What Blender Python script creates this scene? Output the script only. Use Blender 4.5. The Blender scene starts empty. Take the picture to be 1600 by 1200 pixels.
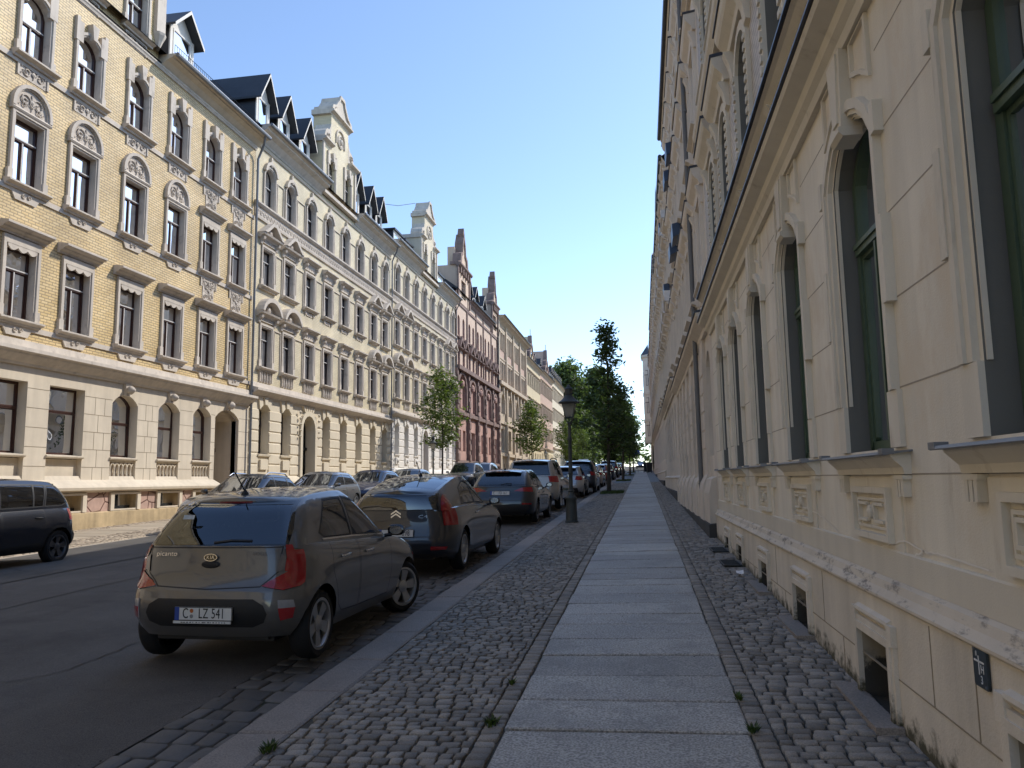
import bpy, bmesh, math, random
from mathutils import Matrix, Vector
import numpy as np
random.seed(7)
R = math.radians
S = bpy.context.scene
COL = S.collection
# ---------------------------------------------------------------- camera
cam = bpy.data.cameras.new('camera'); co = bpy.data.objects.new('camera', cam); COL.objects.link(co)
cam.sensor_width = 36; cam.lens = 36 * 1201 / 1600; cam.clip_end = 4000; cam.clip_start = 0.05
co.matrix_world = Matrix(((0.98597, 0.0352168, 0.1631649, 0), (0.1662538, -0.1198006, -0.9787786, 0),
                          (-0.0149222, 0.9921732, -0.1239747, 1.66), (0, 0, 0, 1)))
S.camera = co
# ---------------------------------------------------------------- light
SUN = Vector((1.0, 0.85, 1.2)).normalized()
el = math.asin(SUN.z); az = math.atan2(SUN.x, SUN.y)
W = bpy.data.worlds.new('World'); S.world = W; W.use_nodes = True
nt = W.node_tree; nt.nodes.clear()
sky = nt.nodes.new('ShaderNodeTexSky'); sky.sky_type = 'NISHITA'; sky.sun_disc = False
sky.sun_elevation = el; sky.sun_rotation = az; sky.altitude = 100; sky.air_density = 0.85; sky.dust_density = 0.35; sky.ozone_density = 2.0
bg = nt.nodes.new('ShaderNodeBackground'); bg.inputs[1].default_value = 0.15
wo = nt.nodes.new('ShaderNodeOutputWorld')
nt.links.new(sky.outputs[0], bg.inputs[0]); nt.links.new(bg.outputs[0], wo.inputs[0])
sl = bpy.data.lights.new('sun', 'SUN'); sl.energy = 2.2; sl.angle = R(0.5); sl.color = (1.0, 0.945, 0.86)
so = bpy.data.objects.new('sun', sl); COL.objects.link(so); so.location = (30, 20, 60)
so.rotation_euler = (-SUN).to_track_quat('-Z', 'Y').to_euler()
S.view_settings.view_transform = 'Standard'; S.view_settings.look = 'None'
S.view_settings.exposure = 0.98; S.view_settings.gamma = 1
S.cycles.max_bounces = 8; S.cycles.diffuse_bounces = 6; S.cycles.transparent_max_bounces = 12

def zg(y):
    if y < 10: return .0265 * y
    if y < 260: return .265 + .0215 * (y - 10)
    return 5.64
# ---------------------------------------------------------------- materials
MATS = {}
def newmat(name):
    m = bpy.data.materials.new(name); m.use_nodes = True
    nt = m.node_tree; b = nt.nodes['Principled BSDF']
    return m, nt, b
def N(nt, t, **kw):
    n = nt.nodes.new(t)
    for k, v in kw.items():
        if isinstance(k, str) and hasattr(n, k): setattr(n, k, v)
    return n
def pm(name, col, rough=.85, var=.18, scale=1.3, bump=.15, bscale=55, metal=0, spec=.4, coat=0, obj=False, streak=0, tint=None, island=0):
    """painted / mineral surface: two octaves of colour noise, fine bump, optional rain streaks and per-stone variation"""
    if name in MATS: return MATS[name]
    m, nt, b = newmat(name); L = nt.links
    if obj:
        vec = N(nt, 'ShaderNodeTexCoord').outputs['Object']
    else:
        vec = N(nt, 'ShaderNodeNewGeometry').outputs['Position']
    n1 = N(nt, 'ShaderNodeTexNoise'); n1.inputs['Scale'].default_value = scale; n1.inputs['Detail'].default_value = 7
    n1.inputs['Roughness'].default_value = .62
    L.new(vec, n1.inputs['Vector'])
    r1 = N(nt, 'ShaderNodeMapRange'); r1.inputs[1].default_value = .3; r1.inputs[2].default_value = .7
    r1.inputs[3].default_value = 1 - var; r1.inputs[4].default_value = 1 + var * .6
    L.new(n1.outputs[0], r1.inputs[0])
    fac = r1.outputs[0]
    if streak:
        mp = N(nt, 'ShaderNodeMapping'); mp.inputs['Scale'].default_value = (3.2, 3.2, .22)
        L.new(vec, mp.inputs[0])
        n2 = N(nt, 'ShaderNodeTexNoise'); n2.inputs['Scale'].default_value = 1.6; n2.inputs['Detail'].default_value = 6
        L.new(mp.outputs[0], n2.inputs['Vector'])
        r2 = N(nt, 'ShaderNodeMapRange'); r2.inputs[1].default_value = .38; r2.inputs[2].default_value = .75
        r2.inputs[3].default_value = 1; r2.inputs[4].default_value = 1 - streak
        L.new(n2.outputs[0], r2.inputs[0])
        mu = N(nt, 'ShaderNodeMath', operation='MULTIPLY'); L.new(fac, mu.inputs[0]); L.new(r2.outputs[0], mu.inputs[1]); fac = mu.outputs[0]
    if island:
        g = N(nt, 'ShaderNodeNewGeometry')
        r3 = N(nt, 'ShaderNodeMapRange'); r3.inputs[3].default_value = 1 - island; r3.inputs[4].default_value = 1 + island
        L.new(g.outputs['Random Per Island'], r3.inputs[0])
        mu = N(nt, 'ShaderNodeMath', operation='MULTIPLY'); L.new(fac, mu.inputs[0]); L.new(r3.outputs[0], mu.inputs[1]); fac = mu.outputs[0]
    vm = N(nt, 'ShaderNodeVectorMath', operation='SCALE'); vm.inputs[0].default_value = col
    L.new(fac, vm.inputs['Scale'])
    out = vm.outputs[0]
    if tint:
        n4 = N(nt, 'ShaderNodeTexNoise'); n4.inputs['Scale'].default_value = scale * .45; n4.inputs['Detail'].default_value = 5
        L.new(vec, n4.inputs['Vector'])
        r4 = N(nt, 'ShaderNodeMapRange'); r4.inputs[1].default_value = .5; r4.inputs[2].default_value = .72; L.new(n4.outputs[0], r4.inputs[0])
        mx = N(nt, 'ShaderNodeMix', data_type='RGBA'); L.new(r4.outputs[0], mx.inputs[0]); L.new(out, mx.inputs[6])
        mx.inputs[7].default_value = (*tint, 1); out = mx.outputs[2]
    L.new(out, b.inputs['Base Color'])
    b.inputs['Roughness'].default_value = rough; b.inputs['Metallic'].default_value = metal
    b.inputs['Specular IOR Level'].default_value = spec; b.inputs['Coat Weight'].default_value = coat
    b.inputs['Coat Roughness'].default_value = .04
    if bump:
        nb = N(nt, 'ShaderNodeTexNoise'); nb.inputs['Scale'].default_value = bscale; nb.inputs['Detail'].default_value = 5
        L.new(vec, nb.inputs['Vector'])
        bp = N(nt, 'ShaderNodeBump'); bp.inputs['Strength'].default_value = bump; bp.inputs['Distance'].default_value = .01
        L.new(nb.outputs[0], bp.inputs['Height']); L.new(bp.outputs[0], b.inputs['Normal'])
    MATS[name] = m
    return m
def brickmat(name, c1, c2, mortar, bw=.25, bh=.078, ms=.012, rough=.6, off=.5, bump=.5, swap='YZ', var=.25):
    if name in MATS: return MATS[name]
    m, nt, b = newmat(name); L = nt.links
    g = N(nt, 'ShaderNodeNewGeometry'); sp = N(nt, 'ShaderNodeSeparateXYZ'); L.new(g.outputs['Position'], sp.inputs[0])
    cb = N(nt, 'ShaderNodeCombineXYZ')
    a, c = swap
    L.new(sp.outputs[a], cb.inputs[0]); L.new(sp.outputs[c], cb.inputs[1])
    bt = N(nt, 'ShaderNodeTexBrick'); L.new(cb.outputs[0], bt.inputs['Vector'])
    bt.inputs['Color1'].default_value = (*c1, 1); bt.inputs['Color2'].default_value = (*c2, 1); bt.inputs['Mortar'].default_value = (*mortar, 1)
    bt.inputs['Scale'].default_value = 1; bt.inputs['Brick Width'].default_value = bw; bt.inputs['Row Height'].default_value = bh
    bt.inputs['Mortar Size'].default_value = ms; bt.inputs['Mortar Smooth'].default_value = .2; bt.inputs['Bias'].default_value = 0
    bt.offset = off
    n1 = N(nt, 'ShaderNodeTexNoise'); n1.inputs['Scale'].default_value = .9; n1.inputs['Detail'].default_value = 8
    L.new(g.outputs['Position'], n1.inputs['Vector'])
    r1 = N(nt, 'ShaderNodeMapRange'); r1.inputs[1].default_value = .3; r1.inputs[2].default_value = .7; r1.inputs[3].default_value = 1 - var; r1.inputs[4].default_value = 1.1
    L.new(n1.outputs[0], r1.inputs[0])
    vm = N(nt, 'ShaderNodeVectorMath', operation='SCALE'); L.new(bt.outputs['Color'], vm.inputs[0]); L.new(r1.outputs[0], vm.inputs['Scale'])
    L.new(vm.outputs[0], b.inputs['Base Color']); b.inputs['Roughness'].default_value = rough
    bp = N(nt, 'ShaderNodeBump'); bp.inputs['Strength'].default_value = bump; bp.inputs['Distance'].default_value = .012; bp.invert = True
    L.new(bt.outputs['Fac'], bp.inputs['Height']); L.new(bp.outputs[0], b.inputs['Normal'])
    MATS[name] = m
    return m
def glassmat(name, tint=(.02, .025, .03), transp=.0, rough=.02, wav=.02, wscale=1.2, spec=.5, facmin=.06):
    """window glass: glossy by Fresnel over a see-through (or dark, closed) back"""
    if name in MATS: return MATS[name]
    m, nt, b = newmat(name); L = nt.links
    o = nt.nodes['Material Output']; nt.nodes.remove(b)
    gl = N(nt, 'ShaderNodeBsdfGlossy'); gl.inputs['Roughness'].default_value = rough; gl.inputs['Color'].default_value = (.92, .95, 1, 1)
    tc = N(nt, 'ShaderNodeTexCoord')
    nz = N(nt, 'ShaderNodeTexNoise'); nz.inputs['Scale'].default_value = wscale; nz.inputs['Detail'].default_value = 1; L.new(tc.outputs['Object'], nz.inputs['Vector'])
    bp = N(nt, 'ShaderNodeBump'); bp.inputs['Strength'].default_value = wav; bp.inputs['Distance'].default_value = .3
    L.new(nz.outputs[0], bp.inputs['Height']); L.new(bp.outputs[0], gl.inputs['Normal'])
    if transp: bk = N(nt, 'ShaderNodeBsdfTransparent'); bk.inputs[0].default_value = (transp, transp * 1.02, transp * 1.0, 1)
    else: bk = N(nt, 'ShaderNodeBsdfDiffuse'); bk.inputs[0].default_value = (*tint, 1)
    fr = N(nt, 'ShaderNodeFresnel'); fr.inputs[0].default_value = 1.55
    mr = N(nt, 'ShaderNodeMapRange'); mr.inputs[3].default_value = facmin; mr.inputs[4].default_value = 1; L.new(fr.outputs[0], mr.inputs[0])
    mx = N(nt, 'ShaderNodeMixShader'); L.new(mr.outputs[0], mx.inputs[0]); L.new(bk.outputs[0], mx.inputs[1]); L.new(gl.outputs[0], mx.inputs[2])
    L.new(mx.outputs[0], o.inputs[0])
    MATS[name] = m
    return m
def emat(name, col, strength):
    m, nt, b = newmat(name); b.inputs['Base Color'].default_value = (*col, 1)
    b.inputs['Emission Color'].default_value = (*col, 1); b.inputs['Emission Strength'].default_value = strength
    return m
# ---------------------------------------------------------------- mesh builder
def outline(w, h, rise=0, n=8, v0=0, uc=0):
    """window shape in (u, v), from bottom left, over the arch, to bottom right"""
    pts = [(uc - w / 2, v0)]
    if rise <= 0: pts += [(uc - w / 2, v0 + h), (uc + w / 2, v0 + h)]
    else:
        a = w / 2; r = (a * a + rise * rise) / (2 * rise); cv = v0 + h + rise - r
        t0 = math.asin(min(1, a / r))
        if rise > a - 1e-6: t0 = math.pi / 2
        for i in range(n + 1):
            t = -t0 + 2 * t0 * i / n
            pts.append((uc + r * math.sin(t), cv + r * math.cos(t)))
    pts.append((uc + w / 2, v0))
    return pts
class MB:
    def __init__(s, T=None): s.v = []; s.f = []; s.m = []; s.T = T
    def P(s, p):
        s.v.append(s.T(p) if s.T else p); return len(s.v) - 1
    def face(s, pts, m=0):
        s.f.append([s.P(p) for p in pts]); s.m.append(m)
    def fi(s, idx, m=0): s.f.append(list(idx)); s.m.append(m)
    def box(s, x0, x1, y0, y1, z0, z1, m=0, bottom=True):
        i = [s.P(p) for p in ((x0, y0, z0), (x1, y0, z0), (x1, y1, z0), (x0, y1, z0), (x0, y0, z1), (x1, y0, z1), (x1, y1, z1), (x0, y1, z1))]
        for q in ((4, 5, 6, 7), (0, 1, 5, 4), (1, 2, 6, 5), (2, 3, 7, 6), (3, 0, 4, 7)) + (((3, 2, 1, 0),) if bottom else ()):
            s.fi([i[k] for k in q], m)
    def mould(s, prof, u0, u1, m=0, caps=True):
        """profile [(w, v)...] run along u"""
        a = [s.P((w, u0, v)) for w, v in prof]; b = [s.P((w, u1, v)) for w, v in prof]
        for i in range(len(prof) - 1): s.fi((a[i], b[i], b[i + 1], a[i + 1]), m)
        if caps: s.fi(a, m); s.fi(b[::-1], m)
    def ring(s, o, i, w0, w1, m=0, inner=True, outer=True):
        """frame between two open outlines (same length), front at w1"""
        n = len(o)
        O1 = [s.P((w1, u, v)) for u, v in o]; I1 = [s.P((w1, u, v)) for u, v in i]
        O0 = [s.P((w0, u, v)) for u, v in o]; I0 = [s.P((w0, u, v)) for u, v in i]
        for k in range(n - 1):
            s.fi((O1[k], O1[k + 1], I1[k + 1], I1[k]), m)
            if inner: s.fi((I1[k], I1[k + 1], I0[k + 1], I0[k]), m)
            if outer: s.fi((O0[k], O0[k + 1], O1[k + 1], O1[k]), m)
        s.fi((O1[0], I1[0], I0[0], O0[0]), m); s.fi((O1[-1], O0[-1], I0[-1], I1[-1]), m)
    def poly(s, o, w, m=0): s.face([(w, u, v) for u, v in o], m)
    def prism(s, o, w0, w1, m=0):
        n = len(o); A = [s.P((w1, u, v)) for u, v in o]; B = [s.P((w0, u, v)) for u, v in o]
        s.fi(A, m); s.fi(B[::-1], m)
        for k in range(n): s.fi((A[k], B[k], B[(k + 1) % n], A[(k + 1) % n]), m)
    def tube(s, path, r, n=6, m=0, caps=True, radii=None):
        path = [Vector(p) for p in path]; rings = []
        up = Vector((0, 0, 1))
        for i, p in enumerate(path):
            d = (path[min(i + 1, len(path) - 1)] - path[max(i - 1, 0)]).normalized()
            a = d.cross(up)
            if a.length < 1e-3: a = d.cross(Vector((1, 0, 0)))
            a.normalize(); b = d.cross(a)
            rr = radii[i] if radii else r
            rings.append([s.P(tuple(p + a * (rr * math.cos(2 * math.pi * k / n)) + b * (rr * math.sin(2 * math.pi * k / n)))) for k in range(n)])
        for i in range(len(rings) - 1):
            for k in range(n): s.fi((rings[i][k], rings[i][(k + 1) % n], rings[i + 1][(k + 1) % n], rings[i + 1][k]), m)
        if caps: s.fi(rings[0][::-1], m); s.fi(rings[-1], m)
    def lathe(s, prof, n=12, c=(0, 0, 0), m=0, axis='z', rot=0, caps=True):
        rings = []
        for r, z in prof:
            rg = []
            for k in range(n):
                a = 2 * math.pi * k / n + rot; p = (r * math.cos(a), r * math.sin(a), z)
                if axis == 'x': p = (z, p[0], p[1])
                rg.append(s.P((p[0] + c[0], p[1] + c[1], p[2] + c[2])))
            rings.append(rg)
        for i in range(len(rings) - 1):
            for k in range(n): s.fi((rings[i][k], rings[i][(k + 1) % n], rings[i + 1][(k + 1) % n], rings[i + 1][k]), m)
        if caps: s.fi(rings[0][::-1], m); s.fi(rings[-1], m)
    def mesh(s, name, mats, smooth=None):
        me = bpy.data.meshes.new(name); me.from_pydata(s.v, [], s.f)
        for x in (mats if isinstance(mats, (list, tuple)) else [mats]): me.materials.append(x)
        me.polygons.foreach_set('material_index', s.m)
        if smooth is not None: smooth_mesh(me, smooth)
        me.update(); return me
    def build(s, name, mats, parent=None, loc=(0, 0, 0), smooth=None, rot=None):
        return link(name, s.mesh(name, mats, smooth), parent, loc, rot)
def smooth_mesh(me, ang):
    bm = bmesh.new(); bm.from_mesh(me)
    bmesh.ops.remove_doubles(bm, verts=bm.verts, dist=2e-4)
    for f in bm.faces: f.smooth = True
    for e in bm.edges:
        e.smooth = not (len(e.link_faces) == 2 and e.calc_face_angle(0) > R(ang))
    bm.to_mesh(me); bm.free()
def link(name, data, parent=None, loc=(0, 0, 0), rot=None):
    o = bpy.data.objects.new(name, data); COL.objects.link(o)
    if parent: o.parent = parent
    o.location = loc
    if rot: o.rotation_euler = rot
    return o
def tag(o, label=None, cat=None, group=None, kind=None):
    if label: o['label'] = label
    if cat: o['category'] = cat
    if group: o['group'] = group
    if kind: o['kind'] = kind
    return o
def thing(name, label, cat, loc, rotz=0, group=None):
    o = link(name, None, None, loc, (0, 0, rotz)); o.empty_display_size = .3
    return tag(o, label, cat, group)
def kids(o): return [c for c in bpy.data.objects if c.parent == o]
def copy_tree(o, parent=None, children=None):
    c = o.copy(); COL.objects.link(c); c.parent = parent
    for ch in (o.children_recursive and [x for x in o.children]): copy_tree(ch, c)
    return c
def text_mesh(txt, size, mat, extr=.002, font=None, align='CENTER', spacing=1):
    cu = bpy.data.curves.new('lettering', 'FONT'); cu.body = txt; cu.size = size; cu.extrude = extr
    cu.align_x = align; cu.align_y = 'CENTER'; cu.space_character = spacing
    o = bpy.data.objects.new('lettering', cu); COL.objects.link(o)
    dg = bpy.context.evaluated_depsgraph_get(); dg.update()
    me = bpy.data.meshes.new_from_object(o.evaluated_get(dg)); me.materials.clear(); me.materials.append(mat)
    bpy.data.objects.remove(o); bpy.data.curves.remove(cu)
    return me
# ================================================================= GROUND
asph = pm('asphalt', (.108, .098, .088), rough=.9, var=.3, scale=.6, bump=.6, bscale=160, tint=(.12, .108, .096))
granite_flag = pm('granite_flag', (.335, .31, .272), rough=.62, var=.10, scale=1.1, bump=.35, bscale=120, island=.2, tint=(.255, .24, .215))
granite_kerb = pm('granite_kerb', (.255, .22, .188), rough=.75, var=.12, scale=.9, bump=.3, bscale=120, island=.1)
cobble = pm('cobble_granite', (.235, .21, .178), rough=.75, var=.16, scale=6, bump=.5, bscale=60, island=.34)
joint_sand = pm('joint_sand', (.075, .066, .052), rough=.95, var=.3, scale=4, bump=.6, bscale=90, tint=(.032, .036, .018))
sandy = pm('sandy_paving', (.38, .31, .22), rough=.9, var=.2, scale=.8, bump=.4, bscale=60, tint=(.30, .24, .17))
def speckle(m, amt=.3, scale=260):
    nt = m.node_tree; b = nt.nodes['Principled BSDF']; L = nt.links
    src = b.inputs['Base Color'].links[0].from_socket
    g = N(nt, 'ShaderNodeNewGeometry'); v = N(nt, 'ShaderNodeTexNoise'); v.inputs['Scale'].default_value = scale; v.inputs['Detail'].default_value = 2
    L.new(g.outputs['Position'], v.inputs['Vector'])
    r = N(nt, 'ShaderNodeMapRange'); r.inputs[1].default_value = .35; r.inputs[2].default_value = .65; r.inputs[3].default_value = 1 - amt; r.inputs[4].default_value = 1 + amt
    L.new(v.outputs[0], r.inputs[0])
    vm = N(nt, 'ShaderNodeVectorMath', operation='SCALE'); L.new(src, vm.inputs[0]); L.new(r.outputs[0], vm.inputs['Scale']); L.new(vm.outputs[0], b.inputs['Base Color'])
speckle(granite_flag, .42, 70); speckle(granite_kerb, .22, 90); speckle(asph, .28, 110); speckle(cobble, .2, 120)
def sheet(name, xs, ys, zf, mat, kind='structure'):
    mb = MB()
    idx = [[mb.P((x, y, zf(x, y))) for x in xs] for y in ys]
    for j in range(len(ys) - 1):
        for i in range(len(xs) - 1): mb.fi((idx[j][i], idx[j][i + 1], idx[j + 1][i + 1], idx[j + 1][i]))
    return tag(mb.build(name, mat), kind=kind)
YS = [-30, -12, -5, 0, 3, 6, 10, 15, 20, 30, 45, 60, 80, 100, 130, 160, 200, 260]
XK0, XK1, XC0, XS0, XS1, XW = -2.64, -2.27, -2.25, -.915, .585, 1.45
XLK, XLP = -13.0, -17.0
def zroad(x, y):
    c = -7.8
    return zg(y) - .045 - .0042 * (x - c) ** 2 * .9
sheet('ground', [-900, -200, -60, -17, 1.4, 60, 200, 900], [-300, -30, 0, 10, 60, 130, 260, 500, 1500], lambda x, y: zg(y) - .35, pm('bare_earth', (.10, .09, .06), var=.3, scale=.05))
sheet('road', [XLK - .05, -12, -11, -10, -9, -7.8, -6.5, -5, -4, -3.3], YS, zroad, asph)
sheet('gutter_bed', [-3.3, XK0], YS, lambda x, y: zroad(x, y) - .008, joint_sand)
def zp(x, y): return zg(y) + .02 * x
sheet('pavement_bed', [XK1 - .02, XW + .2], YS, lambda x, y: zp(x, y) - .018, joint_sand)
# kerb stones, flagstones
def slab_run(name, x0, x1, joints, zf, mat, thick, gap=.006, bev=.012, jit=.004, side=.0):
    mb = MB()
    for a, b in zip(joints[:-1], joints[1:]):
        dz = random.uniform(-jit, jit); tx = random.uniform(-jit, jit) * .8
        a2, b2 = a + gap, b - gap
        xa, xb = x0 + random.uniform(0, side), x1 - random.uniform(0, side)
        def q(x, y, d): return (x, y, zf(x, y) + dz + tx * (1 if x > (x0 + x1) / 2 else -1) - d)
        T = [mb.P(q(x, y, 0)) for x, y in ((xa + bev, a2 + bev), (xb - bev, a2 + bev), (xb - bev, b2 - bev), (xa + bev, b2 - bev))]
        M = [mb.P(q(x, y, bev * .6)) for x, y in ((xa, a2), (xb, a2), (xb, b2), (xa, b2))]
        B = [mb.P(q(x, y, thick)) for x, y in ((xa, a2), (xb, a2), (xb, b2), (xa, b2))]
        mb.fi(T)
        for k in range(4):
            mb.fi((M[k], M[(k + 1) % 4], T[(k + 1) % 4], T[k])); mb.fi((B[k], B[(k + 1) % 4], M[(k + 1) % 4], M[k]))
    return tag(mb.build(name, mat), kind='structure')
j = [-4.0, -3.3, -2.65, -1.95, -1.3, -.6, 0, .62, 1.25, 1.9, 2.5, 3.1, 3.72, 4.31, 4.97, 5.56, 6.18, 6.81, 7.40, 8.04, 8.56]
y = 8.56
while y < 132:
    y += random.choice([.55, .62, .62, .66, .7, .5, 1.0]); j.append(y)
slab_run('flagstone_path', XS0, XS1, j, zp, granite_flag, .06, gap=.010, jit=.006, side=.012)
j = [-6]; y = -6
while y < 135: y += random.uniform(.85, 1.15); j.append(y)
slab_run('kerb', XK0, XK1, j, zp, granite_kerb, .2, gap=.004, bev=.02, jit=.003)
# cobbles: one paved surface of separately shaped stones
def cobbles(name, x0, x1, y0, y1, zf, mat, sx=.112, sy=.084, edge=None, dome=.0045, gapx=.0085):
    mb = MB(); V = mb.v; F = mb.f
    y = y0
    cols = []
    while y < y1:
        far = y > 26
        row = sy * random.uniform(.86, 1.15)
        x = x0 + random.uniform(-.05, 0)
        xs_e = edge
        while x < x1 - .03:
            w = sx * random.uniform(.72, 1.28)
            if x + w > x1 - .04: w = x1 - x
            xa = max(x, x0); xb = x + w
            g = gapx * random.uniform(.45, 1.0)
            cx, cy = (xa + xb) / 2, y + row / 2 + random.uniform(-.008, .008)
            hw, hh = (xb - xa) / 2 - g, row / 2 - g * .75
            if hw < .015: x += w; continue
            dz = random.uniform(-.005, .005); tl = random.uniform(-.04, .04); tm = random.uniform(-.04, .04)
            base = len(V); n = 8
            sk = random.uniform(-.09, .09)
            rr = [random.uniform(.91, 1.04) for _ in range(n)]
            shp = ((-1, -.78), (-.88, -1), (.88, -1), (1, -.78), (1, .78), (.88, 1), (-.88, 1), (-1, .78)) if not far else ((-1, -.8), (-.8, -1), (.8, -1), (1, -.8), (1, .8), (.8, 1), (-.8, 1), (-1, .8))
            for lev, sc, d in ((0, 1.0, .03), (1, .985, .005), (2, .90, -.0)):
                for k, (a, b) in enumerate(shp):
                    px = cx + (a * hw + sk * b * hh) * sc * rr[k]; py = cy + (b * hh) * sc * rr[k]
                    V.append((px, py, zf(px, py) + dz - d + (dome * .5 if lev == 2 else 0) + tl * a * hw + tm * b * hh))
            for l in (0, 1):
                for k in range(n):
                    F.append([base + l * n + k, base + l * n + (k + 1) % n, base + (l + 1) * n + (k + 1) % n, base + (l + 1) * n + k])
            F.append([base + 2 * n + k for k in range(n)])
            x += w
        y += row
    mb.m = [0] * len(F)
    me = mb.mesh(name, mat)
    me.polygons.foreach_set('use_smooth', [True] * len(F))
    return tag(link(name, me), kind='structure')
def blotch(m, col, lo, hi, scale):
    nt = m.node_tree; b = nt.nodes['Principled BSDF']; L = nt.links; src = b.inputs['Base Color'].links[0].from_socket
    g = N(nt, 'ShaderNodeNewGeometry'); v = N(nt, 'ShaderNodeTexNoise'); v.inputs['Scale'].default_value = scale; v.inputs['Detail'].default_value = 9; v.inputs['Roughness'].default_value = .65; L.new(g.outputs['Position'], v.inputs['Vector'])
    r = N(nt, 'ShaderNodeMapRange'); r.inputs[1].default_value = lo; r.inputs[2].default_value = hi; r.inputs[4].default_value = .75; L.new(v.outputs[0], r.inputs[0])
    mx = N(nt, 'ShaderNodeMix', data_type='RGBA'); L.new(r.outputs[0], mx.inputs[0]); L.new(src, mx.inputs[6]); mx.inputs[7].default_value = (*col, 1); L.new(mx.outputs[2], b.inputs['Base Color'])
blotch(granite_flag, (.17, .158, .14), .50, .72, 1.9); blotch(granite_flag, (.12, .11, .10), .66, .72, 9); blotch(granite_kerb, (.16, .14, .12), .52, .75, 2.2); blotch(asph, (.055, .05, .046), .52, .70, .9); blotch(asph, (.15, .137, .12), .60, .78, .35)
cobbles('cobble_strip', XC0, -1.05, 1.5, 60, zp, cobble)
cobbles('cobble_edging', -1.052, XS0 + .004, 1.5, 60, zp, cobble, sx=.3, sy=.10)
cobbles('cobble_edging', XS1 - .004, XS1 + .134, 1.5, 60, zp, cobble, sx=.3, sy=.095)
cobbles('cobble_strip', XS1 + .13, XW + .03, 1.5, 60, zp, cobble, sx=.128, sy=.092)
cobbles('gutter', -3.3, XK0 - .01, 1.5, 45, lambda x, y: zroad(x, y) + .004, pm('gutter_granite', (.12, .112, .103), rough=.8, var=.16, scale=6, bump=.5, bscale=60, island=.25), sx=.20, sy=.22, gapx=.008, dome=.003)
far_c = brickmat('far_cobbles', (.13, .13, .125), (.09, .09, .088), (.03, .03, .028), .13, .1, .014, swap='XY')
sheet('cobble_strip', [XC0, -.93], [60, 80, 100, 132], lambda x, y: zp(x, y) - .002, far_c)
sheet('cobble_strip', [XS1 + .01, XW + .1], [60, 80, 100, 132], lambda x, y: zp(x, y) - .002, far_c)
# left pavement: kerb, sandy setts, flag strip
def zl(x, y): return zg(y) - .16 + .006 * (XLK - x)
j = [-10]; y = -10
while y < 172: y += random.uniform(.9, 1.2); j.append(y)
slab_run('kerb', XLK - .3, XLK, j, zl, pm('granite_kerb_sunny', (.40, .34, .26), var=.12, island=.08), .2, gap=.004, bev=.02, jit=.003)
sheet('pavement', [XLP - .3, XLK - .3], YS[:-2] + [172], lambda x, y: zl(x, y) - .01, sandy)
j = [-10]; y = -10
while y < 172: y += random.uniform(.6, 1.0); j.append(y)
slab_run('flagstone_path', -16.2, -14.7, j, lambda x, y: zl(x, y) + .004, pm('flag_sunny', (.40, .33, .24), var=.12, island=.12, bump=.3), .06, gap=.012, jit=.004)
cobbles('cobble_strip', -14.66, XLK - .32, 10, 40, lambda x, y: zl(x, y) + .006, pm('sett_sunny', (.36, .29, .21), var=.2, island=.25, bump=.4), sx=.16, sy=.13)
cobbles('cobble_strip', -16.98, -16.24, 10, 40, lambda x, y: zl(x, y) + .006, MATS['sett_sunny'], sx=.16, sy=.13)
# tar seam across the road and a darker repair
m_tar = pm('tar_seam', (.018, .018, .018), rough=.7, var=.2)
mb = MB()
def seam(pts, w):
    for (x0, y0), (x1, y1) in zip(pts[:-1], pts[1:]):
        mb.face([(x0, y0, zroad(x0, y0) + .004), (x1, y1, zroad(x1, y1) + .004), (x1 + w * .2, y1 + w, zroad(x1, y1 + w) + .004), (x0 + w * .2, y0 + w, zroad(x0, y0 + w) + .004)])
pts = [(-7.8 + .02 * math.sin(i), 4 + i * 1.2) for i in range(40)]
for (x0, y0), (x1, y1) in zip(pts[:-1], pts[1:]):
    mb.face([(x0, y0, zroad(x0, y0) + .004), (x0 + .035, y0, zroad(x0, y0) + .004), (x1 + .035, y1, zroad(x1, y1) + .004), (x1, y1, zroad(x1, y1) + .004)])
pts = [(-9.6 + .03 * math.sin(i * 1.7), 8 + i * 1.2) for i in range(30)]
for (x0, y0), (x1, y1) in zip(pts[:-1], pts[1:]):
    mb.face([(x0, y0, zroad(x0, y0) + .004), (x0 + .03, y0, zroad(x0, y0) + .004), (x1 + .03, y1, zroad(x1, y1) + .004), (x1, y1, zroad(x1, y1) + .004)])
tag(mb.build('road_seam', m_tar), kind='structure')
sheet('road_patch', [-7.7, -6, -4.6, -3.4], [1.0, 2.5, 4.2], lambda x, y: zroad(x, y) + .005, pm('asphalt_patch', (.08, .073, .066), rough=.9, var=.2, bump=.6, bscale=150))
sheet('road_patch', [-12.9, -11.5, -9.65], [8, 11, 14, 18, 22, 26], lambda x, y: zroad(x, y) + .005, pm('asphalt_old', (.10, .092, .082), rough=.9, var=.25, bump=.6, bscale=150))

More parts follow.
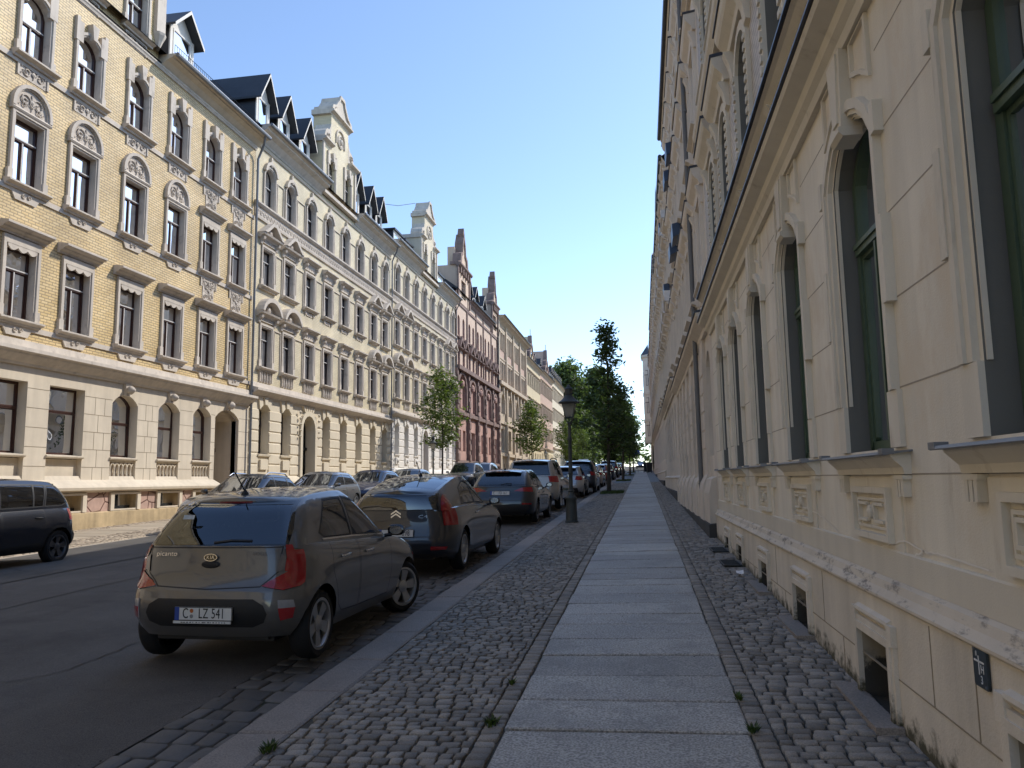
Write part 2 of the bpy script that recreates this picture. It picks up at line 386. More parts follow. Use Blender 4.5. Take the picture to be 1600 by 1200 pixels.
# fallen leaves and grit in the gutter and on the cobbles
rngl = np.random.default_rng(4); mb = MB()
for k in range(150):
    y = rngl.uniform(2.5, 22); x = rngl.uniform(-3.5, -2.62) if k < 90 else rngl.uniform(-2.3, 1.4)
    z = (zroad(x, y) + .014) if x < XK0 else zp(x, y) + .014
    a = rngl.random() * 6.28; l = rngl.uniform(.008, .024); w = l * .45; h = rngl.uniform(0, .008)
    mb.face([(x - l * math.cos(a), y - l * math.sin(a), z), (x - w * math.sin(a), y + w * math.cos(a), z + h), (x + l * math.cos(a), y + l * math.sin(a), z + .002), (x + w * math.sin(a), y - w * math.cos(a), z + h * .5)])
tag(mb.build('fallen_leaves', pm('dead_leaf', (.07, .045, .022), var=.4, scale=20, bump=0, island=.5)), 'dry brown leaf bits scattered along the gutter and cobbles', 'leaves', kind='stuff')

# cracks wandering through the asphalt
rngc = np.random.default_rng(8); mb = MB()
for k in range(11):
    x, y = rngc.uniform(-12, -3.6), rngc.uniform(2, 16); a = rngc.uniform(-.5, .5) + (1.57 if k % 3 else 0.1)
    for i in range(int(rngc.integers(10, 26))):
        a += rngc.normal(0, .28); l = rngc.uniform(.08, .2); x2, y2 = x + l * math.cos(a), y + l * math.sin(a)
        if not (-12.9 < x2 < -3.35): break
        w = rngc.uniform(.003, .008); nx, ny = -math.sin(a) * w, math.cos(a) * w
        mb.face([(x + nx, y + ny, zroad(x, y) + .0065), (x - nx, y - ny, zroad(x, y) + .0065), (x2 - nx, y2 - ny, zroad(x2, y2) + .0065), (x2 + nx, y2 + ny, zroad(x2, y2) + .0065)]); x, y = x2, y2
tag(mb.build('road_crack', m_tar), kind='structure')
# ================================================================= BUILDINGS
G = dict(
 trim=pm('stone_trim', (.60, .53, .445), var=.12, scale=1.2, streak=.15),
 stone=pm('pale_sandstone', (.64, .555, .43), var=.12, scale=.9, streak=.12),
 stonedk=pm('stained_base', (.50, .38, .22), var=.3, scale=1.6, streak=.3),
 cream=pm('cream_plaster', (.66, .575, .43), var=.1, scale=.8, streak=.1),
 white=pm('white_paint', (.74, .70, .64), var=.06, scale=.9, streak=.06),
 brown=pm('brown_frame', (.055, .022, .015), rough=.45, var=.1, bump=.05, obj=True),
 whitef=pm('white_frame', (.62, .60, .56), rough=.5, var=.05, bump=.03, obj=True),
 darkf=pm('dark_frame', (.03, .02, .018), rough=.5, var=.1, bump=.03, obj=True),
 slate=pm('slate', (.035, .037, .042), rough=.45, var=.25, scale=2, bump=.4, bscale=14),
 zinc=pm('zinc', (.22, .23, .25), rough=.45, var=.15, metal=.6, bump=.05),
 zincdk=pm('dark_zinc', (.06, .065, .075), rough=.45, var=.15, metal=.4, bump=.05),
 dark=pm('dark_room', (.012, .012, .013), rough=.9, var=.1, bump=0),
 curtain=pm('curtain', (.62, .58, .50), rough=.95, var=.06, bump=.05, obj=True),
 glass=glassmat('window_glass', transp=.5, wav=.05, facmin=.06),
 glassd=glassmat('dark_glass', (.018, .022, .026), wav=.06, facmin=.05),
 brick1=brickmat('yellow_brick', (.74, .565, .29), (.66, .48, .215), (.34, .24, .13), .26, .088, .013, rough=.45),
 brick2=brickmat('pale_brick', (.70, .60, .40), (.64, .545, .355), (.52, .44, .29), .26, .088, .010, rough=.55, bump=.3),
 pink=pm('pink_stone', (.46, .31, .25), var=.25, scale=2.2, bump=.4, bscale=25),
 red=pm('red_plaster', (.50, .31, .25), var=.15, scale=1.2, streak=.1),
 redbrick=brickmat('red_brick', (.40, .25, .205), (.33, .20, .165), (.34, .22, .18), .26, .088, .010),
 maroon=pm('maroon_stone', (.26, .18, .152), var=.3, scale=2, streak=.2, bump=.5, bscale=20),
 pinkpl=pm('rose_cream_plaster', (.64, .48, .36), var=.08, streak=.06),
 tan=pm('tan_stone', (.58, .475, .35), var=.14, streak=.15),
 rose=pm('rose_brick', (.54, .38, .29), var=.14, streak=.05),
 ochre=pm('ochre_plaster', (.68, .57, .37), var=.1, streak=.1),
 r1=pm('beige_plaster', (.77, .71, .59), var=.09, scale=.7, bump=.25, bscale=90, streak=.15),
 r1b=pm('beige_plaster_band', (.65, .595, .49), var=.1, scale=.7, bump=.25, bscale=90, streak=.08),
 r1t=pm('beige_trim', (.70, .645, .535), var=.08, scale=.9, bump=.1, bscale=60, streak=.06),
 r1brick=brickmat('grey_brick', (.58, .51, .40), (.53, .46, .355), (.33, .28, .22), .26, .088, .010, bump=.4),
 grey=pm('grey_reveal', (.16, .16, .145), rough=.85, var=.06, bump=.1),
 green=pm('green_frame', (.07, .11, .07), rough=.4, var=.1, bump=.03),
 r2=pm('rosy_plaster', (.72, .645, .545), var=.08, streak=.1),
 r2d=pm('rosy_plaster_base', (.68, .60, .50), var=.12, streak=.15),
 basestone=pm('dark_base_stone', (.06, .058, .055), var=.2),
 iron=pm('wrought_iron', (.012, .014, .013), rough=.5, var=.1, metal=.3),
 wood=pm('brown_door', (.09, .035, .02), rough=.5, var=.25, scale=3, bump=.1),
)
def dirtmix(m, col, lo=.5, hi=.62, scale=5, h=None, stretch=(1, 1, 1)):
    """irregular patches of grime in the paint itself; with h = (bottom, top) above the street they keep to that band"""
    nt = m.node_tree; b = nt.nodes['Principled BSDF']; L = nt.links
    src = b.inputs['Base Color'].links[0].from_socket
    g = N(nt, 'ShaderNodeNewGeometry'); mp = N(nt, 'ShaderNodeMapping'); mp.inputs['Scale'].default_value = stretch; L.new(g.outputs['Position'], mp.inputs[0])
    v = N(nt, 'ShaderNodeTexNoise'); v.inputs['Scale'].default_value = scale; v.inputs['Detail'].default_value = 8; v.inputs['Roughness'].default_value = .7
    L.new(mp.outputs[0], v.inputs['Vector'])
    val = v.outputs[0]
    if h:
        sp = N(nt, 'ShaderNodeSeparateXYZ'); L.new(g.outputs['Position'], sp.inputs[0])
        my = N(nt, 'ShaderNodeMath', operation='MULTIPLY'); L.new(sp.outputs['Y'], my.inputs[0]); my.inputs[1].default_value = .0245
        mz = N(nt, 'ShaderNodeMath', operation='SUBTRACT'); L.new(sp.outputs['Z'], mz.inputs[0]); L.new(my.outputs[0], mz.inputs[1])
        hr = N(nt, 'ShaderNodeMapRange'); hr.inputs[1].default_value = h[0]; hr.inputs[2].default_value = h[1]; hr.inputs[3].default_value = .26; hr.inputs[4].default_value = -.35
        L.new(mz.outputs[0], hr.inputs[0])
        ad = N(nt, 'ShaderNodeMath', operation='ADD'); L.new(val, ad.inputs[0]); L.new(hr.outputs[0], ad.inputs[1]); val = ad.outputs[0]
    r = N(nt, 'ShaderNodeMapRange'); r.inputs[1].default_value = lo; r.inputs[2].default_value = hi; L.new(val, r.inputs[0])
    mx = N(nt, 'ShaderNodeMix', data_type='RGBA'); L.new(r.outputs[0], mx.inputs[0]); L.new(src, mx.inputs[6]); mx.inputs[7].default_value = (*col, 1)
    L.new(mx.outputs[2], b.inputs['Base Color'])
G['r1pl'] = pm('beige_plinth', (.68, .61, .50), var=.14, scale=1.4, bump=.35, bscale=70, streak=.16)
dirtmix(G['r1pl'], (.075, .068, .04), .50, .70, 7, h=(.0, .40))
G['r1led'] = pm('weathered_ledge', (.62, .545, .435), var=.1, scale=2.5, bump=.12, bscale=45)
dirtmix(G['r1led'], (.20, .175, .155), .54, .66, 11, stretch=(1, .35, 1))
dirtmix(G['r1'], (.68, .60, .475), .50, .60, 1.3, stretch=(1, 1, .6))
dirtmix(G['r1'], (.50, .43, .33), .60, .74, 3.2, stretch=(1, 1, .16))
dirtmix(G['r1t'], (.52, .46, .365), .58, .72, 3.5, stretch=(1, 1, .3))
dirtmix(G['trim'], (.36, .31, .26), .55, .72, 2.6)
# pink plinth of irregular polygons
def crazy(m, scale=1.9):
    nt = m.node_tree; b = nt.nodes['Principled BSDF']; L = nt.links
    src = b.inputs['Base Color'].links[0].from_socket
    g = N(nt, 'ShaderNodeNewGeometry'); v = N(nt, 'ShaderNodeTexVoronoi'); v.feature = 'DISTANCE_TO_EDGE'; v.inputs['Scale'].default_value = scale
    L.new(g.outputs['Position'], v.inputs['Vector'])
    r = N(nt, 'ShaderNodeMapRange'); r.inputs[1].default_value = .02; r.inputs[2].default_value = .05; L.new(v.outputs['Distance'], r.inputs[0])
    mx = N(nt, 'ShaderNodeMix', data_type='RGBA'); L.new(r.outputs[0], mx.inputs[0]); L.new(src, mx.inputs[7]); mx.inputs[6].default_value = (.14, .075, .055, 1)
    L.new(mx.outputs[2], b.inputs['Base Color'])
    bp = N(nt, 'ShaderNodeBump'); bp.inputs['Distance'].default_value = .02; bp.inputs['Strength'].default_value = .8
    L.new(r.outputs[0], bp.inputs['Height']); L.new(bp.outputs[0], b.inputs['Normal'])
crazy(G['pink'])

class Bld:
    """a house; building code uses (w, Y, z): w = distance out from the wall face, Y along the street, z height"""
    def __init__(s, name, label, cat, side, X, Y0, zb, group=None):
        s.side = side; s.X = X; s.Y0 = Y0; s.zb = zb; s.sg = 1 if side == 'L' else -1
        s.e = thing(name, label, cat, (X, Y0, zb), 0 if side == 'L' else math.pi, group)
    def mb(s): return MB(lambda p: (p[0], s.sg * (p[1] - s.Y0), p[2] - s.zb))
    def add(s, name, mb, mats, parent=None, smooth=None): return mb.build(name, mats, parent or s.e, smooth=smooth)
    def place(s, tree, Y, z, w=0, parent=None, jit=.012):
        """tree: [(name, mesh, [children])]"""
        name, me, ch = tree
        o = link(name, me, parent or s.e, (w, s.sg * (Y - s.Y0), z - s.zb))
        for c in ch: s._kid(c, o, jit)
        return o
    def _kid(s, t, par, jit):
        name, me, ch = t
        if isinstance(me, list): me = random.choice(me)
        if me is None: return
        o = link(name, me, par)
        if name == 'pane': o.rotation_euler = (0, random.uniform(-jit, jit) , random.uniform(-jit, jit))
        for c in ch: s._kid(c, o, jit)
def wallrow(mb, y0, y1, z0, z1, ops, w=0, m=0):
    """one storey of wall with openings: ops = [(yc, width, zbottom, zspring, rise)]"""
    ops = sorted(o for o in ops if o[2] < z1 and o[3] + max(o[4], 0) > z0)
    y = y0
    for yc, wd, zb_, zs, rise in ops:
        a, b = yc - wd / 2, yc + wd / 2
        if a > y: mb.face([(w, y, z0), (w, a, z0), (w, a, z1), (w, y, z1)], m)
        if zb_ > z0: mb.face([(w, a, z0), (w, b, z0), (w, b, zb_), (w, a, zb_)], m)
        if zs + max(rise, 0) < z1 + 1e-4 or (rise > 0 and zs < z1):
            pts = outline(wd, zs - zb_, rise, 8, zb_, yc)[1:-1]
            for (u0, v0), (u1, v1) in zip(pts[:-1], pts[1:]):
                mb.face([(w, u0, v0), (w, u1, v1), (w, u1, z1), (w, u0, z1)], m)
        y = b
    if y < y1: mb.face([(w, y, z0), (w, y1, z0), (w, y1, z1), (w, y, z1)], m)
def reveals(mb, ops, d, w=0, m=0, sill=True):
    for yc, wd, zb_, zs, rise in ops:
        o = outline(wd, zs - zb_, rise, 8, zb_, yc)
        for (u0, v0), (u1, v1) in zip(o[:-1], o[1:]):
            mb.face([(w, u0, v0), (w - d, u0, v0), (w - d, u1, v1), (w, u1, v1)], m)
        if sill: mb.face([(w, o[0][0], zb_), (w, o[-1][0], zb_), (w - d, o[-1][0], zb_), (w - d, o[0][0], zb_)], m)
def inset(w, h, rise, t, v0=0, n=8):
    return outline(w - 2 * t, h - t + (0 if rise > 0 else -t) , max(0, rise - t * .3) if rise > 0 else 0, n, v0 + t)
# ---------------------------------------------------------------- window kit
def curtain_meshes(w, h, mat, d):
    out = [None]
    for kind in ('both', 'left', 'low'):
        mb = MB()
        spans = {'both': [(-w / 2, -w * .2, 0, h), (w * .18, w / 2, 0, h)], 'left': [(-w / 2, w * .05, 0, h)], 'low': [(-w / 2, w / 2, 0, h * .45)]}[kind]
        for a, b, v0, v1 in spans:
            n = 10
            for i in range(n):
                u0, u1 = a + (b - a) * i / n, a + (b - a) * (i + 1) / n
                w0, w1 = .018 * math.sin(i * 1.9), .018 * math.sin((i + 1) * 1.9)
                mb.face([(-d + w0, u0, v0), (-d + w1, u1, v0), (-d + w1, u1, v1), (-d + w0, u0, v1)])
        out.append(mb.mesh('curtain', mat))
    return out
def window_tree(w, h, rise, d, frame, glass, extras=(), transom=.70, mull=True, curtain=True, t=.075, name='window', room=True, cprob=2, light=None):
    """window set back by d: frame > pane, curtain + extras"""
    mb = MB()
    mats = [frame, G['dark'], light or frame]
    mb.ring(outline(w, h, rise), inset(w, h, rise, t), -d - .03, -d + .035)
    mb.box(-d - .025, -d + .03, -w / 2 + t, w / 2 - t, 0.001, t)
    if transom:
        vt = h * transom
        mb.box(-d - .02, -d + .06, -w / 2 + t * .6, w / 2 - t * .6, vt - .045, vt + .045)
        mb.box(-d + .06, -d + .075, -w / 2 + t * .8, w / 2 - t * .8, vt - .0, vt + .035, 2)
        if mull: mb.box(-d - .02, -d + .045, -.04, .04, t, vt - .045); mb.box(-d + .045, -d + .055, -.018, .018, t, vt - .05, 2)
        for sgn in (-1, 1):
            if mull:
                a, b = sorted((sgn * .04, sgn * (w / 2 - t)))
                mb.ring([(a, t), (a, vt - .045), (b, vt - .045), (b, t)], [(a + .03, t + .03), (a + .03, vt - .075), (b - .03, vt - .075), (b - .03, t + .03)], -d - .02, -d + .02)
    if room and glass is G['glass']:
        dd = -d - .45; a = w / 2 + .25
        mb.face([(dd, -a, -.3), (dd, a, -.3), (dd, a, h + rise + .3), (dd, -a, h + rise + .3)], 1)
        for sgn in (-1, 1): mb.face([(dd, sgn * a, -.3), (-d - .031, sgn * a, -.3), (-d - .031, sgn * a, h + rise + .3), (dd, sgn * a, h + rise + .3)], 1)
        mb.face([(dd, -a, -.3), (-d - .031, -a, -.3), (-d - .031, a, -.3), (dd, a, -.3)], 1)
        mb.face([(dd, -a, h + rise + .3), (-d - .031, -a, h + rise + .3), (-d - .031, a, h + rise + .3), (dd, a, h + rise + .3)], 1)
    fr = mb.mesh(name, mats)
    pb = MB(); pb.poly(inset(w, h, rise, t * .8), -d)
    ch = [('pane', pb.mesh('pane', glass), [])]
    if curtain and glass is G['glass']:
        cm = curtain_meshes(w - .1, h + rise * .4, G['curtain'], d + .09)
        ch.append(('curtain', cm + [None] * cprob, []))
    return (name, fr, ch + list(extras))
def spiral(mb, cu, cv, r, turns, sgn, w, tr=.018, start=0, m=0):
    pts = []
    for i in range(15):
        t = i / 14; a = start + sgn * turns * 2 * math.pi * t; rr = r * (1 - .8 * t)
        pts.append((w + .01 * math.sin(t * 3), cu + rr * math.cos(a), cv + rr * math.sin(a)))
    mb.tube(pts, tr, 5, m)
def scrolls(mb, w, cu, v0, v1, hw, m=0, k=2):
    """carved foliage: mirrored spirals, a stem and small buds"""
    h = v1 - v0
    for sgn in (-1, 1):
        for j in range(k):
            cv = v0 + h * (j + .5) / k
            spiral(mb, cu + sgn * hw * .5, cv, min(hw * .42, h / k * .46), 1.3, sgn * (1 if j % 2 else -1), w, min(.022, hw * .07), random.choice([0, 1.57, 3.1]), m)
        for j in range(3):
            cv = v0 + h * (.2 + .3 * j)
            mb.lathe([(.001, w), (.03, w + .012), (.001, w + .03)], 6, (0, cu + sgn * hw * (.9 - .12 * (j % 2)), cv), m, 'x')
    mb.tube([(w, cu, v0 + .03), (w + .02, cu, (v0 + v1) / 2), (w, cu, v1 - .03)], .02, 5, m)
    mb.lathe([(.001, w), (min(.07, hw * .2), w + .02), (.03, w + .04), (.001, w + .05)], 8, (0, cu, v0 + h * .55), m, 'x')
def lunette(w, v, r, mat, dark=False):
    """round-headed panel full of carved leaves above a window"""
    mb = MB()
    o = outline(w, .02, r, 12, v); i = outline(w - .22, .02, r - .10, 12, v)
    mb.ring(o, i, 0, .13)
    mb.ring(outline(w - .22, .02, r - .1, 12, v), outline(w - .30, .02, r - .14, 12, v), 0, .08)
    mb.poly(outline(w - .3, .02, r - .14, 12, v), .025)
    scrolls(mb, .045, 0, v + .05, v + r - .2, w / 2 - .25, 0, 1)
    for a in (-.6, 0, .6): spiral(mb, a * w * .3, v + .18 + .12 * (a == 0), .11, 1.2, 1 if a < 0 else -1, .05, .018)
    mb.mould([(0, v - .10), (.10, v - .10), (.13, v - .05), (.10, v), (0, v)], -w / 2, w / 2)
    return mb.mesh('lunette', mat)
def sill_mesh(w, mat, proj=.2, h=.17, apron=None, mat2=None, vb=0):
    mb = MB()
    mb.mould([(0, vb - h), (proj * .45, vb - h), (proj * .5, vb - h * .7), (proj * .9, vb - h * .45), (proj, vb - h * .4), (proj, vb - .02), (proj * .1, vb + .015), (-.12, vb + .015)], -w / 2, w / 2)
    if apron == 'trap':
        mb.prism([(-w * .36, vb - h - .001), (-w * .24, vb - h - .30), (w * .24, vb - h - .30), (w * .36, vb - h - .001)], 0, .05)
        for sg in (-1, 1): spiral(mb, sg * .1, vb - h - .14, .075, 1.1, sg, .06, .02)
    if apron == 'relief':
        mb.ring([(-w * .36, vb - h - .45), (-w * .36, vb - h - .03), (w * .36, vb - h - .03), (w * .36, vb - h - .45)], [(-w * .32, vb - h - .42), (-w * .32, vb - h - .07), (w * .32, vb - h - .07), (w * .32, vb - h - .42)], 0, .05)
        mb.box(0, .018, -w * .36, w * .36, vb - h - .449, vb - h - .03)
        scrolls(mb, .03, 0, vb - h - .40, vb - h - .08, w * .3, 0, 1)
    if apron == 'balus':
        for i in range(4):
            u = -w * .24 + w * .16 * i
            mb.lathe([(.05, vb - h - .5), (.07, vb - h - .36), (.035, vb - h - .15), (.06, vb - h - .02)], 7, (.05, u, 0))
        mb.box(0, .02, -w * .34, w * .34, vb - h - .52, vb - h)
        mb.box(0, .09, -w * .36, -w * .33, vb - h - .5, vb - h); mb.box(0, .09, w * .33, w * .36, vb - h - .5, vb - h)
    if apron == 'drop':
        for sg in (-1, 1): mb.prism([(sg * w * .3 - .06, vb - h), (sg * w * .3 - .05, vb - h - .2), (sg * w * .3 + .05, vb - h - .2), (sg * w * .3 + .06, vb - h)], 0, .08)
        mb.box(0, .04, -w * .2, w * .2, vb - h - .22, vb - h - .05)
        spiral(mb, -.08, vb - h - .14, .05, 1, 1, .05, .015); spiral(mb, .08, vb - h - .14, .05, 1, -1, .05, .015)
    return mb.mesh('sill', mat)
def surround_mesh(w, h, rise, mat, t=.17, proj=.08, key=False, ears=True, style=None):
    mb = MB()
    o = outline(w + 2 * t, h + (t if rise <= 0 else t * .25), (rise + t * .75) if rise > 0 else 0, 8)
    i = outline(w, h, rise, 8)
    mid = outline(w + .7 * t, h + (t * .35 if rise <= 0 else t * .1), (rise + t * .28) if rise > 0 else 0, 8)
    mb.ring(o, mid, 0, proj); mb.ring(mid, i, 0, proj * .55, outer=False)
    if ears:
        for sg in (-1, 1):
            a, b = sorted((sg * (w / 2 + t * .2), sg * (w / 2 + t + .06)))
            mb.box(0, proj + .015, a, b, 0, .32)
    if key == 'fan':   # notched head block with a tapering keystone
        top = h + rise
        mb.prism([(-.075, top - .08), (-.15, top + .42), (.15, top + .42), (.075, top - .08)], 0, .2)
        for sg in (-1, 1):
            a, b = sorted((sg * (w / 2 + t + .04), sg * (w / 2 - .12)))
            mb.box(0, .10, a, b, h + .05, h + rise + .30)
            a, b = sorted((sg * (w / 2 + t + .04), sg * (w / 2 + t - .1)))
            mb.box(0, .10, a, b, h + rise + .30, h + rise + .42)
    if key == 'scallop':
        n = 3
        for k in range(n):
            u0 = -w / 2 + w * k / n; u1 = -w / 2 + w * (k + 1) / n
            pts = [(u0, h + .12)] + [(u0 + (u1 - u0) * q / 6, h - .02 - .10 * math.sin(math.pi * q / 6)) for q in range(7)] + [(u1, h + .12)]
            mb.prism(pts, proj * .3, proj * .9)
        mb.box(0, proj * .9, -w / 2 - t, w / 2 + t, h + .1, h + .28)
    if key == 'crest':  # carved crown over an arched head
        top = h + rise
        mb.ring(outline(w + .30, .02, .55, 10, top - .22), outline(w + .02, .02, .40, 10, top - .22), 0, .16)
        scrolls(mb, .06, 0, top - .02, top + .36, w * .34, 0, 1)
        mb.lathe([(.001, 0), (.14, .06), (.1, .14), (.001, .18)], 8, (0, 0, top + .22), 0, 'x')
        mb.prism([(-.09, top + .3), (-.05, top + .62), (.05, top + .62), (.09, top + .3)], 0, .13)
    return mb.mesh('surround', mat)
def hood_mesh(kind, w, v, mat, proj=.32):
    mb = MB()
    prof = [(0, v), (.07, v), (.09, v + .06), (proj * .55, v + .10), (proj * .6, v + .14), (proj * .95, v + .18), (proj, v + .2), (proj, v + .26), (0, v + .31)]
    if kind == 'straight':
        mb.mould(prof, -w / 2, w / 2)
    if kind == 'bracket':
        mb.mould([(a, b + .22) for a, b in prof], -w / 2, w / 2)
        mb.box(0, .06, -w * .42, w * .42, v - .06, v + .22)
        for sg in (-1, 1):
            mb.mould([(0, v - .1), (.08, v - .08), (.12, v + .06), (.22, v + .12), (.24, v + .22), (0, v + .22)], sg * w * .4 - .07, sg * w * .4 + .07)
        for k in range(4): mb.lathe([(.001, .05), (.05, .075), (.001, .11)], 6, (0, -w * .22 + w * .147 * k, v + .08), 0, 'x')
    if kind in ('tri', 'seg'):
        mb.mould([(0, v + .12), (.1, v + .12), (.14, v + .18), (proj * .9, v + .26), (proj, v + .34), (0, v + .36)], -w / 2, w / 2)
        for sg in (-1, 1): mb.mould([(0, v - .16), (.08, v - .14), (.12, v), (.22, v + .06), (.26, v + .18), (0, v + .18)], sg * w * .38 - .09, sg * w * .38 + .09)
        mb.box(0, .07, -w * .42, w * .42, v - .05, v + .12)
        for k in range(5): mb.lathe([(.001, .06), (.05, .085), (.001, .12)], 6, (0, -w * .24 + w * .12 * k, v + .04), 0, 'x')
        if kind == 'tri':
            hh = .62; o = [(-w / 2, v + .36), (-w * .34, v + .60), (-.16, v + .36 + hh), (.16, v + .36 + hh), (w * .34, v + .60), (w / 2, v + .36)]
            i = [(-w / 2 + .24, v + .36), (-w * .30, v + .46), (-.12, v + .20 + hh), (.12, v + .20 + hh), (w * .30, v + .46), (w / 2 - .24, v + .36)]
        else:
            o = outline(w, .02, .70, 10, v + .36); i = outline(w - .34, .02, .50, 10, v + .36)
        mb.ring(o, i, 0, proj + .04)
        mb.poly(i, .04)
        scrolls(mb, .07, 0, v + .38, v + .74, w * .2, 0, 1)
        mb.lathe([(.001, .04), (.15, .10), (.12, .17), (.001, .22)], 8, (0, 0, v + .52), 0, 'x')
    return mb.mesh('hood', mat)
def dormer(B, Y, z, w=1.5, h=1.5, gable=.9, wf=-.35, back=3.2, front=None, side=None, roofm=None, name='dormer', dbl=True):
    mb = B.mb(); f = front or G['white']; a = w / 2
    for sg in (-1, 1):
        mb.face([(wf, Y + sg * a, z), (wf - back, Y + sg * a, z), (wf - back, Y + sg * a, z + h), (wf, Y + sg * a, z + h)], 1)
    mb.face([(wf, Y - a, z), (wf, Y + a, z), (wf, Y + a, z + h), (wf, Y - a, z + h)], 0)
    mb.face([(wf, Y - a, z + h), (wf, Y + a, z + h), (wf, Y, z + h + gable)], 0)
    oh = .22; e = .42
    for sg in (-1, 1):  # two thick roof planes with barge boards
        A = (Y, z + h + gable + .10); C = (Y + sg * (a + oh), z + h - gable * oh / a + .10)
        for dz, m in ((0, 2), (-.10, 2)):
            mb.face([(wf + e, A[0], A[1] + dz), (wf - back, A[0], A[1] + dz), (wf - back, C[0], C[1] + dz), (wf + e, C[0], C[1] + dz)], m)
        mb.face([(wf + e, A[0], A[1]), (wf + e, C[0], C[1]), (wf + e, C[0], C[1] - .16), (wf + e, A[0], A[1] - .16)], 0)
        mb.face([(wf + e, C[0], C[1]), (wf - back, C[0], C[1]), (wf - back, C[0], C[1] - .1), (wf + e, C[0], C[1] - .1)], 2)
        mb.box(wf, wf + .06, *(sorted((Y + sg * a, Y + sg * (a - .16)))), z, z + h, 0)
    d = B.add(name, mb, [f, side or G['slate'], roofm or G['slate']])
    t = window_tree(w - .4, h - .25, 0, -.03, G['whitef'], G['glassd'], transom=0 if dbl else .7, t=.07)
    o = link('window', t[1], d, (wf, B.sg * (Y - B.Y0), z + .15 - B.zb)); link('pane', t[2][0][1], o)
    return d
def flat_dormer(B, Y, z, w=1.9, h=1.45, wf=-.3, back=3):
    mb = B.mb(); a = w / 2
    mb.box(wf - back, wf, Y - a, Y + a, z, z + h, 1); mb.box(wf - back, wf + .2, Y - a - .15, Y + a + .15, z + h, z + h + .14, 1)
    mb.box(wf, wf + .05, Y - a, Y - a + .14, z, z + h, 0); mb.box(wf, wf + .05, Y + a - .14, Y + a, z, z + h, 0); mb.box(wf, wf + .05, Y - a + .14, Y + a - .14, z + h - .12, z + h, 0)
    d = B.add('dormer', mb, [G['whitef'], G['slate']])
    t = window_tree(w - .3, h - .14, 0, -.01, G['whitef'], G['glassd'], transom=0, t=.09)
    o = link('window', t[1], d, (wf, B.sg * (Y - B.Y0), z - B.zb)); link('pane', t[2][0][1], o)
def roof(B, Y0, Y1, ze, mat=None, w0=.3, rise=3.6, run=3.2, back=11):
    mb = B.mb()
    mb.mould([(w0, ze), (-run, ze + rise), (-run - 2.5, ze + rise + .9), (-run - 5, ze + rise), (-back, ze), (-back + .3, ze - .3), (w0 - .2, ze - .3)], Y0, Y1)
    return B.add('roof', mb, mat or G['slate'])
def body(B, Y0, Y1, zt, mat, back=10.7):
    """side and rear walls"""
    mb = B.mb()
    for y in (Y0, Y1): mb.face([(-.01, y, B.zb - .6), (-back, y, B.zb - .6), (-back, y, zt), (-.01, y, zt)])
    mb.face([(-back, Y0, B.zb - .6), (-back, Y1, B.zb - .6), (-back, Y1, zt), (-back, Y0, zt)])
    return B.add('side_wall', mb, mat)
def eave(B, Y0, Y1, z0, z1, proj, mat, gut=None):
    mb = B.mb(); h = z1 - z0
    mb.mould([(0, z0), (.05, z0 + h * .05), (.08, z0 + h * .15), (.14, z0 + h * .25), (proj * .45, z0 + h * .5), (proj * .8, z0 + h * .68), (proj * .82, z0 + h * .78), (proj, z0 + h * .86), (proj, z1), (-.3, z1 + .02)], Y0, Y1)
    B.add('eave_cornice', mb, mat)
    mb = B.mb()
    mb.tube([(proj + .05, Y0 + .05, z1 - .02), (proj + .05, Y1 - .05, z1 - .02)], .085, 8)
    B.add('gutter', mb, gut or G['zinc'])
def pipe(B, Y, z0, z1, proj=.6, mat=None, r=.055):
    mb = B.mb()
    mb.tube([(proj + .02, Y - .25, z1), (proj - .1, Y - .12, z1 - .32), (.3, Y, z1 - .6), (.16, Y, z1 - .95), (.14, Y, z0)], r, 8)
    for k in range(5): mb.lathe([(r + .012, -.02), (r + .012, .02)], 8, (.14, Y, z0 + 1 + (z1 - z0 - 2.5) * k / 4))
    return B.add('downpipe', mb, mat or G['zinc'], smooth=50)
def rail(B, Y0, Y1, z, w, mat):
    mb = B.mb()
    for dz in (0, .3): mb.tube([(w, Y0, z + dz), (w, Y1, z + dz)], .014, 4)
    n = int((Y1 - Y0) / .14)
    for i in range(n + 1):
        y = Y0 + (Y1 - Y0) * i / n; mb.tube([(w, y, z - .1), (w, y, z + .3)], .009, 3)
    B.add('snow_guard', mb, mat)
def mould(B, name, prof, y0, y1, mat):
    mb = B.mb(); mb.mould(prof, y0, y1); return B.add(name, mb, mat)

# ================================================================= house of yellow brick, nearest on the left
B = Bld('brick_house', 'yellow brick tenement nearest on the left with stone window trim and pink crazy-paved plinth', 'house', 'L', -17.0, 18, .38)
Y0, Y1 = -10, 31.35
C = [13.9, 16.15, 18.4, 20.6, 23.08, 25.48, 27.8, 29.95]
gw = [(11.2, 2.3, 2.6, 4.62, 0), (14.4, 2.3, 2.6, 4.62, 0), (17.75, 2.4, 2.6, 4.62, 0), (20.5, 1.45, 2.6, 4.62, 0), (23.15, 1.3, 2.6, 4.35, .33), (25.6, 1.3, 2.6, 4.35, .33), (27.75, 1.25, 2.6, 4.35, .33), (29.6, 1.85, .5, 4.38, .36)]
rec = [(o[0], o[1], 1.82 if o[2] > 1 else o[2], o[3], o[4]) for o in gw]
mb = B.mb(); wallrow(mb, Y0, Y1, 1.8, 5.12, rec, 0); reveals(mb, rec, .34, sill=False)
B.add('ground_floor_wall', mb, G['stone'])
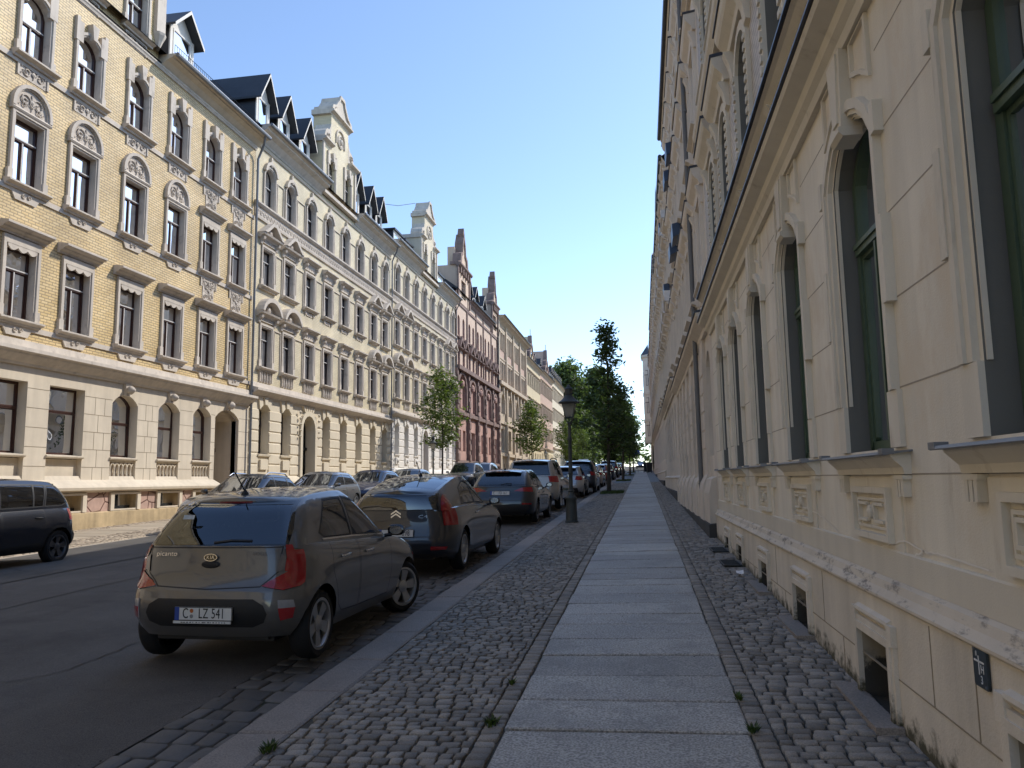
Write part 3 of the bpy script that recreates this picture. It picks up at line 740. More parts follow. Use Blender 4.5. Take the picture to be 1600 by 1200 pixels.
# block joints of the ground floor piers, cut as shallow grooves
mb = B.mb()
edges = [9.9] + [v for o in gw for v in (o[0] - o[1] / 2, o[0] + o[1] / 2)] + [Y1]
for k in range(0, len(edges), 2):
    a, b = edges[k], edges[k + 1]
    if b - a < .15 or b < 16: continue
    for q, z in enumerate((2.25, 2.8, 3.35, 3.9, 4.45)):
        mb.box(-.01, .004, a + .01, b - .01, z - .008, z + .008)
        if b - a > 1.0:
            y = a + (b - a) * (.5 if q % 2 else .38); mb.box(-.01, .004, y - .007, y + .007, z - .55 + .008, z - .008)
            if q % 2 == 0: mb.box(-.01, .004, b - .35 - .007, b - .35 + .007, z - .55 + .008, z - .008)
B.add('block_joint', mb, pm('joint_mortar', (.24, .19, .13), var=.1))['kind'] = 'stuff'
for o in gw[:-1]:
    arched = o[4] > 0
    apr = MB(); wd = o[1]
    apr.box(-.33, -.05, -wd / 2, wd / 2, -.78, -.72); 
    if arched:
        apr.box(-.33, -.14, -wd / 2, wd / 2, -.72, -.12)
        for i in range(6):
            u = -wd * .4 + wd * .16 * i
            apr.lathe([(.035, -.72), (.045, -.6), (.028, -.45), (.045, -.3)], 6, (-.09, u, 0))
            apr.ring(outline(wd * .16, .02, wd * .075, 5, -.3, u + wd * .08), outline(wd * .1, .02, wd * .045, 5, -.3, u + wd * .08), -.12, -.055)
        apr.box(-.2, -.04, -wd / 2, wd / 2, -.17, -.09)
    else: apr.box(-.33, -.16, -wd / 2, wd / 2, -.72, -.12)
    apr.mould([(-.3, -.10), (.04, -.10), (.07, -.06), (.07, -.02), (-.34, .02)], -wd / 2 - .03, wd / 2 + .03)
    apr.mould([(-.05, -.78), (.02, -.78), (-.05, -.62)], -wd / 2, wd / 2)
    ex = [('apron', apr.mesh('apron', G['stone']), [])]
    if arched:
        km = MB(); top = o[3] - 2.6 + o[4]
        km.lathe([(.001, .06), (.12, .10), (.15, .19), (.10, .27), (.04, .33), (.001, .34)], 9, (0, 0, top + .16), 0, 'x')
        km.prism([(-.10, top - .03), (-.15, top + .36), (.15, top + .36), (.10, top - .03)], 0, .10)
        ex.append(('keystone', km.mesh('keystone', G['trim'], 50), []))
    t = window_tree(wd, o[3] - 2.6, o[4], .34, G['brown'], G['glass'], ex, transom=.64, mull=wd > 1.6, cprob=0, light=None)
    B.place(t, o[0], 2.6)
# doorway: deep plastered passage with a brown timber door
o = gw[-1]; mb = B.mb(); d = 1.1
reveals(mb, [(o[0], o[1] - .12, .5, o[3] - .05, o[4] - .02)], d, w=-.1, sill=False); mb.ring(outline(o[1], o[3] - .5, o[4], 8, .5, o[0]), outline(o[1] - .12, o[3] - .55, o[4] - .02, 8, .5, o[0]), -.3, -.1)
mb.box(-d, .1, o[0] - o[1] / 2, o[0] + o[1] / 2, .3, .52)
B.add('doorway', mb, G['stone'])
mb = B.mb(); mb.poly(outline(o[1], o[3] - .5, o[4], 8, .5, o[0]), -d - .02)
for a in (-.42, .42):
    for z0, z1 in ((.7, 1.5), (1.65, 2.9)): mb.ring([(o[0] + a - .3, z0), (o[0] + a - .3, z1), (o[0] + a + .3, z1), (o[0] + a + .3, z0)], [(o[0] + a - .22, z0 + .08), (o[0] + a - .22, z1 - .08), (o[0] + a + .22, z1 - .08), (o[0] + a + .22, z0 + .08)], -d - .02, -d + .04)
mb.box(-d - .02, -d + .1, o[0] - .9, o[0] + .9, 3.05, 3.2); mb.box(-d - .02, -d + .07, o[0] - .05, o[0] + .05, .5, 3.05)
dr = B.add('door', mb, G['wood'])
mb = B.mb(); mb.tube([(-d + .1, o[0] + .12, 1.45), (-d + .1, o[0] + .12, 1.75)], .018, 6); B.add('handle', mb, G['zinc'], dr)
km = B.mb(); top = o[3] + o[4]
km.lathe([(.001, .06), (.14, .10), (.17, .2), (.11, .28), (.001, .35)], 9, (0, o[0], top + .18), 0, 'x'); km.prism([(o[0] - .1, top - .03), (o[0] - .15, top + .36), (o[0] + .15, top + .36), (o[0] + .1, top - .03)], 0, .1)
B.add('keystone', km, G['trim'], smooth=50)
# base: stained foot, pink stone, ledge
bw = [(20.5, 1.2, .9, 1.44, 0), (23.1, 1.15, .9, 1.44, 0), (25.5, 1.15, .9, 1.44, 0), (27.6, 1.0, .9, 1.44, 0)]
mb = B.mb(); wallrow(mb, Y0, 28.6, .86, 1.52, bw, .16); reveals(mb, bw, .4, .16, 1); wallrow(mb, 30.55, Y1, .86, 1.52, [], .16); B.add('crazy_plinth', mb, [G['pink'], G['stonedk']])
mb = B.mb(); mb.mould([(0, -.4), (.26, -.4), (.26, .84), (.16, .875), (0, .875)], Y0, 28.62); mb.mould([(0, -.4), (.26, -.4), (.26, .84), (.16, .875), (0, .875)], 30.55, Y1); B.add('foot_course', mb, G['stonedk'])
mb = B.mb(); pr = [(.12, 1.47), (.18, 1.47), (.22, 1.5), (.36, 1.54), (.38, 1.62), (.34, 1.68), (.02, 1.86), (0, 1.86)]
mb.mould(pr, Y0, 28.66); mb.mould(pr, 30.5, Y1); B.add('base_ledge', mb, G['stone'])
for yc, wd, a, b, _ in bw:
    mb = MB(); mb.ring([(-wd / 2 - .17, -.02), (-wd / 2 - .17, b - a + .02), (wd / 2 + .17, b - a + .02), (wd / 2 + .17, -.02)], [(-wd / 2, -.02), (-wd / 2, b - a - .05), (wd / 2, b - a - .05), (wd / 2, -.02)], 0, .07)
    mb.box(.0, .03, -wd / 2, wd / 2, -.02, .03)
    fr = mb.mesh('basement_window', G['stone'])
    pb = MB(); pb.poly(outline(wd, b - a), -.3); pb.box(-.3, -.22, -wd / 2, wd / 2, 0, .12); pb.box(-.3, -.26, -.03, .03, .12, b - a)
    B.place(('basement_window', fr, [('pane', pb.mesh('pane', G['glassd']), [])]), yc, a, .16, jit=0)
# belt cornice over the ground floor
mould(B, 'belt_cornice', [(0, 5.05), (.06, 5.05), (.1, 5.12), (.16, 5.16), (.34, 5.3), (.36, 5.34), (.44, 5.38), (.44, 5.48), (.1, 5.56), (.08, 5.75), (0, 5.75)], Y0, Y1, G['trim'])
# brick storeys
ow = 1.04; ops = []
for c in C: ops += [(c, ow, 6.30, 8.30, 0), (c, ow, 10.12, 12.06, 0), (c, ow, 13.88, 15.48, .42)]
f4 = [(20.3, ow, 17.45, 19.1, .4), (22.75, ow, 17.45, 19.1, .4)]
mb = B.mb()
for z0, z1 in ((5.6, 9.2), (9.2, 13.0), (13.0, 17.1)): wallrow(mb, Y0, Y1, z0, z1, [o for o in ops if z0 < o[2] < z1])
wallrow(mb, 14.5, 24.05, 17.1, 21.8, f4)
mb.face([(0, 14.5, 21.8), (0, 24.05, 21.8), (0, 19.3, 25)])
reveals(mb, ops + f4, .24, m=1)
B.add('brick_wall', mb, [G['brick1'], G['trim']])
mould(B, 'string_course', [(0, 6.02), (.045, 6.02), (.045, 6.17), (0, 6.17)], Y0, Y1, G['trim'])
mould(B, 'string_course', [(0, 9.84), (.045, 9.84), (.045, 9.99), (0, 9.99)], Y0, Y1, G['trim'])
mould(B, 'string_course', [(0, 13.58), (.045, 13.58), (.045, 13.74), (0, 13.74)], Y0, Y1, G['trim'])
mould(B, 'string_course', [(0, 16.86), (.05, 16.86), (.07, 16.93), (.1, 16.97), (.1, 17.02), (0, 17.06)], Y0, Y1, G['trim'])
f1 = window_tree(ow, 2.0, 0, .22, G['brown'], G['glass'], [('surround', surround_mesh(ow, 2.0, 0, G['trim'], .145, .08, 'scallop'), []), ('sill', sill_mesh(1.56, G['trim'], .24, .17, 'trap'), []), ('hood', hood_mesh('straight', 1.72, 2.32, G['trim'], .36), [])], light=G['whitef'])
f2 = window_tree(ow, 1.94, 0, .22, G['brown'], G['glass'], [('surround', surround_mesh(ow, 1.94, 0, G['trim'], .145, .08), []), ('sill', sill_mesh(1.56, G['trim'], .24, .17, 'trap'), []), ('lunette', lunette(ow + .42, 2.16, .80, G['trim']), [])], light=G['whitef'])
f2b = window_tree(ow, 1.94, 0, .22, G['brown'], G['glass'], [('surround', surround_mesh(ow, 1.94, 0, G['trim'], .145, .08, 'scallop'), []), ('sill', sill_mesh(1.56, G['trim'], .24, .17, 'relief'), []), ('hood', hood_mesh('straight', 1.6, 2.26, G['trim'], .30), [])], light=G['whitef'])
f3 = window_tree(ow, 1.6, .42, .22, G['brown'], G['glass'], [('surround', surround_mesh(ow, 1.6, .42, G['trim'], .145, .09, 'fan'), []), ('sill', sill_mesh(1.6, G['trim'], .26, .18, 'relief'), [])], light=G['whitef'])
def relief_panel(w, h):
    mb = MB(); mb.box(0, .03, -w / 2, w / 2, 0, h); scrolls(mb, .045, 0, .05, h - .05, w / 2 - .03, 0, 2); scrolls(mb, .05, 0, .2, h - .2, w / 4, 0, 2)
    return mb.mesh('relief_panel', G['trim'])
rp = relief_panel(.78, .92)
for c in C:
    B.place(f1, c, 6.30); B.place(f2b if c > 27 else f2, c, 10.12); B.place(f3, c, 13.88)
    if c > 27:
        link('relief_panel', rp, B.e, (0, c - B.Y0, 12.66 - B.zb)); link('relief_panel', rp, B.e, (0, c - B.Y0, 8.88 - B.zb))
for o in f4: B.place(f3, o[0], 17.45)
eave(B, 24.15, Y1 + .1, 17.0, 17.42, .62, G['stone'])
rail(B, 24.4, 30.9, 17.62, .42, G['zincdk'])
roof(B, Y0, Y1, 17.4, rise=3.0, run=3.4)
body(B, Y0, Y1, 17.4, G['cream'])
mb = B.mb(); mb.prism([(23.7, 18.1), (23.7, 22.5), (24.2, 22.5), (24.2, 18.1)], 0, .14); mb.lathe([(.05, 17.45), (.10, 17.6), (.17, 17.8), (.26, 18.0), (.28, 18.1)], 8, (.02, 23.95, 0)); mb.box(-3, -.01, 23.9, 24.05, 17.1, 21.8)
B.add('corner_pilaster', mb, G['trim'])
dormer(B, 26.5, 17.75, 1.6, 2.0, .85, wf=-.75, back=3)
pipe(B, 31.28, .5, 17.35)

# ================================================================= pale houses with pediments (two of a kind)
def pediment_house(B, Y0, Y1, C, dz, white, flat, door_i, gab, pipeY):
    Z = lambda z: z + dz
    gmat = G['white'] if white else G['cream']
    tr = G['trim']
    od = .98; zc = Z(5.6)
    gops = [(c + (.05 if i == door_i else 0), 1.0 if i != door_i else 1.5, Z(3.0) if i != door_i else Z(1.2), Z(4.95) if i != door_i else Z(4.35), .32 if i != door_i else .75) for i, c in enumerate(C)]
    mb = B.mb(); wallrow(mb, Y0, Y1, Z(.0), Z(5.62), gops); reveals(mb, gops, .42); ed = [Y0] + [v for o in gops for v in (o[0] - o[1] / 2, o[0] + o[1] / 2)] + [Y1]
    for k in range(0, len(ed), 2):
        a, b = ed[k] + .02, ed[k + 1] - .02
        if b - a < .1: continue
        for q in range(6): mb.mould([(0, Z(2.06) + q * .5), (.03, Z(2.075) + q * .5), (.04, Z(2.09) + q * .5), (.04, Z(2.48) + q * .5), (.03, Z(2.495) + q * .5), (0, Z(2.51) + q * .5)], a, b)
    for i, o in enumerate(gops):
        if i == door_i: continue
        for sg in (-1, 1):   # splayed voussoirs
            mb.prism([(o[0] + sg * .5, Z(5.0)), (o[0] + sg * .62, Z(5.55)), (o[0] + sg * .30, Z(5.55)), (o[0] + sg * .2, Z(5.22))], 0, .09)
        mb.prism([(o[0] - .12, Z(5.24)), (o[0] - .17, Z(5.6)), (o[0] + .17, Z(5.6)), (o[0] + .12, Z(5.24))], 0, .14)
    B.add('ground_floor_wall', mb, gmat)
    mb = B.mb()
    for i, o in enumerate(gops):
        if i == door_i: continue
        mb.box(0, .1, o[0] - .36, o[0] + .36, Z(2.3), Z(2.75)); mb.mould([(0, Z(2.88)), (.1, Z(2.9)), (.12, Z(2.98)), (-.2, Z(3.02))], o[0] - .58, o[0] + .58)
        if white: mb.lathe([(.001, .1), (.16, .13), (.1, .2), (.001, .22)], 8, (0, o[0], Z(2.52)), 0, 'x')
    mb.mould([(0, Z(-.4)), (.2, Z(-.4)), (.2, Z(1.75)), (.1, Z(1.95)), (0, Z(2.02))], Y0, gops[door_i][0] - .85); mb.mould([(0, Z(-.4)), (.2, Z(-.4)), (.2, Z(1.75)), (.1, Z(1.95)), (0, Z(2.02))], gops[door_i][0] + .85, Y1)
    B.add('base_course', mb, gmat)
    t = window_tree(1.0, 1.95, .32, .42, G['darkf'], G['glassd'], transom=.68, mull=False)
    for i, o in enumerate(gops):
        if i != door_i: B.place(t, o[0], Z(3.0))
    o = gops[door_i]; mb = B.mb(); mb.poly(outline(o[1], o[3] - o[2], o[4], 8, o[2], o[0]), -.45)
    for a in (-.36, .36):
        mb.ring([(o[0] + a - .3, o[2] + .2), (o[0] + a - .3, o[2] + 1.9), (o[0] + a + .3, o[2] + 1.9), (o[0] + a + .3, o[2] + .2)], [(o[0] + a - .2, o[2] + .3), (o[0] + a - .2, o[2] + 1.8), (o[0] + a + .2, o[2] + 1.8), (o[0] + a + .2, o[2] + .3)], -.45, -.38)
    mb.box(-.45, -.33, o[0] - .74, o[0] + .74, o[2] + 2.15, o[2] + 2.3)
    B.add('door', mb, G['iron'] if not white else G['wood'])
    mb = B.mb()
    mb.ring(outline(o[1] + .5, o[3] - o[2], o[4] + .25, 8, o[2], o[0]), outline(o[1], o[3] - o[2], o[4], 8, o[2], o[0]), 0, .13)
    for sg in (-1, 1):
        for k in range(5): mb.lathe([(.001, .08), (.11 - .012 * k, .14), (.001, .25)], 7, (0, o[0] + sg * 1.12, Z(5.2) - .3 * k), 0, 'x')
    for k in range(-2, 3): mb.prism([(o[0] + .16 * k - .06, Z(5.12)), (o[0] + .3 * k - .1, Z(5.55)), (o[0] + .3 * k + .1, Z(5.55)), (o[0] + .16 * k + .06, Z(5.12))], 0, .12)
    B.add('door_surround', mb, gmat)
    mould(B, 'belt_cornice', [(0, Z(5.55)), (.07, Z(5.55)), (.1, Z(5.62)), (.30, Z(5.74)), (.42, Z(5.8)), (.42, Z(5.9)), (.08, Z(5.98)), (.06, Z(6.2)), (0, Z(6.2))], Y0, Y1, tr)
    ops = []
    for c in C: ops += [(c, od, Z(6.95), Z(8.82), 0), (c, od, Z(10.72), Z(12.5), 0), (c, od, Z(14.58), Z(16.05), .42)]
    mb = B.mb()
    for z0, z1 in ((5.6, 9.5), (9.5, 13.2), (13.2, 17.75)): wallrow(mb, Y0, Y1, Z(z0), Z(z1), [q for q in ops if Z(z0) < q[2] < Z(z1)])
    reveals(mb, ops, .24, m=1); bwall = mb
    mk = lambda hood, h, ap, w=od: window_tree(w, h, 0, .22, G['darkf'], G['glass'], [('surround', surround_mesh(w, h, 0, tr, .15, .07), []), ('sill', sill_mesh(1.62, tr, .26, .17, ap), []), ('hood', hood_mesh(hood, 1.95 if hood in ('tri', 'seg') else 1.62, h + .30, tr, .34), [])], light=G['whitef'])
    ped1, pl1 = mk('seg', 1.87, 'balus'), mk('bracket', 1.87, 'balus')
    ped2, pl2 = mk('tri', 1.78, None), mk('bracket', 1.78, 'drop')
    t3 = window_tree(od, 1.47, .42, .22, G['darkf'], G['glass'], [('surround', surround_mesh(od, 1.47, .42, tr, .13, .08, 'crest', False), [])], light=G['whitef'])
    n = len(C)
    for i, c in enumerate(C):
        p = i < 2 or i >= n - 2
        B.place(ped1 if p else pl1, c, Z(6.95)); B.place(ped2 if p else pl2, c, Z(10.72)); B.place(t3, c, Z(14.58))
    # thin joint strips between the windows, frieze under the top floor
    mb = bwall
    for c0, c1 in zip(C[:-1], C[1:]):
        for z0, z1 in ((6.95, 8.85), (10.7, 12.5), (14.6, 16.1)):
            for q in (c0 + .78, c1 - .78): mb.box(0, .05, q - .02, q + .02, Z(z0), Z(z1), 1)
            mb.box(0, .05, c0 + .8, c1 - .8, Z(z1) - .04, Z(z1), 1)
    B.add('brick_wall', mb, [G['brick2'], tr])
    mb = B.mb(); mb.box(0, .045, Y0, Y1, Z(13.86), Z(14.34)); mb.mould([(0, Z(14.32)), (.12, Z(14.34)), (.2, Z(14.42)), (.2, Z(14.5)), (0, Z(14.56))], Y0, Y1); mb.mould([(0, Z(13.76)), (.08, Z(13.76)), (.1, Z(13.86)), (0, Z(13.88))], Y0, Y1)
    k = Y0 + .25
    while k < Y1 - .2:
        mb.lathe([(.13, .045), (.13, .075), (.08, .075), (.08, .05), (.05, .06), (.001, .09)], 7, (0, k, Z(14.1)), 0, 'x'); k += .31
    B.add('frieze', mb, tr)
    mould(B, 'string_course', [(0, Z(17.2)), (.06, Z(17.2)), (.1, Z(17.28)), (0, Z(17.34))], Y0, Y1, tr)
    g0, g1 = gab
    zt = Z(17.3) if True else 0
    eave(B, Y0, g0, Z(17.42), Z(18.12), .66, tr); eave(B, g1, Y1, Z(17.42), Z(18.12), .66, tr)
    roof(B, Y0, Y1, Z(18.05), rise=3.0, run=3.4); body(B, Y0, Y1, Z(18.05), G['cream'])
    # street gable
    gc = (g0 + g1) / 2; gwid = g1 - g0; zb_ = Z(17.75); z1 = Z(20.6)
    wops = [(gc - 1.22, .92, Z(18.15), Z(19.55), .38), (gc + 1.22, .92, Z(18.15), Z(19.55), .38)]
    mb = B.mb(); wallrow(mb, g0, g1, zb_, z1, wops, .05); reveals(mb, wops, .25, .05)
    for y in (g0, g1): mb.face([(.05, y, zb_), (-2.2, y, zb_), (-2.2, y, z1), (.05, y, z1)])
    mb.face([(.05, g0, z1), (.05, g1, z1), (-2.2, g1, z1), (-2.2, g0, z1)])
    m0, m1 = gc - gwid * .26, gc + gwid * .26; z2 = Z(22.75)
    mb.box(-1.05, .05, m0, m1, z1, z2)
    gb = B.add('street_gable', mb, G['brick2'] if not white else G['cream'])
    mb = B.mb()
    mb.mould([(-1.1, z2), (.06, z2), (.1, z2 + .08), (.3, z2 + .16), (.3, z2 + .26), (-1.1, z2 + .3)], m0 - .2, m1 + .2)
    pk = 1.25; hw = (m1 - m0) / 2 + .12
    prof = [(-hw, 0), (-hw * .95, .22), (-hw * .62, .42), (-hw * .30, .95), (-hw * .22, pk), (hw * .22, pk), (hw * .30, .95), (hw * .62, .42), (hw * .95, .22), (hw, 0)]
    mb.prism([(gc + a, z2 + .3 + b) for a, b in prof], -1.0, .12)
    mb.ring([(gc + a * 1.06, z2 + .3 + b * 1.05) for a, b in prof], [(gc + a * .86, z2 + .3 + b * .9) for a, b in prof], .12, .22)
    for sg in (-1, 1):   # shoulder cornices and volutes
        a, b = sorted((gc + sg * (gwid / 2 + .12), gc + sg * (m1 - gc)))
        mb.mould([(-1.6, z1), (.06, z1), (.12, z1 + .08), (.34, z1 + .18), (.34, z1 + .28), (-1.6, z1 + .3)], a, b)
        vol = [(0, .0), (.95, 0), (.98, .35), (.85, .7), (.6, .95), (.3, 1.0), (.14, 1.25), (0, 1.6)]
        mb.prism([(gc + sg * ((m1 - gc) + a * .9), z1 + .3 + b * .8) for a, b in vol], -.9, .06)
        spiral(mb, gc + sg * ((m1 - gc) + .42), z1 + .3 + .36, .26, 1.2, sg, .09, .04)
        mb.box(.05, .13, *sorted((gc + sg * gwid / 2, gc + sg * (gwid / 2 - .22))), zb_, z1)
    mb.ring(outline(1.35, .55, .45, 8, z1 + .75, gc), outline(1.15, .52, .38, 8, z1 + .75, gc), .05, .13)
    mb.lathe([(.42, .05), (.42, .12), (.33, .16), (.30, .1), (.2, .08), (.14, .2), (.001, .26)], 12, (0, gc, z1 + 1.0), 0, 'x')
    mb.box(.05, .3, g0 - .1, g1 + .1, Z(17.6), Z(17.78))
    B.add('gable_trim', mb, tr, gb)
    tg = window_tree(.92, 1.4, .38, .2, G['darkf'], G['glassd'], [('surround', surround_mesh(.92, 1.4, .38, tr, .14, .08, 'fan', False), [])], light=G['whitef'])
    for q in wops: B.place(tg, q[0], q[2], .05)
    if flat:
        for y in (Y0 + 3.3, Y0 + 5.9, Y1 - 6.0, Y1 - 3.3): flat_dormer(B, y, Z(18.15), wf=-.6)
    else:
        for y in (32.75, 34.95, 37.4, 44.95, 47.35, 49.4): dormer(B, y, Z(18.3), 1.3, 1.85, 1.15, wf=-.5, back=3)
    pipe(B, pipeY, Z(.7), Z(18.0), .62, r=.05)
B = Bld('pediment_house', 'pale yellow tenement with pointed pediments and dark pointed dormers beside the yellow brick house', 'house', 'L', -17.0, 41, .75)
pediment_house(B, 31.36, 50.62, [32.72, 34.92, 37.35, 39.75, 42.2, 44.65, 47.15, 49.4], 0, False, False, 2, (38.6, 43.6), 50.55)
B = Bld('pediment_house', 'pale tenement with whitewashed ground floor and flat dormers, touching the red house', 'house', 'L', -17.0, 60, 1.15)
pediment_house(B, 50.63, 69.68, [52.1, 54.35, 56.75, 59.15, 61.6, 64.1, 66.5, 68.6], .6, True, True, 3, (58.0, 62.9), 69.6)
# aerial wire between the roofs
mb = B.mb(); mb.tube([(-3, 50.8, 22.5), (-2.2, 53.5, 22.6), (-1.2, 56, 23.2), (-.6, 58.6, 24.3)], .02, 4); B.add('aerial_wire', mb, G['zincdk'])

# ================================================================= red house
B = Bld('red_house', 'red and maroon tenement with two stepped gables and a row of dark triangular window hoods', 'house', 'L', -17.0, 80, 1.55)
Y0, Y1 = 69.69, 90.99
bays = [(69.7, 74.6), (74.6, 78.9), (78.9, 82.7), (82.7, 87.2), (87.2, 90.95)]
C = [c for a, b in bays for c in (a + (b - a) * .30, a + (b - a) * .72)]
aops = [((a + b) / 2, (b - a) * .66, 8.5, 10.3, (b - a) * .33) for a, b in bays]
gops = [((a + b) / 2, (b - a) * .66, 4.5 if i not in (1, 4) else 1.4, 6.5, 0) for i, (a, b) in enumerate(bays)]
mb = B.mb(); wallrow(mb, Y0, Y1, 1.0, 7.9, gops); reveals(mb, gops, .4); B.add('ground_floor_wall', mb, G['red'])
mb = B.mb(); wallrow(mb, Y0, Y1, 7.9, 12.3, aops); reveals(mb, aops, .4); B.add('arcade_wall', mb, G['redbrick'])
uops = [(c, .95, 12.5, 14.25, 0) for c in C] + [(c, .9, 15.6, 17.3, .3) for c in C]
mb = B.mb(); wallrow(mb, Y0, Y1, 12.3, 14.9, [o for o in uops if o[2] < 13]); wallrow(mb, Y0, Y1, 14.9, 20.0, [o for o in uops if o[2] > 13]); reveals(mb, uops, .3, m=1); B.add('upper_wall', mb, [G['pinkpl'], G['red']])
mb = B.mb()
for y in [b[0] for b in bays] + [90.9]:
    mb.box(0, .28, y - .28, y + .28, .9, 12.2)
    for k in range(10): mb.box(.28, .36, y - .32, y + .32, 1.5 + k * 1.05, 2.1 + k * 1.05)
for z, h, p in ((7.9, .35, .3), (12.15, .4, .45), (3.3, .3, .25)): mb.box(0, p, Y0, Y1, z, z + h)
for a, b in bays:
    mb.ring(outline((b - a) * .66 + .7, 1.8, (b - a) * .33 + .3, 8, 8.5, (a + b) / 2), outline((b - a) * .66, 1.8, (b - a) * .33, 8, 8.5, (a + b) / 2), 0, .18)
for y in [b[0] for b in bays[1:]] + [Y0 + .12, Y1 - .12]: mb.box(0, .12, y - .12, y + .12, 12.5, 19.9)
for c in C: mb.mould([(0, 15.25), (.2, 15.3), (.22, 15.42), (0, 15.5)], c - .62, c + .62)
mb.box(0, .1, Y0, Y1, 18.6, 18.85)
B.add('maroon_trim', mb, G['maroon'])
tw = window_tree(.95, 1.75, 0, .28, G['darkf'], G['glassd'], [('hood', (lambda: (lambda m: (m.prism([(-.85, 1.95), (0, 2.85), (.85, 1.95)], 0, .12), m.ring([(-.95, 1.9), (0, 3.0), (.95, 1.9)], [(-.7, 1.9), (0, 2.6), (.7, 1.9)], 0, .4), m.mould([(0, 1.72), (.3, 1.8), (.34, 1.92), (0, 1.94)], -.95, .95), m.mesh('hood', G['maroon']))[-1])(MB()))(), [])])
tw2 = window_tree(.9, 1.7, .3, .28, G['darkf'], G['glassd'])
for c in C: B.place(tw, c, 12.5); B.place(tw2, c, 15.6)
for o in aops:
    t = window_tree(o[1], o[3] - o[2], o[4], .4, G['maroon'], G['glassd'], transom=.85, t=.3); B.place(t, o[0], o[2])
    mb = B.mb(); mb.box(-.38, .0, o[0] - .4, o[0] + .4, 8.5, 10.6); mb.lathe([(.001, .0), (.42, .1), (.3, .25), (.001, .3)], 8, (0, o[0], 11.0), 0, 'x'); B.add('carved_pier', mb, G['red'])
for i, o in enumerate(gops):
    t = window_tree(o[1], o[3] - o[2], 0, .4, G['maroon'], G['glassd'], transom=.8 if i not in (1, 4) else .55, t=.25); B.place(t, o[0], o[2])
    if i not in (1, 4): mb = B.mb(); mb.box(-.38, .02, o[0] - .42, o[0] + .42, 4.5, 6.5); B.add('carved_pier', mb, G['red'])
eave(B, 75.4, 87.4, 19.4, 20.0, .5, G['maroon'], G['zincdk']); roof(B, Y0, Y1, 19.95, rise=2.6, run=3.2); body(B, Y0, Y1, 20.0, pm('bare_firewall', (.22, .22, .21), var=.25, scale=.8, streak=.3))
for g0, g1 in ((70.4, 75.3), (87.5, 90.95)):
    gc = (g0 + g1) / 2; hw = (g1 - g0) / 2
    wo_ = [(gc, 1.9, 19.5, 21.3, 0)]
    mb = B.mb(); wallrow(mb, g0, g1, 18.9, 22.4, wo_, .12); reveals(mb, wo_, .3, .12)
    for y in (g0, g1): mb.face([(.12, y, 18.9), (-3.5, y, 18.9), (-3.5, y, 22.4), (.12, y, 22.4)])
    prof = [(-hw, 0), (-hw, .3), (-hw * .62, .6), (-hw * .55, 1.4), (-hw * .28, 1.7), (-hw * .24, 2.6), (0, 3.7), (hw * .24, 2.6), (hw * .28, 1.7), (hw * .55, 1.4), (hw * .62, .6), (hw, .3), (hw, 0)]
    mb.prism([(gc + a, 22.4 + b) for a, b in prof], -.5, .12)
    mb.box(-1.2, -.5, gc - hw * .5, gc + hw * .5, 22.4, 24.6)
    gb = B.add('street_gable', mb, G['pinkpl'])
    mb = B.mb(); mb.ring([(gc + a * 1.08, 22.4 + b * 1.03) for a, b in prof], [(gc + a * .75, 22.4 + b * .88) for a, b in prof], -.6, .25)
    mb.mould([(0, 22.2), (.3, 22.3), (.5, 22.45), (.5, 22.6), (0, 22.7)], g0 - .2, g1 + .2)
    for k in range(5): mb.box(.12, .4, g0 + (g1 - g0) * (k + .5) / 5 - .15, g0 + (g1 - g0) * (k + .5) / 5 + .15, 21.7, 22.25)
    for y in (g0, g1): mb.box(.12, .24, y - .18, y + .18, 18.9, 22.3)
    mb.prism([(gc - .2, 25.9), (gc - .3, 26.2), (gc, 26.8), (gc + .3, 26.2), (gc + .2, 25.9)], -.4, .2)
    B.add('gable_trim', mb, G['maroon'], gb)
    B.place(window_tree(1.9, 1.8, 0, .25, G['maroon'], G['glassd'], transom=.7, t=.22), gc, 19.5, .12)
for y in (77.2, 80.4, 84.6): dormer(B, y, 20.1, 1.7, 1.4, 1.1, wf=-.5, back=3)
pipe(B, 90.9, 1.6, 19.9, .45, G['zincdk'])

# ================================================================= tan house with tall pilasters
B = Bld('pilaster_house', 'tan and rose house with tall stone pilasters and wide eave beyond the red house', 'house', 'L', -17.0, 102, 2.1)
Y0, Y1 = 91.0, 114.1
P = [91.3, 96.6, 102.2, 108.0, 113.8]
ops1 = []; tops = []; arcs = []; gro = []
for a, b in zip(P[:-1], P[1:]):
    m = (a + b) / 2
    tops += [(m + d, 1.0, z0, z0 + 2.2, 0) for d in (-1.35, 0, 1.35) for z0 in (14.1, 17.9)]
    arcs += [(m, 2.7, 9.9, 11.2, 1.2)]; gro += [(m, 2.7, 5.4, 8.0, 0)]
mb = B.mb(); wallrow(mb, Y0, Y1, 1.5, 9.0, gro); reveals(mb, gro, .45); wallrow(mb, Y0, Y1, 9.0, 13.5, arcs); reveals(mb, arcs, .45); B.add('lower_wall', mb, G['tan'])
mb = B.mb(); wallrow(mb, Y0, Y1, 13.5, 17.2, [o for o in tops if o[2] < 15]); wallrow(mb, Y0, Y1, 17.2, 21.3, [o for o in tops if o[2] > 15]); reveals(mb, tops, .3); B.add('upper_wall', mb, G['rose'])
mb = B.mb()
for p in P: mb.box(0, .3, p - .3, p + .3, 1.4, 21.2); mb.box(0, .4, p - .4, p + .4, 1.4, 4.8)
for z, h, q in ((8.6, .35, .2), (13.3, .45, .55), (4.6, .4, .3), (16.7, .2, .15), (20.4, .2, .15)): mb.box(0, q, Y0, Y1, z, z + h)
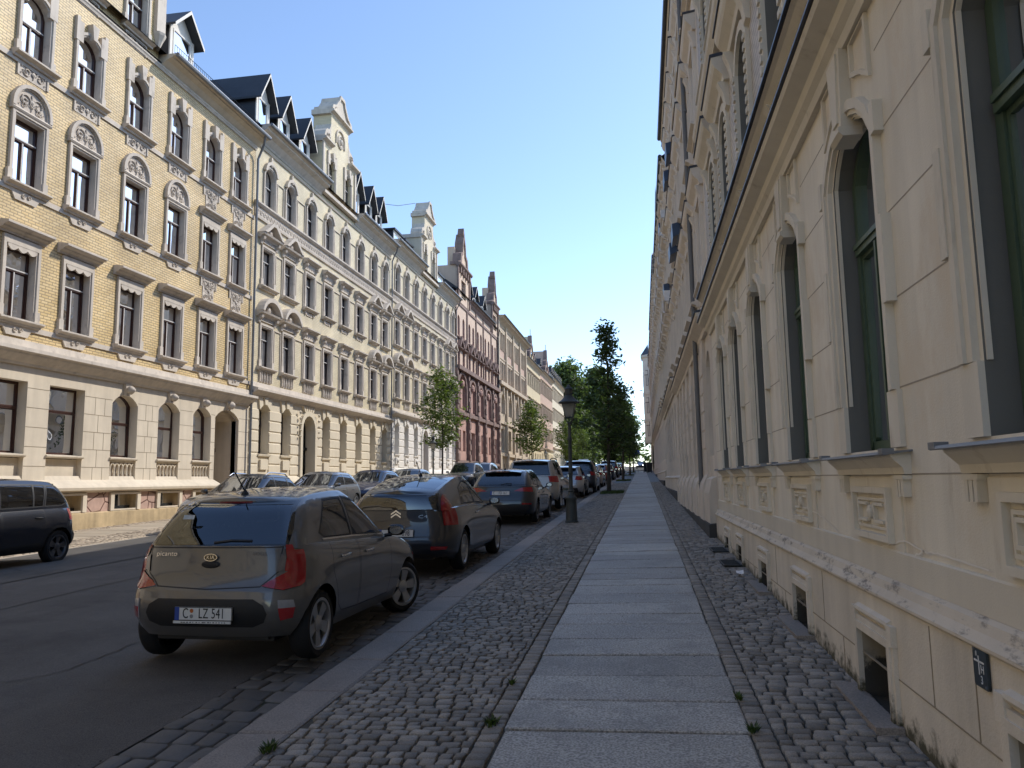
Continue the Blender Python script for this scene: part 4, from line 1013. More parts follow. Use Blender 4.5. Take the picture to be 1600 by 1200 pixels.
for o in tops: mb.box(0, .14, o[0] - .6, o[0] - .5, o[2], o[3]); mb.box(0, .14, o[0] + .5, o[0] + .6, o[2], o[3]); mb.box(0, .16, o[0] - .62, o[0] + .62, o[3], o[3] + .25)
for o in arcs: mb.ring(outline(3.3, 1.3, 1.5, 8, 9.9, o[0]), outline(2.7, 1.3, 1.2, 8, 9.9, o[0]), 0, .2); mb.prism([(o[0] - .2, 12.3), (o[0] - .3, 13.2), (o[0] + .3, 13.2), (o[0] + .2, 12.3)], 0, .35)
B.add('stone_trim', mb, G['tan'])
t = window_tree(1.0, 2.2, 0, .28, G['darkf'], G['glassd']); [B.place(t, o[0], o[2]) for o in tops]
t = window_tree(2.7, 1.3, 1.2, .45, G['brown'], G['glassd'], transom=.9); [B.place(t, o[0], o[2]) for o in arcs]
t = window_tree(2.7, 2.6, 0, .45, G['brown'], G['glassd']); [B.place(t, o[0], o[2]) for o in gro]
eave(B, Y0, Y1, 20.9, 21.8, 1.0, G['tan'], G['zincdk']); roof(B, Y0, Y1, 21.7, rise=.8, run=4); body(B, Y0, Y1, 21.7, G['tan'])

# ================================================================= three farther houses on the left
def far_house(name, label, Y0, Y1, zb, ze, wallm, groundm, n, gables, dorm, rows, group=None, trim=None):
    B = Bld(name, label, 'house', 'L', -17.0, (Y0 + Y1) / 2, zb)
    trim = trim or G['tan']
    st = (Y1 - Y0) / n; C = [Y0 + st * (i + .5) for i in range(n)]
    gz = rows[0][0] - 1.6
    g = [(c, .95, zb + 1.6, gz - .9, .2) for c in C]
    mb = B.mb(); wallrow(mb, Y0, Y1, zb - .5, gz, g); reveals(mb, g, .35); B.add('ground_floor_wall', mb, groundm)
    mb = B.mb(); zz = gz
    for i, (z0, z1) in enumerate(rows):
        nz = (rows[i + 1][0] - .9) if i + 1 < len(rows) else ze - .4
        wallrow(mb, Y0, Y1, zz, nz, [(c, .95, z0, z1, 0) for c in C]); reveals(mb, [(c, .95, z0, z1, 0) for c in C], .25); zz = nz
    B.add('upper_wall', mb, wallm)
    t = window_tree(.95, gz - .9 - zb - 1.6, .2, .35, G['darkf'], G['glassd']); [B.place(t, c, zb + 1.6) for c in C]
    for i, (z0, z1) in enumerate(rows):
        h = z1 - z0
        t = window_tree(.95, h, 0, .24, G['darkf'], G['glassd'], [('surround', surround_mesh(.95, h, 0, trim, .16, .08), []), ('hood', hood_mesh('straight', 1.5, h + .22, trim, .3), [])])
        for c in C: B.place(t, c, z0)
    mould(B, 'belt_cornice', [(0, gz - .2), (.1, gz - .2), (.35, gz), (.4, gz + .15), (0, gz + .25)], Y0, Y1, trim)
    eave(B, Y0, Y1, ze - .7, ze, .6, trim, G['zincdk']); roof(B, Y0, Y1, ze - .05, rise=2.8, run=3); body(B, Y0, Y1, ze, trim)
    for gc, hw, hh in gables:
        mb = B.mb(); prof = [(-hw, 0), (-hw, 1.6), (-hw * .6, 1.9), (-hw * .5, 2.8), (-hw * .2, 3.1), (0, hh), (hw * .2, 3.1), (hw * .5, 2.8), (hw * .6, 1.9), (hw, 1.6), (hw, 0)]
        mb.prism([(gc + a, ze - .2 + b) for a, b in prof], -2.5, .1); gb = B.add('street_gable', mb, wallm)
        mb = B.mb(); mb.ring([(gc + a * 1.06, ze - .2 + b * 1.04) for a, b in prof], [(gc + a * .8, ze - .2 + b * .86) for a, b in prof], -.4, .25); mb.tube([(0, gc, ze + hh - .3), (0, gc, ze + hh + 1.0)], .05, 5); B.add('gable_trim', mb, G['maroon'], gb)
        B.place(window_tree(.9, 1.5, 0, .0, G['darkf'], G['glassd']), gc, ze + .2, .12)
    for y in dorm: dormer(B, y, ze + .1, 1.5, 1.4, .9, wf=-.6, back=3)
    return B
far_house('far_house', 'ochre terraced house behind the second young tree, with one stepped gable', 114.12, 131.7, 2.5, 20.3, G['ochre'], G['ochre'], 8, [(120.5, 2.4, 4.4)], [127.5], [(8.3, 10.1), (12.0, 13.9), (16.2, 18.2)])
far_house('far_house', 'rose brick terraced house with a spiked gable, next to last on the left', 131.72, 149.6, 2.9, 20.7, G['rose'], G['ochre'], 8, [(140.5, 2.6, 4.9)], [135, 146], [(8.6, 10.4), (12.4, 14.3), (16.6, 18.6)])
far_house('far_house', 'last terraced house on the left, pale with a crowded row of dark dormers', 149.62, 172.5, 3.3, 21.6, G['cream'], G['cream'], 9, [], [151.6 + 2.3 * i for i in range(9)], [(9.3, 11.2), (13.2, 15.2), (17.4, 19.4)])
# ================================================================= RIGHT SIDE
G['cellar'] = pm('cellar_plaster', (.34, .295, .225), var=.25, scale=3, bump=.4, bscale=40)
dirtmix(G['cellar'], (.05, .047, .04), .50, .62, 5, h=(.12, .55))  # dark inside of the niches put into the reveal colour, along with grime
B = Bld('beige_house', 'cream plastered house at right with deep green-framed windows, keystones and dirty plinth', 'house', 'R', 1.52, 5, .1)
Y0, Y1 = -9, 16.3
C = [-6.1, -3.8, -1.45, .9, 3.18, 5.5, 7.8, 10.08, 12.36, 14.4]
ops = [(c, 1.02, 1.82, 3.82, .30) for c in C]
mb = B.mb()
wallrow(mb, Y0, Y1, 1.0, 4.62, ops)
def groove(y0, y1, z):
    """shallow pointed joint: a thin darker strip just proud of the wall"""
    mb.box(-.002, .0015, y0, y1, z - .0045, z + .0045, 2)
for z in (1.66, 2.17, 2.70, 3.23, 3.76, 4.29):
    pre = Y0
    for o in ops:
        if z > 1.8: groove(pre, o[0] - .67, z); pre = o[0] + .67
    groove(pre, Y1, z)
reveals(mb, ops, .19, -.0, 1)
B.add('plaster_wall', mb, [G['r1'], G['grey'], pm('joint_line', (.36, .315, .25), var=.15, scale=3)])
# pale filler along old cracks
mb = B.mb()
for pl_ in ([(7.77, 1.35), (7.22, 1.33), (6.9, 1.29), (6.5, 1.21)], [(6.15, 1.14), (5.95, 1.11), (5.6, 1.11), (5.05, 1.15)], [(5.4, 1.19), (5.2, 1.23), (4.9, 1.27), (4.55, 1.24), (4.3, 1.25), (3.8, 1.23)], [(4.75, 1.205), (4.6, 1.24)]):
    pts = []
    for (ya, za), (yb, zb2) in zip(pl_[:-1], pl_[1:]):
        for q in range(5): pts.append((ya + (yb - ya) * q / 5, za + (zb2 - za) * q / 5 + random.uniform(-.006, .006)))
    pts.append(pl_[-1])
    for (ya, za), (yb, zb2) in zip(pts[:-1], pts[1:]):
        h_ = random.uniform(.003, .006); mb.face([(.0155, ya, za - h_), (.0155, yb, zb2 - h_), (.0155, yb, zb2 + h_), (.0155, ya, za + h_)])
B.add('crack_filler', mb, pm('crack_filler', (.82, .77, .68), var=.1))
# plinth with ledge
nops = [(c, .66, .02, .62, 0) for c in (-3.9, -1.4, .9, 3.2, 5.45, 7.78, 10.05, 12.42, 14.2)]
nops = [(c, w, zg(c) + .02 * 1.45 - .01, zs, r) for c, w, _, zs, r in nops]
mb = B.mb(); wallrow(mb, Y0, Y1, -.6, .93, nops, .07); reveals(mb, nops, .42, .07, 1, sill=True); B.add('plinth', mb, [G['r1pl'], G['cellar']])
mould(B, 'plinth_ledge', [(.065, .885), (.085, .888), (.095, .90), (.095, .915), (.085, .925), (.06, .955), (.05, .985), (.045, 1.0), (.02, 1.018), (0, 1.022)], Y0, Y1, G['r1led'])
mb = B.mb(); mb.mould([(0, 1.02), (.02, 1.02), (.02, 1.19), (.012, 1.2), (0, 1.2)], Y0, Y1); B.add('plinth_band', mb, G['r1b'])
mb = B.mb()
for z in (.46,): mb.box(.06, .0735, Y0, Y1, z - .004, z + .004)
for k, y in enumerate([4.45, 6.3, 6.9, 8.7, 9.2, 11.0, 3.9]): mb.box(.06, .0735, y - .004, y + .004, .2 if k % 2 else .46, .87 if k % 2 == 0 else .46)
B.add('render_joint', mb, pm('render_crack', (.30, .25, .18), var=.1))
for yc, w, zb_, zs, _ in nops:
    mb = MB(); h = zs - zb_
    mb.ring([(-w / 2 - .10, .0), (-w / 2 - .10, h + .09), (w / 2 + .10, h + .09), (w / 2 + .10, .0)], [(-w / 2, .0), (-w / 2, h), (w / 2, h), (w / 2, .0)], 0, .025)
    mb.ring([(-w / 2 - .06, .0), (-w / 2 - .06, h + .05), (w / 2 + .06, h + .05), (w / 2 + .06, .0)], [(-w / 2, .0), (-w / 2, h), (w / 2, h), (w / 2, .0)], .025, .036)
    mb.mould([(0, h + .11), (.025, h + .115), (.034, h + .13), (.03, h + .15), (0, h + .165)], -w / 2 - .03, w / 2 + .03)
    for sg in (-1, 1): mb.box(0, .035, *sorted((sg * (w / 2 + .11), sg * (w / 2 + .02))), h + .02, h + .14)
    fr = mb.mesh('basement_window', G['r1pl'])
    pb = MB(); pb.poly(outline(w, h), -.4); pb.box(-.4, -.36, -.02, .02, 0, h); pb.box(-.4, -.36, -w / 2, w / 2, h * .45, h * .45 + .04)
    B.place(('basement_window', fr, [('pane', pb.mesh('pane', G['glassd']), [])]), yc, zb_, .07, jit=0)
mb = MB()
o_ = outline(1.02, 2.0, .30, 8)
# moulded architrave above the base blocks
def cut_low(o, v): return [(o[0][0], v)] + o[1:-1] + [(o[-1][0], v)]
b0 = .34
O1 = cut_low(outline(1.34, 2.02, .40), b0); O2 = cut_low(outline(1.22, 2.0, .35), b0); O3 = cut_low(outline(1.10, 2.0, .32), b0); O4 = cut_low(outline(1.0, 2.0, .29), b0)
mb.ring(O1, O2, 0, .05); mb.ring(O2, O3, -.03, .032, outer=False); mb.ring(O3, O4, -.035, -.01, outer=False)
for sg in (-1, 1):
    for v0, v1 in ((.86, 1.40), (1.92, 2.12)): mb.box(0, .058, *sorted((sg * .66, sg * .74))[0:2], v0, v1)
    mb.box(0, .03, *sorted((sg * .511, sg * .70)), 0, b0 - .003)
    P_ = [(sg * .24, 2.56), (sg * .40, 2.50), (sg * .56, 2.40), (sg * .56, 2.76), (sg * .24, 2.76), (sg * .24, 2.56)]
    Q_ = [(sg * .21, 2.535), (sg * .40, 2.465), (sg * .60, 2.345), (sg * .60, 2.775), (sg * .21, 2.775), (sg * .21, 2.535)]
    mb.ring(Q_, P_, 0, .026)
mb.prism([(-.10, 2.22), (-.17, 2.79), (.17, 2.79), (.10, 2.22)], -.1, .075); mb.prism([(-.06, 2.29), (-.12, 2.77), (.12, 2.77), (.06, 2.29)], .075, .09)
mb.mould([(-.06, 2.17), (.07, 2.17), (.10, 2.20), (.10, 2.235), (-.06, 2.235)], -.125, .125)
sur = mb.mesh('surround', G['r1t'])
mb = MB(); mb.mould([(0, -.16), (.04, -.16), (.05, -.12), (.11, -.06), (.12, -.03), (0, -.03)], -.76, .76)
mb.mould([(-.28, -.002), (.16, -.03), (.165, -.045), (.155, -.05), (0, -.03)], -.80, .80, 1)
for sg in (-1, 1):
    mb.box(.1, .165, *sorted((sg * .80, sg * .72)), -.045, -.012, 1)
    for k in (-1, 0, 1): mb.prism([(sg * .66 + k * .05 - .02, -.17), (sg * .66 + k * .05 - .017, -.29), (sg * .66 + k * .05 + .017, -.29), (sg * .66 + k * .05 + .02, -.17)], 0, .045)
    mb.box(0, .05, *sorted((sg * .75, sg * .57)), -.19, -.165)
sl_ = mb.mesh('sill', [G['r1t'], G['zinc']])
mb = MB(); mb.box(0, .012, -.56, .56, -.66, -.18)
mb.ring([(-.40, -.58), (-.40, -.24), (.40, -.24), (.40, -.58), (-.40, -.58)], [(-.36, -.54), (-.36, -.28), (.36, -.28), (.36, -.54), (-.36, -.54)], .012, .05)
mb.ring([(-.33, -.51), (-.33, -.31), (.33, -.31), (.33, -.51), (-.33, -.51)], [(-.31, -.49), (-.31, -.33), (.31, -.33), (.31, -.49), (-.31, -.49)], .012, .028)
for sg in (-1, 1):
    for a, b, c, d in ((.08, .28, -.36, -.34), (.08, .28, -.47, -.45), ((.08, .10, -.45, -.36) if sg > 0 else (.26, .28, -.45, -.36))): mb.box(.012, .04, *sorted((sg * a, sg * b)), c, d)
mb.lathe([(.05, .012), (.045, .045), (.001, .06)], 10, (0, 0, -.405), 0, 'x')
rel = mb.mesh('relief_panel', G['r1t'])
t = window_tree(1.0, 2.0, .29, .17, G['green'], G['glassd'], [('surround', sur, []), ('sill', sl_, []), ('relief_panel', rel, [])], transom=.75, t=.075)
for c in C: B.place(t, c, 1.82)
# belt cornice with black metal edge, brick band with brackets, sill cornice
mb = B.mb(); mb.mould([(0, 4.60), (.05, 4.60), (.07, 4.66), (.11, 4.70), (.13, 4.76), (.24, 4.82), (.26, 4.86), (0, 4.9)], Y0, Y1); mb.mould([(0, 4.9), (.27, 4.868), (.285, 4.88), (.28, 4.91), (0, 4.945)], Y0, Y1, 1)
B.add('belt_cornice', mb, [G['r1t'], G['zincdk']])
mb = B.mb(); k = Y0 + .6
while k < Y1 - .3:
    mb.mould([(0, 4.95), (.07, 4.97), (.1, 5.1), (.14, 5.2), (.2, 5.28), (0, 5.28)], k - .09, k + .09)
    mb.box(0, .03, k + .35, k + 1.8, 4.98, 5.24)
    for i in range(3): spiral(mb, k + .6 + .45 * i, 5.11, .11, 1.2, 1 if i % 2 else -1, .04, .02)
    k += 2.28
mb.mould([(0, 5.28), (.14, 5.28), (.2, 5.34), (.24, 5.36), (0, 5.4)], Y0, Y1); mb.mould([(0, 5.4), (.25, 5.37), (.27, 5.38), (.265, 5.42), (0, 5.46)], Y0, Y1, 1)
B.add('sill_cornice', mb, [G['r1t'], G['zincdk']])
uo = [(c, 1.0, z0, z0 + 1.7, .3) for c in C for z0 in (5.55, 9.2, 12.8)]
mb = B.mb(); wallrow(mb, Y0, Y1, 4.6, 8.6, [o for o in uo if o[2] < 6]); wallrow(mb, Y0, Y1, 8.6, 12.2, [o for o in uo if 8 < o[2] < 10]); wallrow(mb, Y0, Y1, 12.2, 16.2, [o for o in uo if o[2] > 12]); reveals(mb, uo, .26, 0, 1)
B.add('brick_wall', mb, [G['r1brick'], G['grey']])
def dent_surround(w, h, rise, mat):
    mb = MB(); mb.ring(outline(w + .3, h, rise + .12), outline(w, h, rise), 0, .05)
    for sg in (-1, 1):
        for k in range(9): mb.box(0, .075, *sorted((sg * (w / 2 - .0), sg * (w / 2 + .1))), .5 + k * .14, .57 + k * .14)
        mb.box(0, .08, *sorted((sg * (w / 2 + .16), sg * (w / 2 - .01))), 0, .42)
    return mb.mesh('surround', mat)
ds = dent_surround(1.0, 1.7, .3, G['r1t'])
hm = lambda w, v, mat: (lambda mb: (mb.mould([(0, v), (.08, v), (.1, v + .08), (.21, v + .2), (.24, v + .26), (.26, v + .36), (0, v + .4)], -w / 2, w / 2), mb.mould([(0, v + .4), (.27, v + .362), (.285, v + .37), (.28, v + .41), (0, v + .45)], -w / 2 - .01, w / 2 + .01, 1), [mb.mould([(0, v - .4), (.06, v - .38), (.09, v - .2), (.15, v - .05), (.17, v), (0, v)], s_ * (w / 2 - .16) - .09, s_ * (w / 2 - .16) + .09) for s_ in (-1, 1)], mb.mesh('hood', [mat, G['zincdk']]))[-1])(MB())
hr1 = hm(1.75, 2.15, G['r1t'])
tu = window_tree(1.0, 1.7, .3, .24, G['green'], G['glassd'], [('surround', ds, []), ('hood', hr1, []), ('sill', sill_mesh(1.6, G['r1t'], .2, .14), [])])
for c in C:
    for z0 in (5.55, 9.2, 12.8): B.place(tu, c, z0)
for z in (8.75, 12.35): mould(B, 'string_course', [(0, z), (.1, z), (.18, z + .12), (.2, z + .2), (0, z + .25)], Y0, Y1, G['r1t'])
eave(B, Y0, Y1, 15.6, 16.4, .34, G['r1t'], G['zincdk']); roof(B, Y0, Y1, 16.35, rise=2.6, run=3.4); body(B, Y0, Y1, 16.3, G['r1'])

# ---------------------------------------------------------------- house with battered base beyond it
def right_house(name, label, Y0, Y1, zb, ze, wallm, basem, n, rows, gtop, X=1.52, hood='straight', boxes=(), batter=False, pilas=True, spikes=(), trim=None, pipes=()):
    B = Bld(name, label, 'house', 'R', X, (Y0 + Y1) / 2, zb); trim = trim or G['r2']
    st = (Y1 - Y0) / n; C = [Y0 + st * (i + .5) for i in range(n)]
    g = [(c, .95, zb + 1.7, gtop - .95, .3) for c in C]
    mb = B.mb(); wallrow(mb, Y0, Y1, zb - .6, gtop, g); reveals(mb, g, .4)
    for y in (Y0, Y1): mb.face([(0, y, zb - .6), (-6, y, zb - .6), (-6, y, ze), (0, y, ze)])
    if batter:
        for c in C:
            a, b = c + .55, c + st - .55
            if b > Y1: b = Y1 - .02
            mb.mould([(0, zb - .6), (.2, zb - .6), (.2, zb + .95), (.17, zb + 1.1), (.07, zb + 1.3), (.07, gtop - .3), (0, gtop - .3)], a, b)
            for q in range(5): mb.mould([(.07, zb + 1.9 + q * .42), (.085, zb + 1.9 + q * .42), (.085, zb + 2.26 + q * .42), (.07, zb + 2.28 + q * .42)], a, b)
        mb.mould([(0, zb - .6), (.17, zb - .6), (.17, zb + .9), (.1, zb + 1.2), (0, zb + 1.25)], Y0 + .25, Y1 - .02)
    else: mb.mould([(0, zb - .6), (.1, zb - .6), (.1, zb + .8), (.14, zb + .86), (.02, zb + .95), (0, zb + .95)], Y0, Y1)
    B.add('ground_floor_wall', mb, basem)
    mould(B, 'foot_course', [(0, zb - .6), (.215, zb - .6), (.215, zb + .28), (0, zb + .3)], Y0 + .02, Y1 - .02, G['basestone'])
    t = window_tree(.95, gtop - 2.65 - zb, .3, .38, G['whitef'], G['glassd']); [B.place(t, c, zb + 1.7) for c in C]
    mb = B.mb(); zz = gtop; uo = []
    for i, (z0, z1) in enumerate(rows):
        nz = (rows[i + 1][0] - .8) if i + 1 < len(rows) else ze - .3
        ro = [(c, .98, z0, z1, .0) for c in C]; wallrow(mb, Y0, Y1, zz, nz, ro); reveals(mb, ro, .26); zz = nz
    for c in C if pilas else []:
        for z0, z1 in rows: mb.box(0, .06, c - .72, c - .6, z0 - .3, z1 + .3); mb.box(0, .06, c + .6, c + .72, z0 - .3, z1 + .3)
    B.add('upper_wall', mb, wallm)
    for i, (z0, z1) in enumerate(rows):
        h = z1 - z0
        hk = hm(1.7, h + .2, trim) if hood == 'straight' else hood_mesh(hood, 1.9, h + .25, trim, .34)
        t = window_tree(.98, h, 0, .24, G['whitef'], G['glassd'], [('surround', surround_mesh(.98, h, 0, trim, .16, .09), []), ('sill', sill_mesh(1.5, trim, .2, .15), []), ('hood', hk, [])])
        for c in C: B.place(t, c, z0)
    mb = B.mb(); mb.mould([(0, gtop - .3), (.08, gtop - .3), (.1, gtop - .2), (.28, gtop - .06), (.3, gtop), (0, gtop + .04)], Y0, Y1); mb.mould([(0, gtop + .04), (.31, gtop + .002), (.33, gtop + .015), (.32, gtop + .05), (0, gtop + .09)], Y0, Y1, 1); B.add('belt_cornice', mb, [trim, G['zincdk']])
    eave(B, Y0, Y1, ze - .8, ze, .30, trim, G['zincdk']); roof(B, Y0, Y1, ze - .05, rise=2.6, run=3.2); body(B, Y0, Y1, ze, wallm)
    for y, z in boxes:
        mb = B.mb(); mb.mould([(.1, z), (.34, z - .12), (.36, z + .30), (.1, z + .36)], y - .55, y + .55); B.add('wall_box', mb, pm('blue_box', (.035, .06, .11), rough=.4, var=.15, bump=0))  # plain dark blue box fixed to the wall, its use unknown
    for p in pipes: pipe(B, p, zg(p) + .05, ze - .1, .5, pm('pipe_grey', (.16, .16, .16), rough=.6, var=.15), r=.055)
    for y, h in spikes:
        mb = B.mb(); mb.lathe([(.5, ze - .3), (.42, ze + .6), (.12, ze + h * .6), (.07, ze + h * .75), (.12, ze + h * .78), (.02, ze + h), (.001, ze + h + .4)], 8, (-.3, y, 0)); B.add('spire', mb, G['slate'])
    return B
right_house('rosy_house', 'rosy grey house with flared wall base and downpipe, adjoining the cream house', 16.32, 31.0, .42, 15.6, G['r2'], G['r2d'], 7, [(5.9, 7.8), (9.5, 11.4), (13.0, 14.6)], 5.1, boxes=((26.2, 9.2), (23.9, 9.1), (28.3, 12.6), (25.9, 12.6)), batter=True, pipes=(19.0,))
right_house('grey_house', 'pinkish grey house with triangular hoods behind the downpipe house on the right', 31.02, 50, .8, 14.9, G['r2'], G['r2d'], 8, [(6.3, 8.2), (9.9, 11.7), (13.0, 14.1)], 5.6, hood='tri', boxes=((33, 9.5), (36, 13.2)))
right_house('grey_house', 'brownish grey house with roof spire about midway along the right side', 50.02, 76, 1.2, 16.2, G['r1'], G['r2d'], 11, [(6.9, 8.8), (10.5, 12.3), (14.0, 15.4)], 6.1, hood='tri', spikes=((60, 8.2),))
right_house('grey_house', 'narrow-looking rosy house just before the bay-fronted corner, right side', 76.02, 104, 1.75, 16.6, G['r2'], G['r2d'], 12, [(7.3, 9.2), (11, 12.8), (14.4, 15.8)], 6.5, X=1.62, hood='seg')
right_house('grey_house', 'farthest right-hand house touching the corner house with the bay', 104.02, 128, 2.3, 17.4, G['r1'], G['r2d'], 10, [(8, 9.9), (11.7, 13.5), (15, 16.5)], 7.1, X=1.95)
# corner house with projecting bay
B = Bld('corner_house', 'rosy corner house with a tall projecting bay at the far end on the right', 'house', 'R', 1.75, 133, 2.85)
mb = B.mb(); wallrow(mb, 128.05, 150, 2.2, 22, [(y, 1.1, 3.6, 6.4, 0) for y in (130.2, 133, 138, 141, 144)]); 
for y in (128.05, 150): mb.face([(0, y, 2.2), (-9, y, 2.2), (-9, y, 22), (0, y, 22)])
B.add('wall', mb, G['r2'])
mb = B.mb(); wf = 1.05
zs = [7.2, 8.0, 22.2]
pts = [(0, 128.4), (wf, 129.4), (wf, 132.6), (0, 133.6)]
for (a, ya), (b, yb) in zip(pts[:-1], pts[1:]): mb.face([(a, ya, 7.6), (b, yb, 7.6), (b, yb, 22.0), (a, ya, 22.0)])
mb.face([(w_, y_, 7.6) for w_, y_ in pts]); mb.face([(w_, y_, 22.0) for w_, y_ in pts])
bay = B.add('bay', mb, G['r2'])
mb = B.mb()
for z, q in ((7.4, .12), (10.9, .1), (15.4, .1), (21.7, .22)):
    P2 = [(0, 128.4 - q * 1.5), (wf + q, 129.4 - q), (wf + q, 132.6 + q), (0, 133.6 + q * 1.5)]
    lo = [mb.P((w_, y_, z)) for w_, y_ in P2]; hi = [mb.P((w_, y_, z + .4)) for w_, y_ in P2]
    for k in range(3): mb.fi((lo[k], lo[k + 1], hi[k + 1], hi[k]))
    mb.fi(lo); mb.fi(hi)
B.add('bay_cornice', mb, G['r2d'], bay)
mb = B.mb(); q = .3; hi = [mb.P((w_, y_, 22.1)) for w_, y_ in ((0, 128.1), (wf + q, 129.1), (wf + q, 132.9), (0, 133.9))]; tp = mb.P((.1, 131, 24.2))
for k in range(3): mb.fi((hi[k], hi[k + 1], tp))
B.add('bay_roof', mb, G['slate'])
t = window_tree(.85, 2.6, 0, .02, G['brown'], G['glassd'])
for z in (8.5, 12.3, 16.9):   # facing the viewer, on the slanted side of the bay
    o = link('window', t[1], bay, (wf * .52, -(128.93 - B.Y0), z - B.zb), (0, 0, math.atan2(1.0, -1.05) - math.pi / 2 + math.pi * 0 + 0)); o.rotation_euler[2] = R(43.6 + 0)
    link('pane', t[2][0][1], o)
    o = link('window', t[1], bay, (wf, -(131 - B.Y0), z - B.zb)); link('pane', t[2][0][1], o)
t = window_tree(1.1, 2.8, 0, .2, G['brown'], G['glassd'])
for y in (130.2, 133, 138, 141, 144): B.place(t, y, 3.6)
roof(B, 128.05, 150, 21.9, rise=3, run=3.5); body(B, 128.05, 150, 21.9, G['r2'])

# ================================================================= street furniture
iron = pm('lamp_iron', (.055, .062, .06), rough=.55, var=.2, metal=.2, bump=.1)
lglass = glassmat('lantern_glass', transp=.82, wav=.0, facmin=.08)
_nt = lglass.node_tree; _o = _nt.nodes['Material Output']; _src = _o.inputs[0].links[0].from_socket
_tr = N(_nt, 'ShaderNodeBsdfTranslucent'); _tr.inputs[0].default_value = (.8, .77, .7, 1); _mx = N(_nt, 'ShaderNodeMixShader'); _mx.inputs[0].default_value = .45
_nt.links.new(_src, _mx.inputs[1]); _nt.links.new(_tr.outputs[0], _mx.inputs[2]); _nt.links.new(_mx.outputs[0], _o.inputs[0])
def lamp(x, y, z, s, label, grp='gas lanterns along the pavements'):
    t = thing('street_lamp', label, 'street lamp', (x, y, z), 0, grp); t.scale = (s, s, s)
    mb = MB(); mb.lathe([(.19, 0), (.19, .05), (.165, .07), (.15, .5), (.145, .62), (.165, .66), (.165, .70), (.13, .74), (.085, .82), (.075, .86), (.095, .89), (.07, .93)], 16, smoothn := (0, 0, 0)); mb.build('base', iron, t, smooth=35)
    mb = MB(); mb.lathe([(.062, .9), (.07, .98), (.058, 1.02), (.056, 1.35), (.072, 1.38), (.056, 1.42), (.05, 2.3), (.066, 2.33), (.066, 2.37), (.048, 2.42), (.045, 2.75), (.07, 2.80), (.04, 2.84)], 14); mb.build('post', iron, t, smooth=35)
    mb = MB()
    for k in range(4):
        a = k * math.pi / 2 + math.pi / 4
        mb.tube([(.03 * math.cos(a), .03 * math.sin(a), 2.80), (.13 * math.cos(a), .13 * math.sin(a), 2.88), (.14 * math.cos(a), .14 * math.sin(a), 2.96)], .014, 5)
        mb.tube([(.14 * math.cos(a), .14 * math.sin(a), 2.96), (.26 * math.cos(a), .26 * math.sin(a), 3.36)], .012, 5)
    mb.lathe([(.14, 2.94), (.155, 2.96), (.14, 2.98)], 4, rot=math.pi / 4); mb.lathe([(.25, 3.35), (.27, 3.37), (.25, 3.39)], 4, rot=math.pi / 4)
    mb.build('lantern_frame', iron, t)
    mb = MB()
    for k in range(4):
        a, b = k * math.pi / 2 + math.pi / 4, (k + 1) * math.pi / 2 + math.pi / 4
        mb.face([(.138 * math.cos(a), .138 * math.sin(a), 2.965), (.138 * math.cos(b), .138 * math.sin(b), 2.965), (.255 * math.cos(b), .255 * math.sin(b), 3.355), (.255 * math.cos(a), .255 * math.sin(a), 3.355)])
    mb.build('pane', lglass, t)
    mb = MB(); mb.lathe([(.30, 3.37), (.31, 3.40), (.22, 3.46), (.13, 3.56), (.10, 3.60), (.11, 3.62), (.11, 3.76), (.13, 3.78), (.07, 3.83), (.03, 3.9), (.001, 3.92)], 12); mb.build('lamp_cap', iron, t, smooth=35)
    mb = MB(); mb.lathe([(.03, 2.98), (.045, 3.02), (.03, 3.06), (.03, 3.15), (.05, 3.18), (.045, 3.28), (.001, 3.32)], 8); mb.build('mantle', pm('mantle_white', (.6, .58, .52), var=.05, bump=0), t, smooth=40)
    return t
lamp(-1.97, 21.51, zp(-1.97, 21.5) - .01, .985, 'dark iron gas lantern standing on the cobbles of the right pavement')
lamp(-13.75, 50, zl(-13.75, 50), .95, 'dark iron gas lantern beside the young tree before the white ground floor')
lamp(-13.75, 111, zl(-13.75, 111), .95, 'distant iron gas lantern before the ochre house on the left')
# utility marker plate on the plinth
t = thing('marker_plate', 'dark enamel marker plate with white line and number screwed to the plinth', 'sign', (1.45, 3.80, .81), math.pi)
mb = MB(); mb.prism([(-.062, -.085), (-.07, -.075), (-.07, .075), (-.062, .085), (.062, .085), (.07, .075), (.07, -.075), (.062, -.085)], .004, .016); pl = mb.build('plate', pm('blue_black_enamel', (.028, .04, .05), rough=.35, var=.2, bump=.05), t)
mb = MB(); mb.box(.0165, .018, -.055, .045, .022, .03); mb.box(.0165, .018, -.012, -.004, -.03, .05); mb.build('line', pm('sign_white', (.7, .7, .68), var=.1, bump=0), t)
for txt, u, v, sz in (('H', .025, -.005, .05), ('3', .012, -.052, .05), ('8', -.03, .055, .03)):
    me = text_mesh(txt, sz, MATS['sign_white'], .0006); link('lettering', me, t, (.0172, u, v), (R(90), 0, R(90)))
mb = MB(); mb.lathe([(.007, .016), (.007, .02), (.001, .021)], 8, (0, -.055, .072), 0, 'x'); mb.lathe([(.007, .016), (.007, .02), (.001, .021)], 8, (0, .055, -.072), 0, 'x'); mb.build('screw', G['zinc'], t)
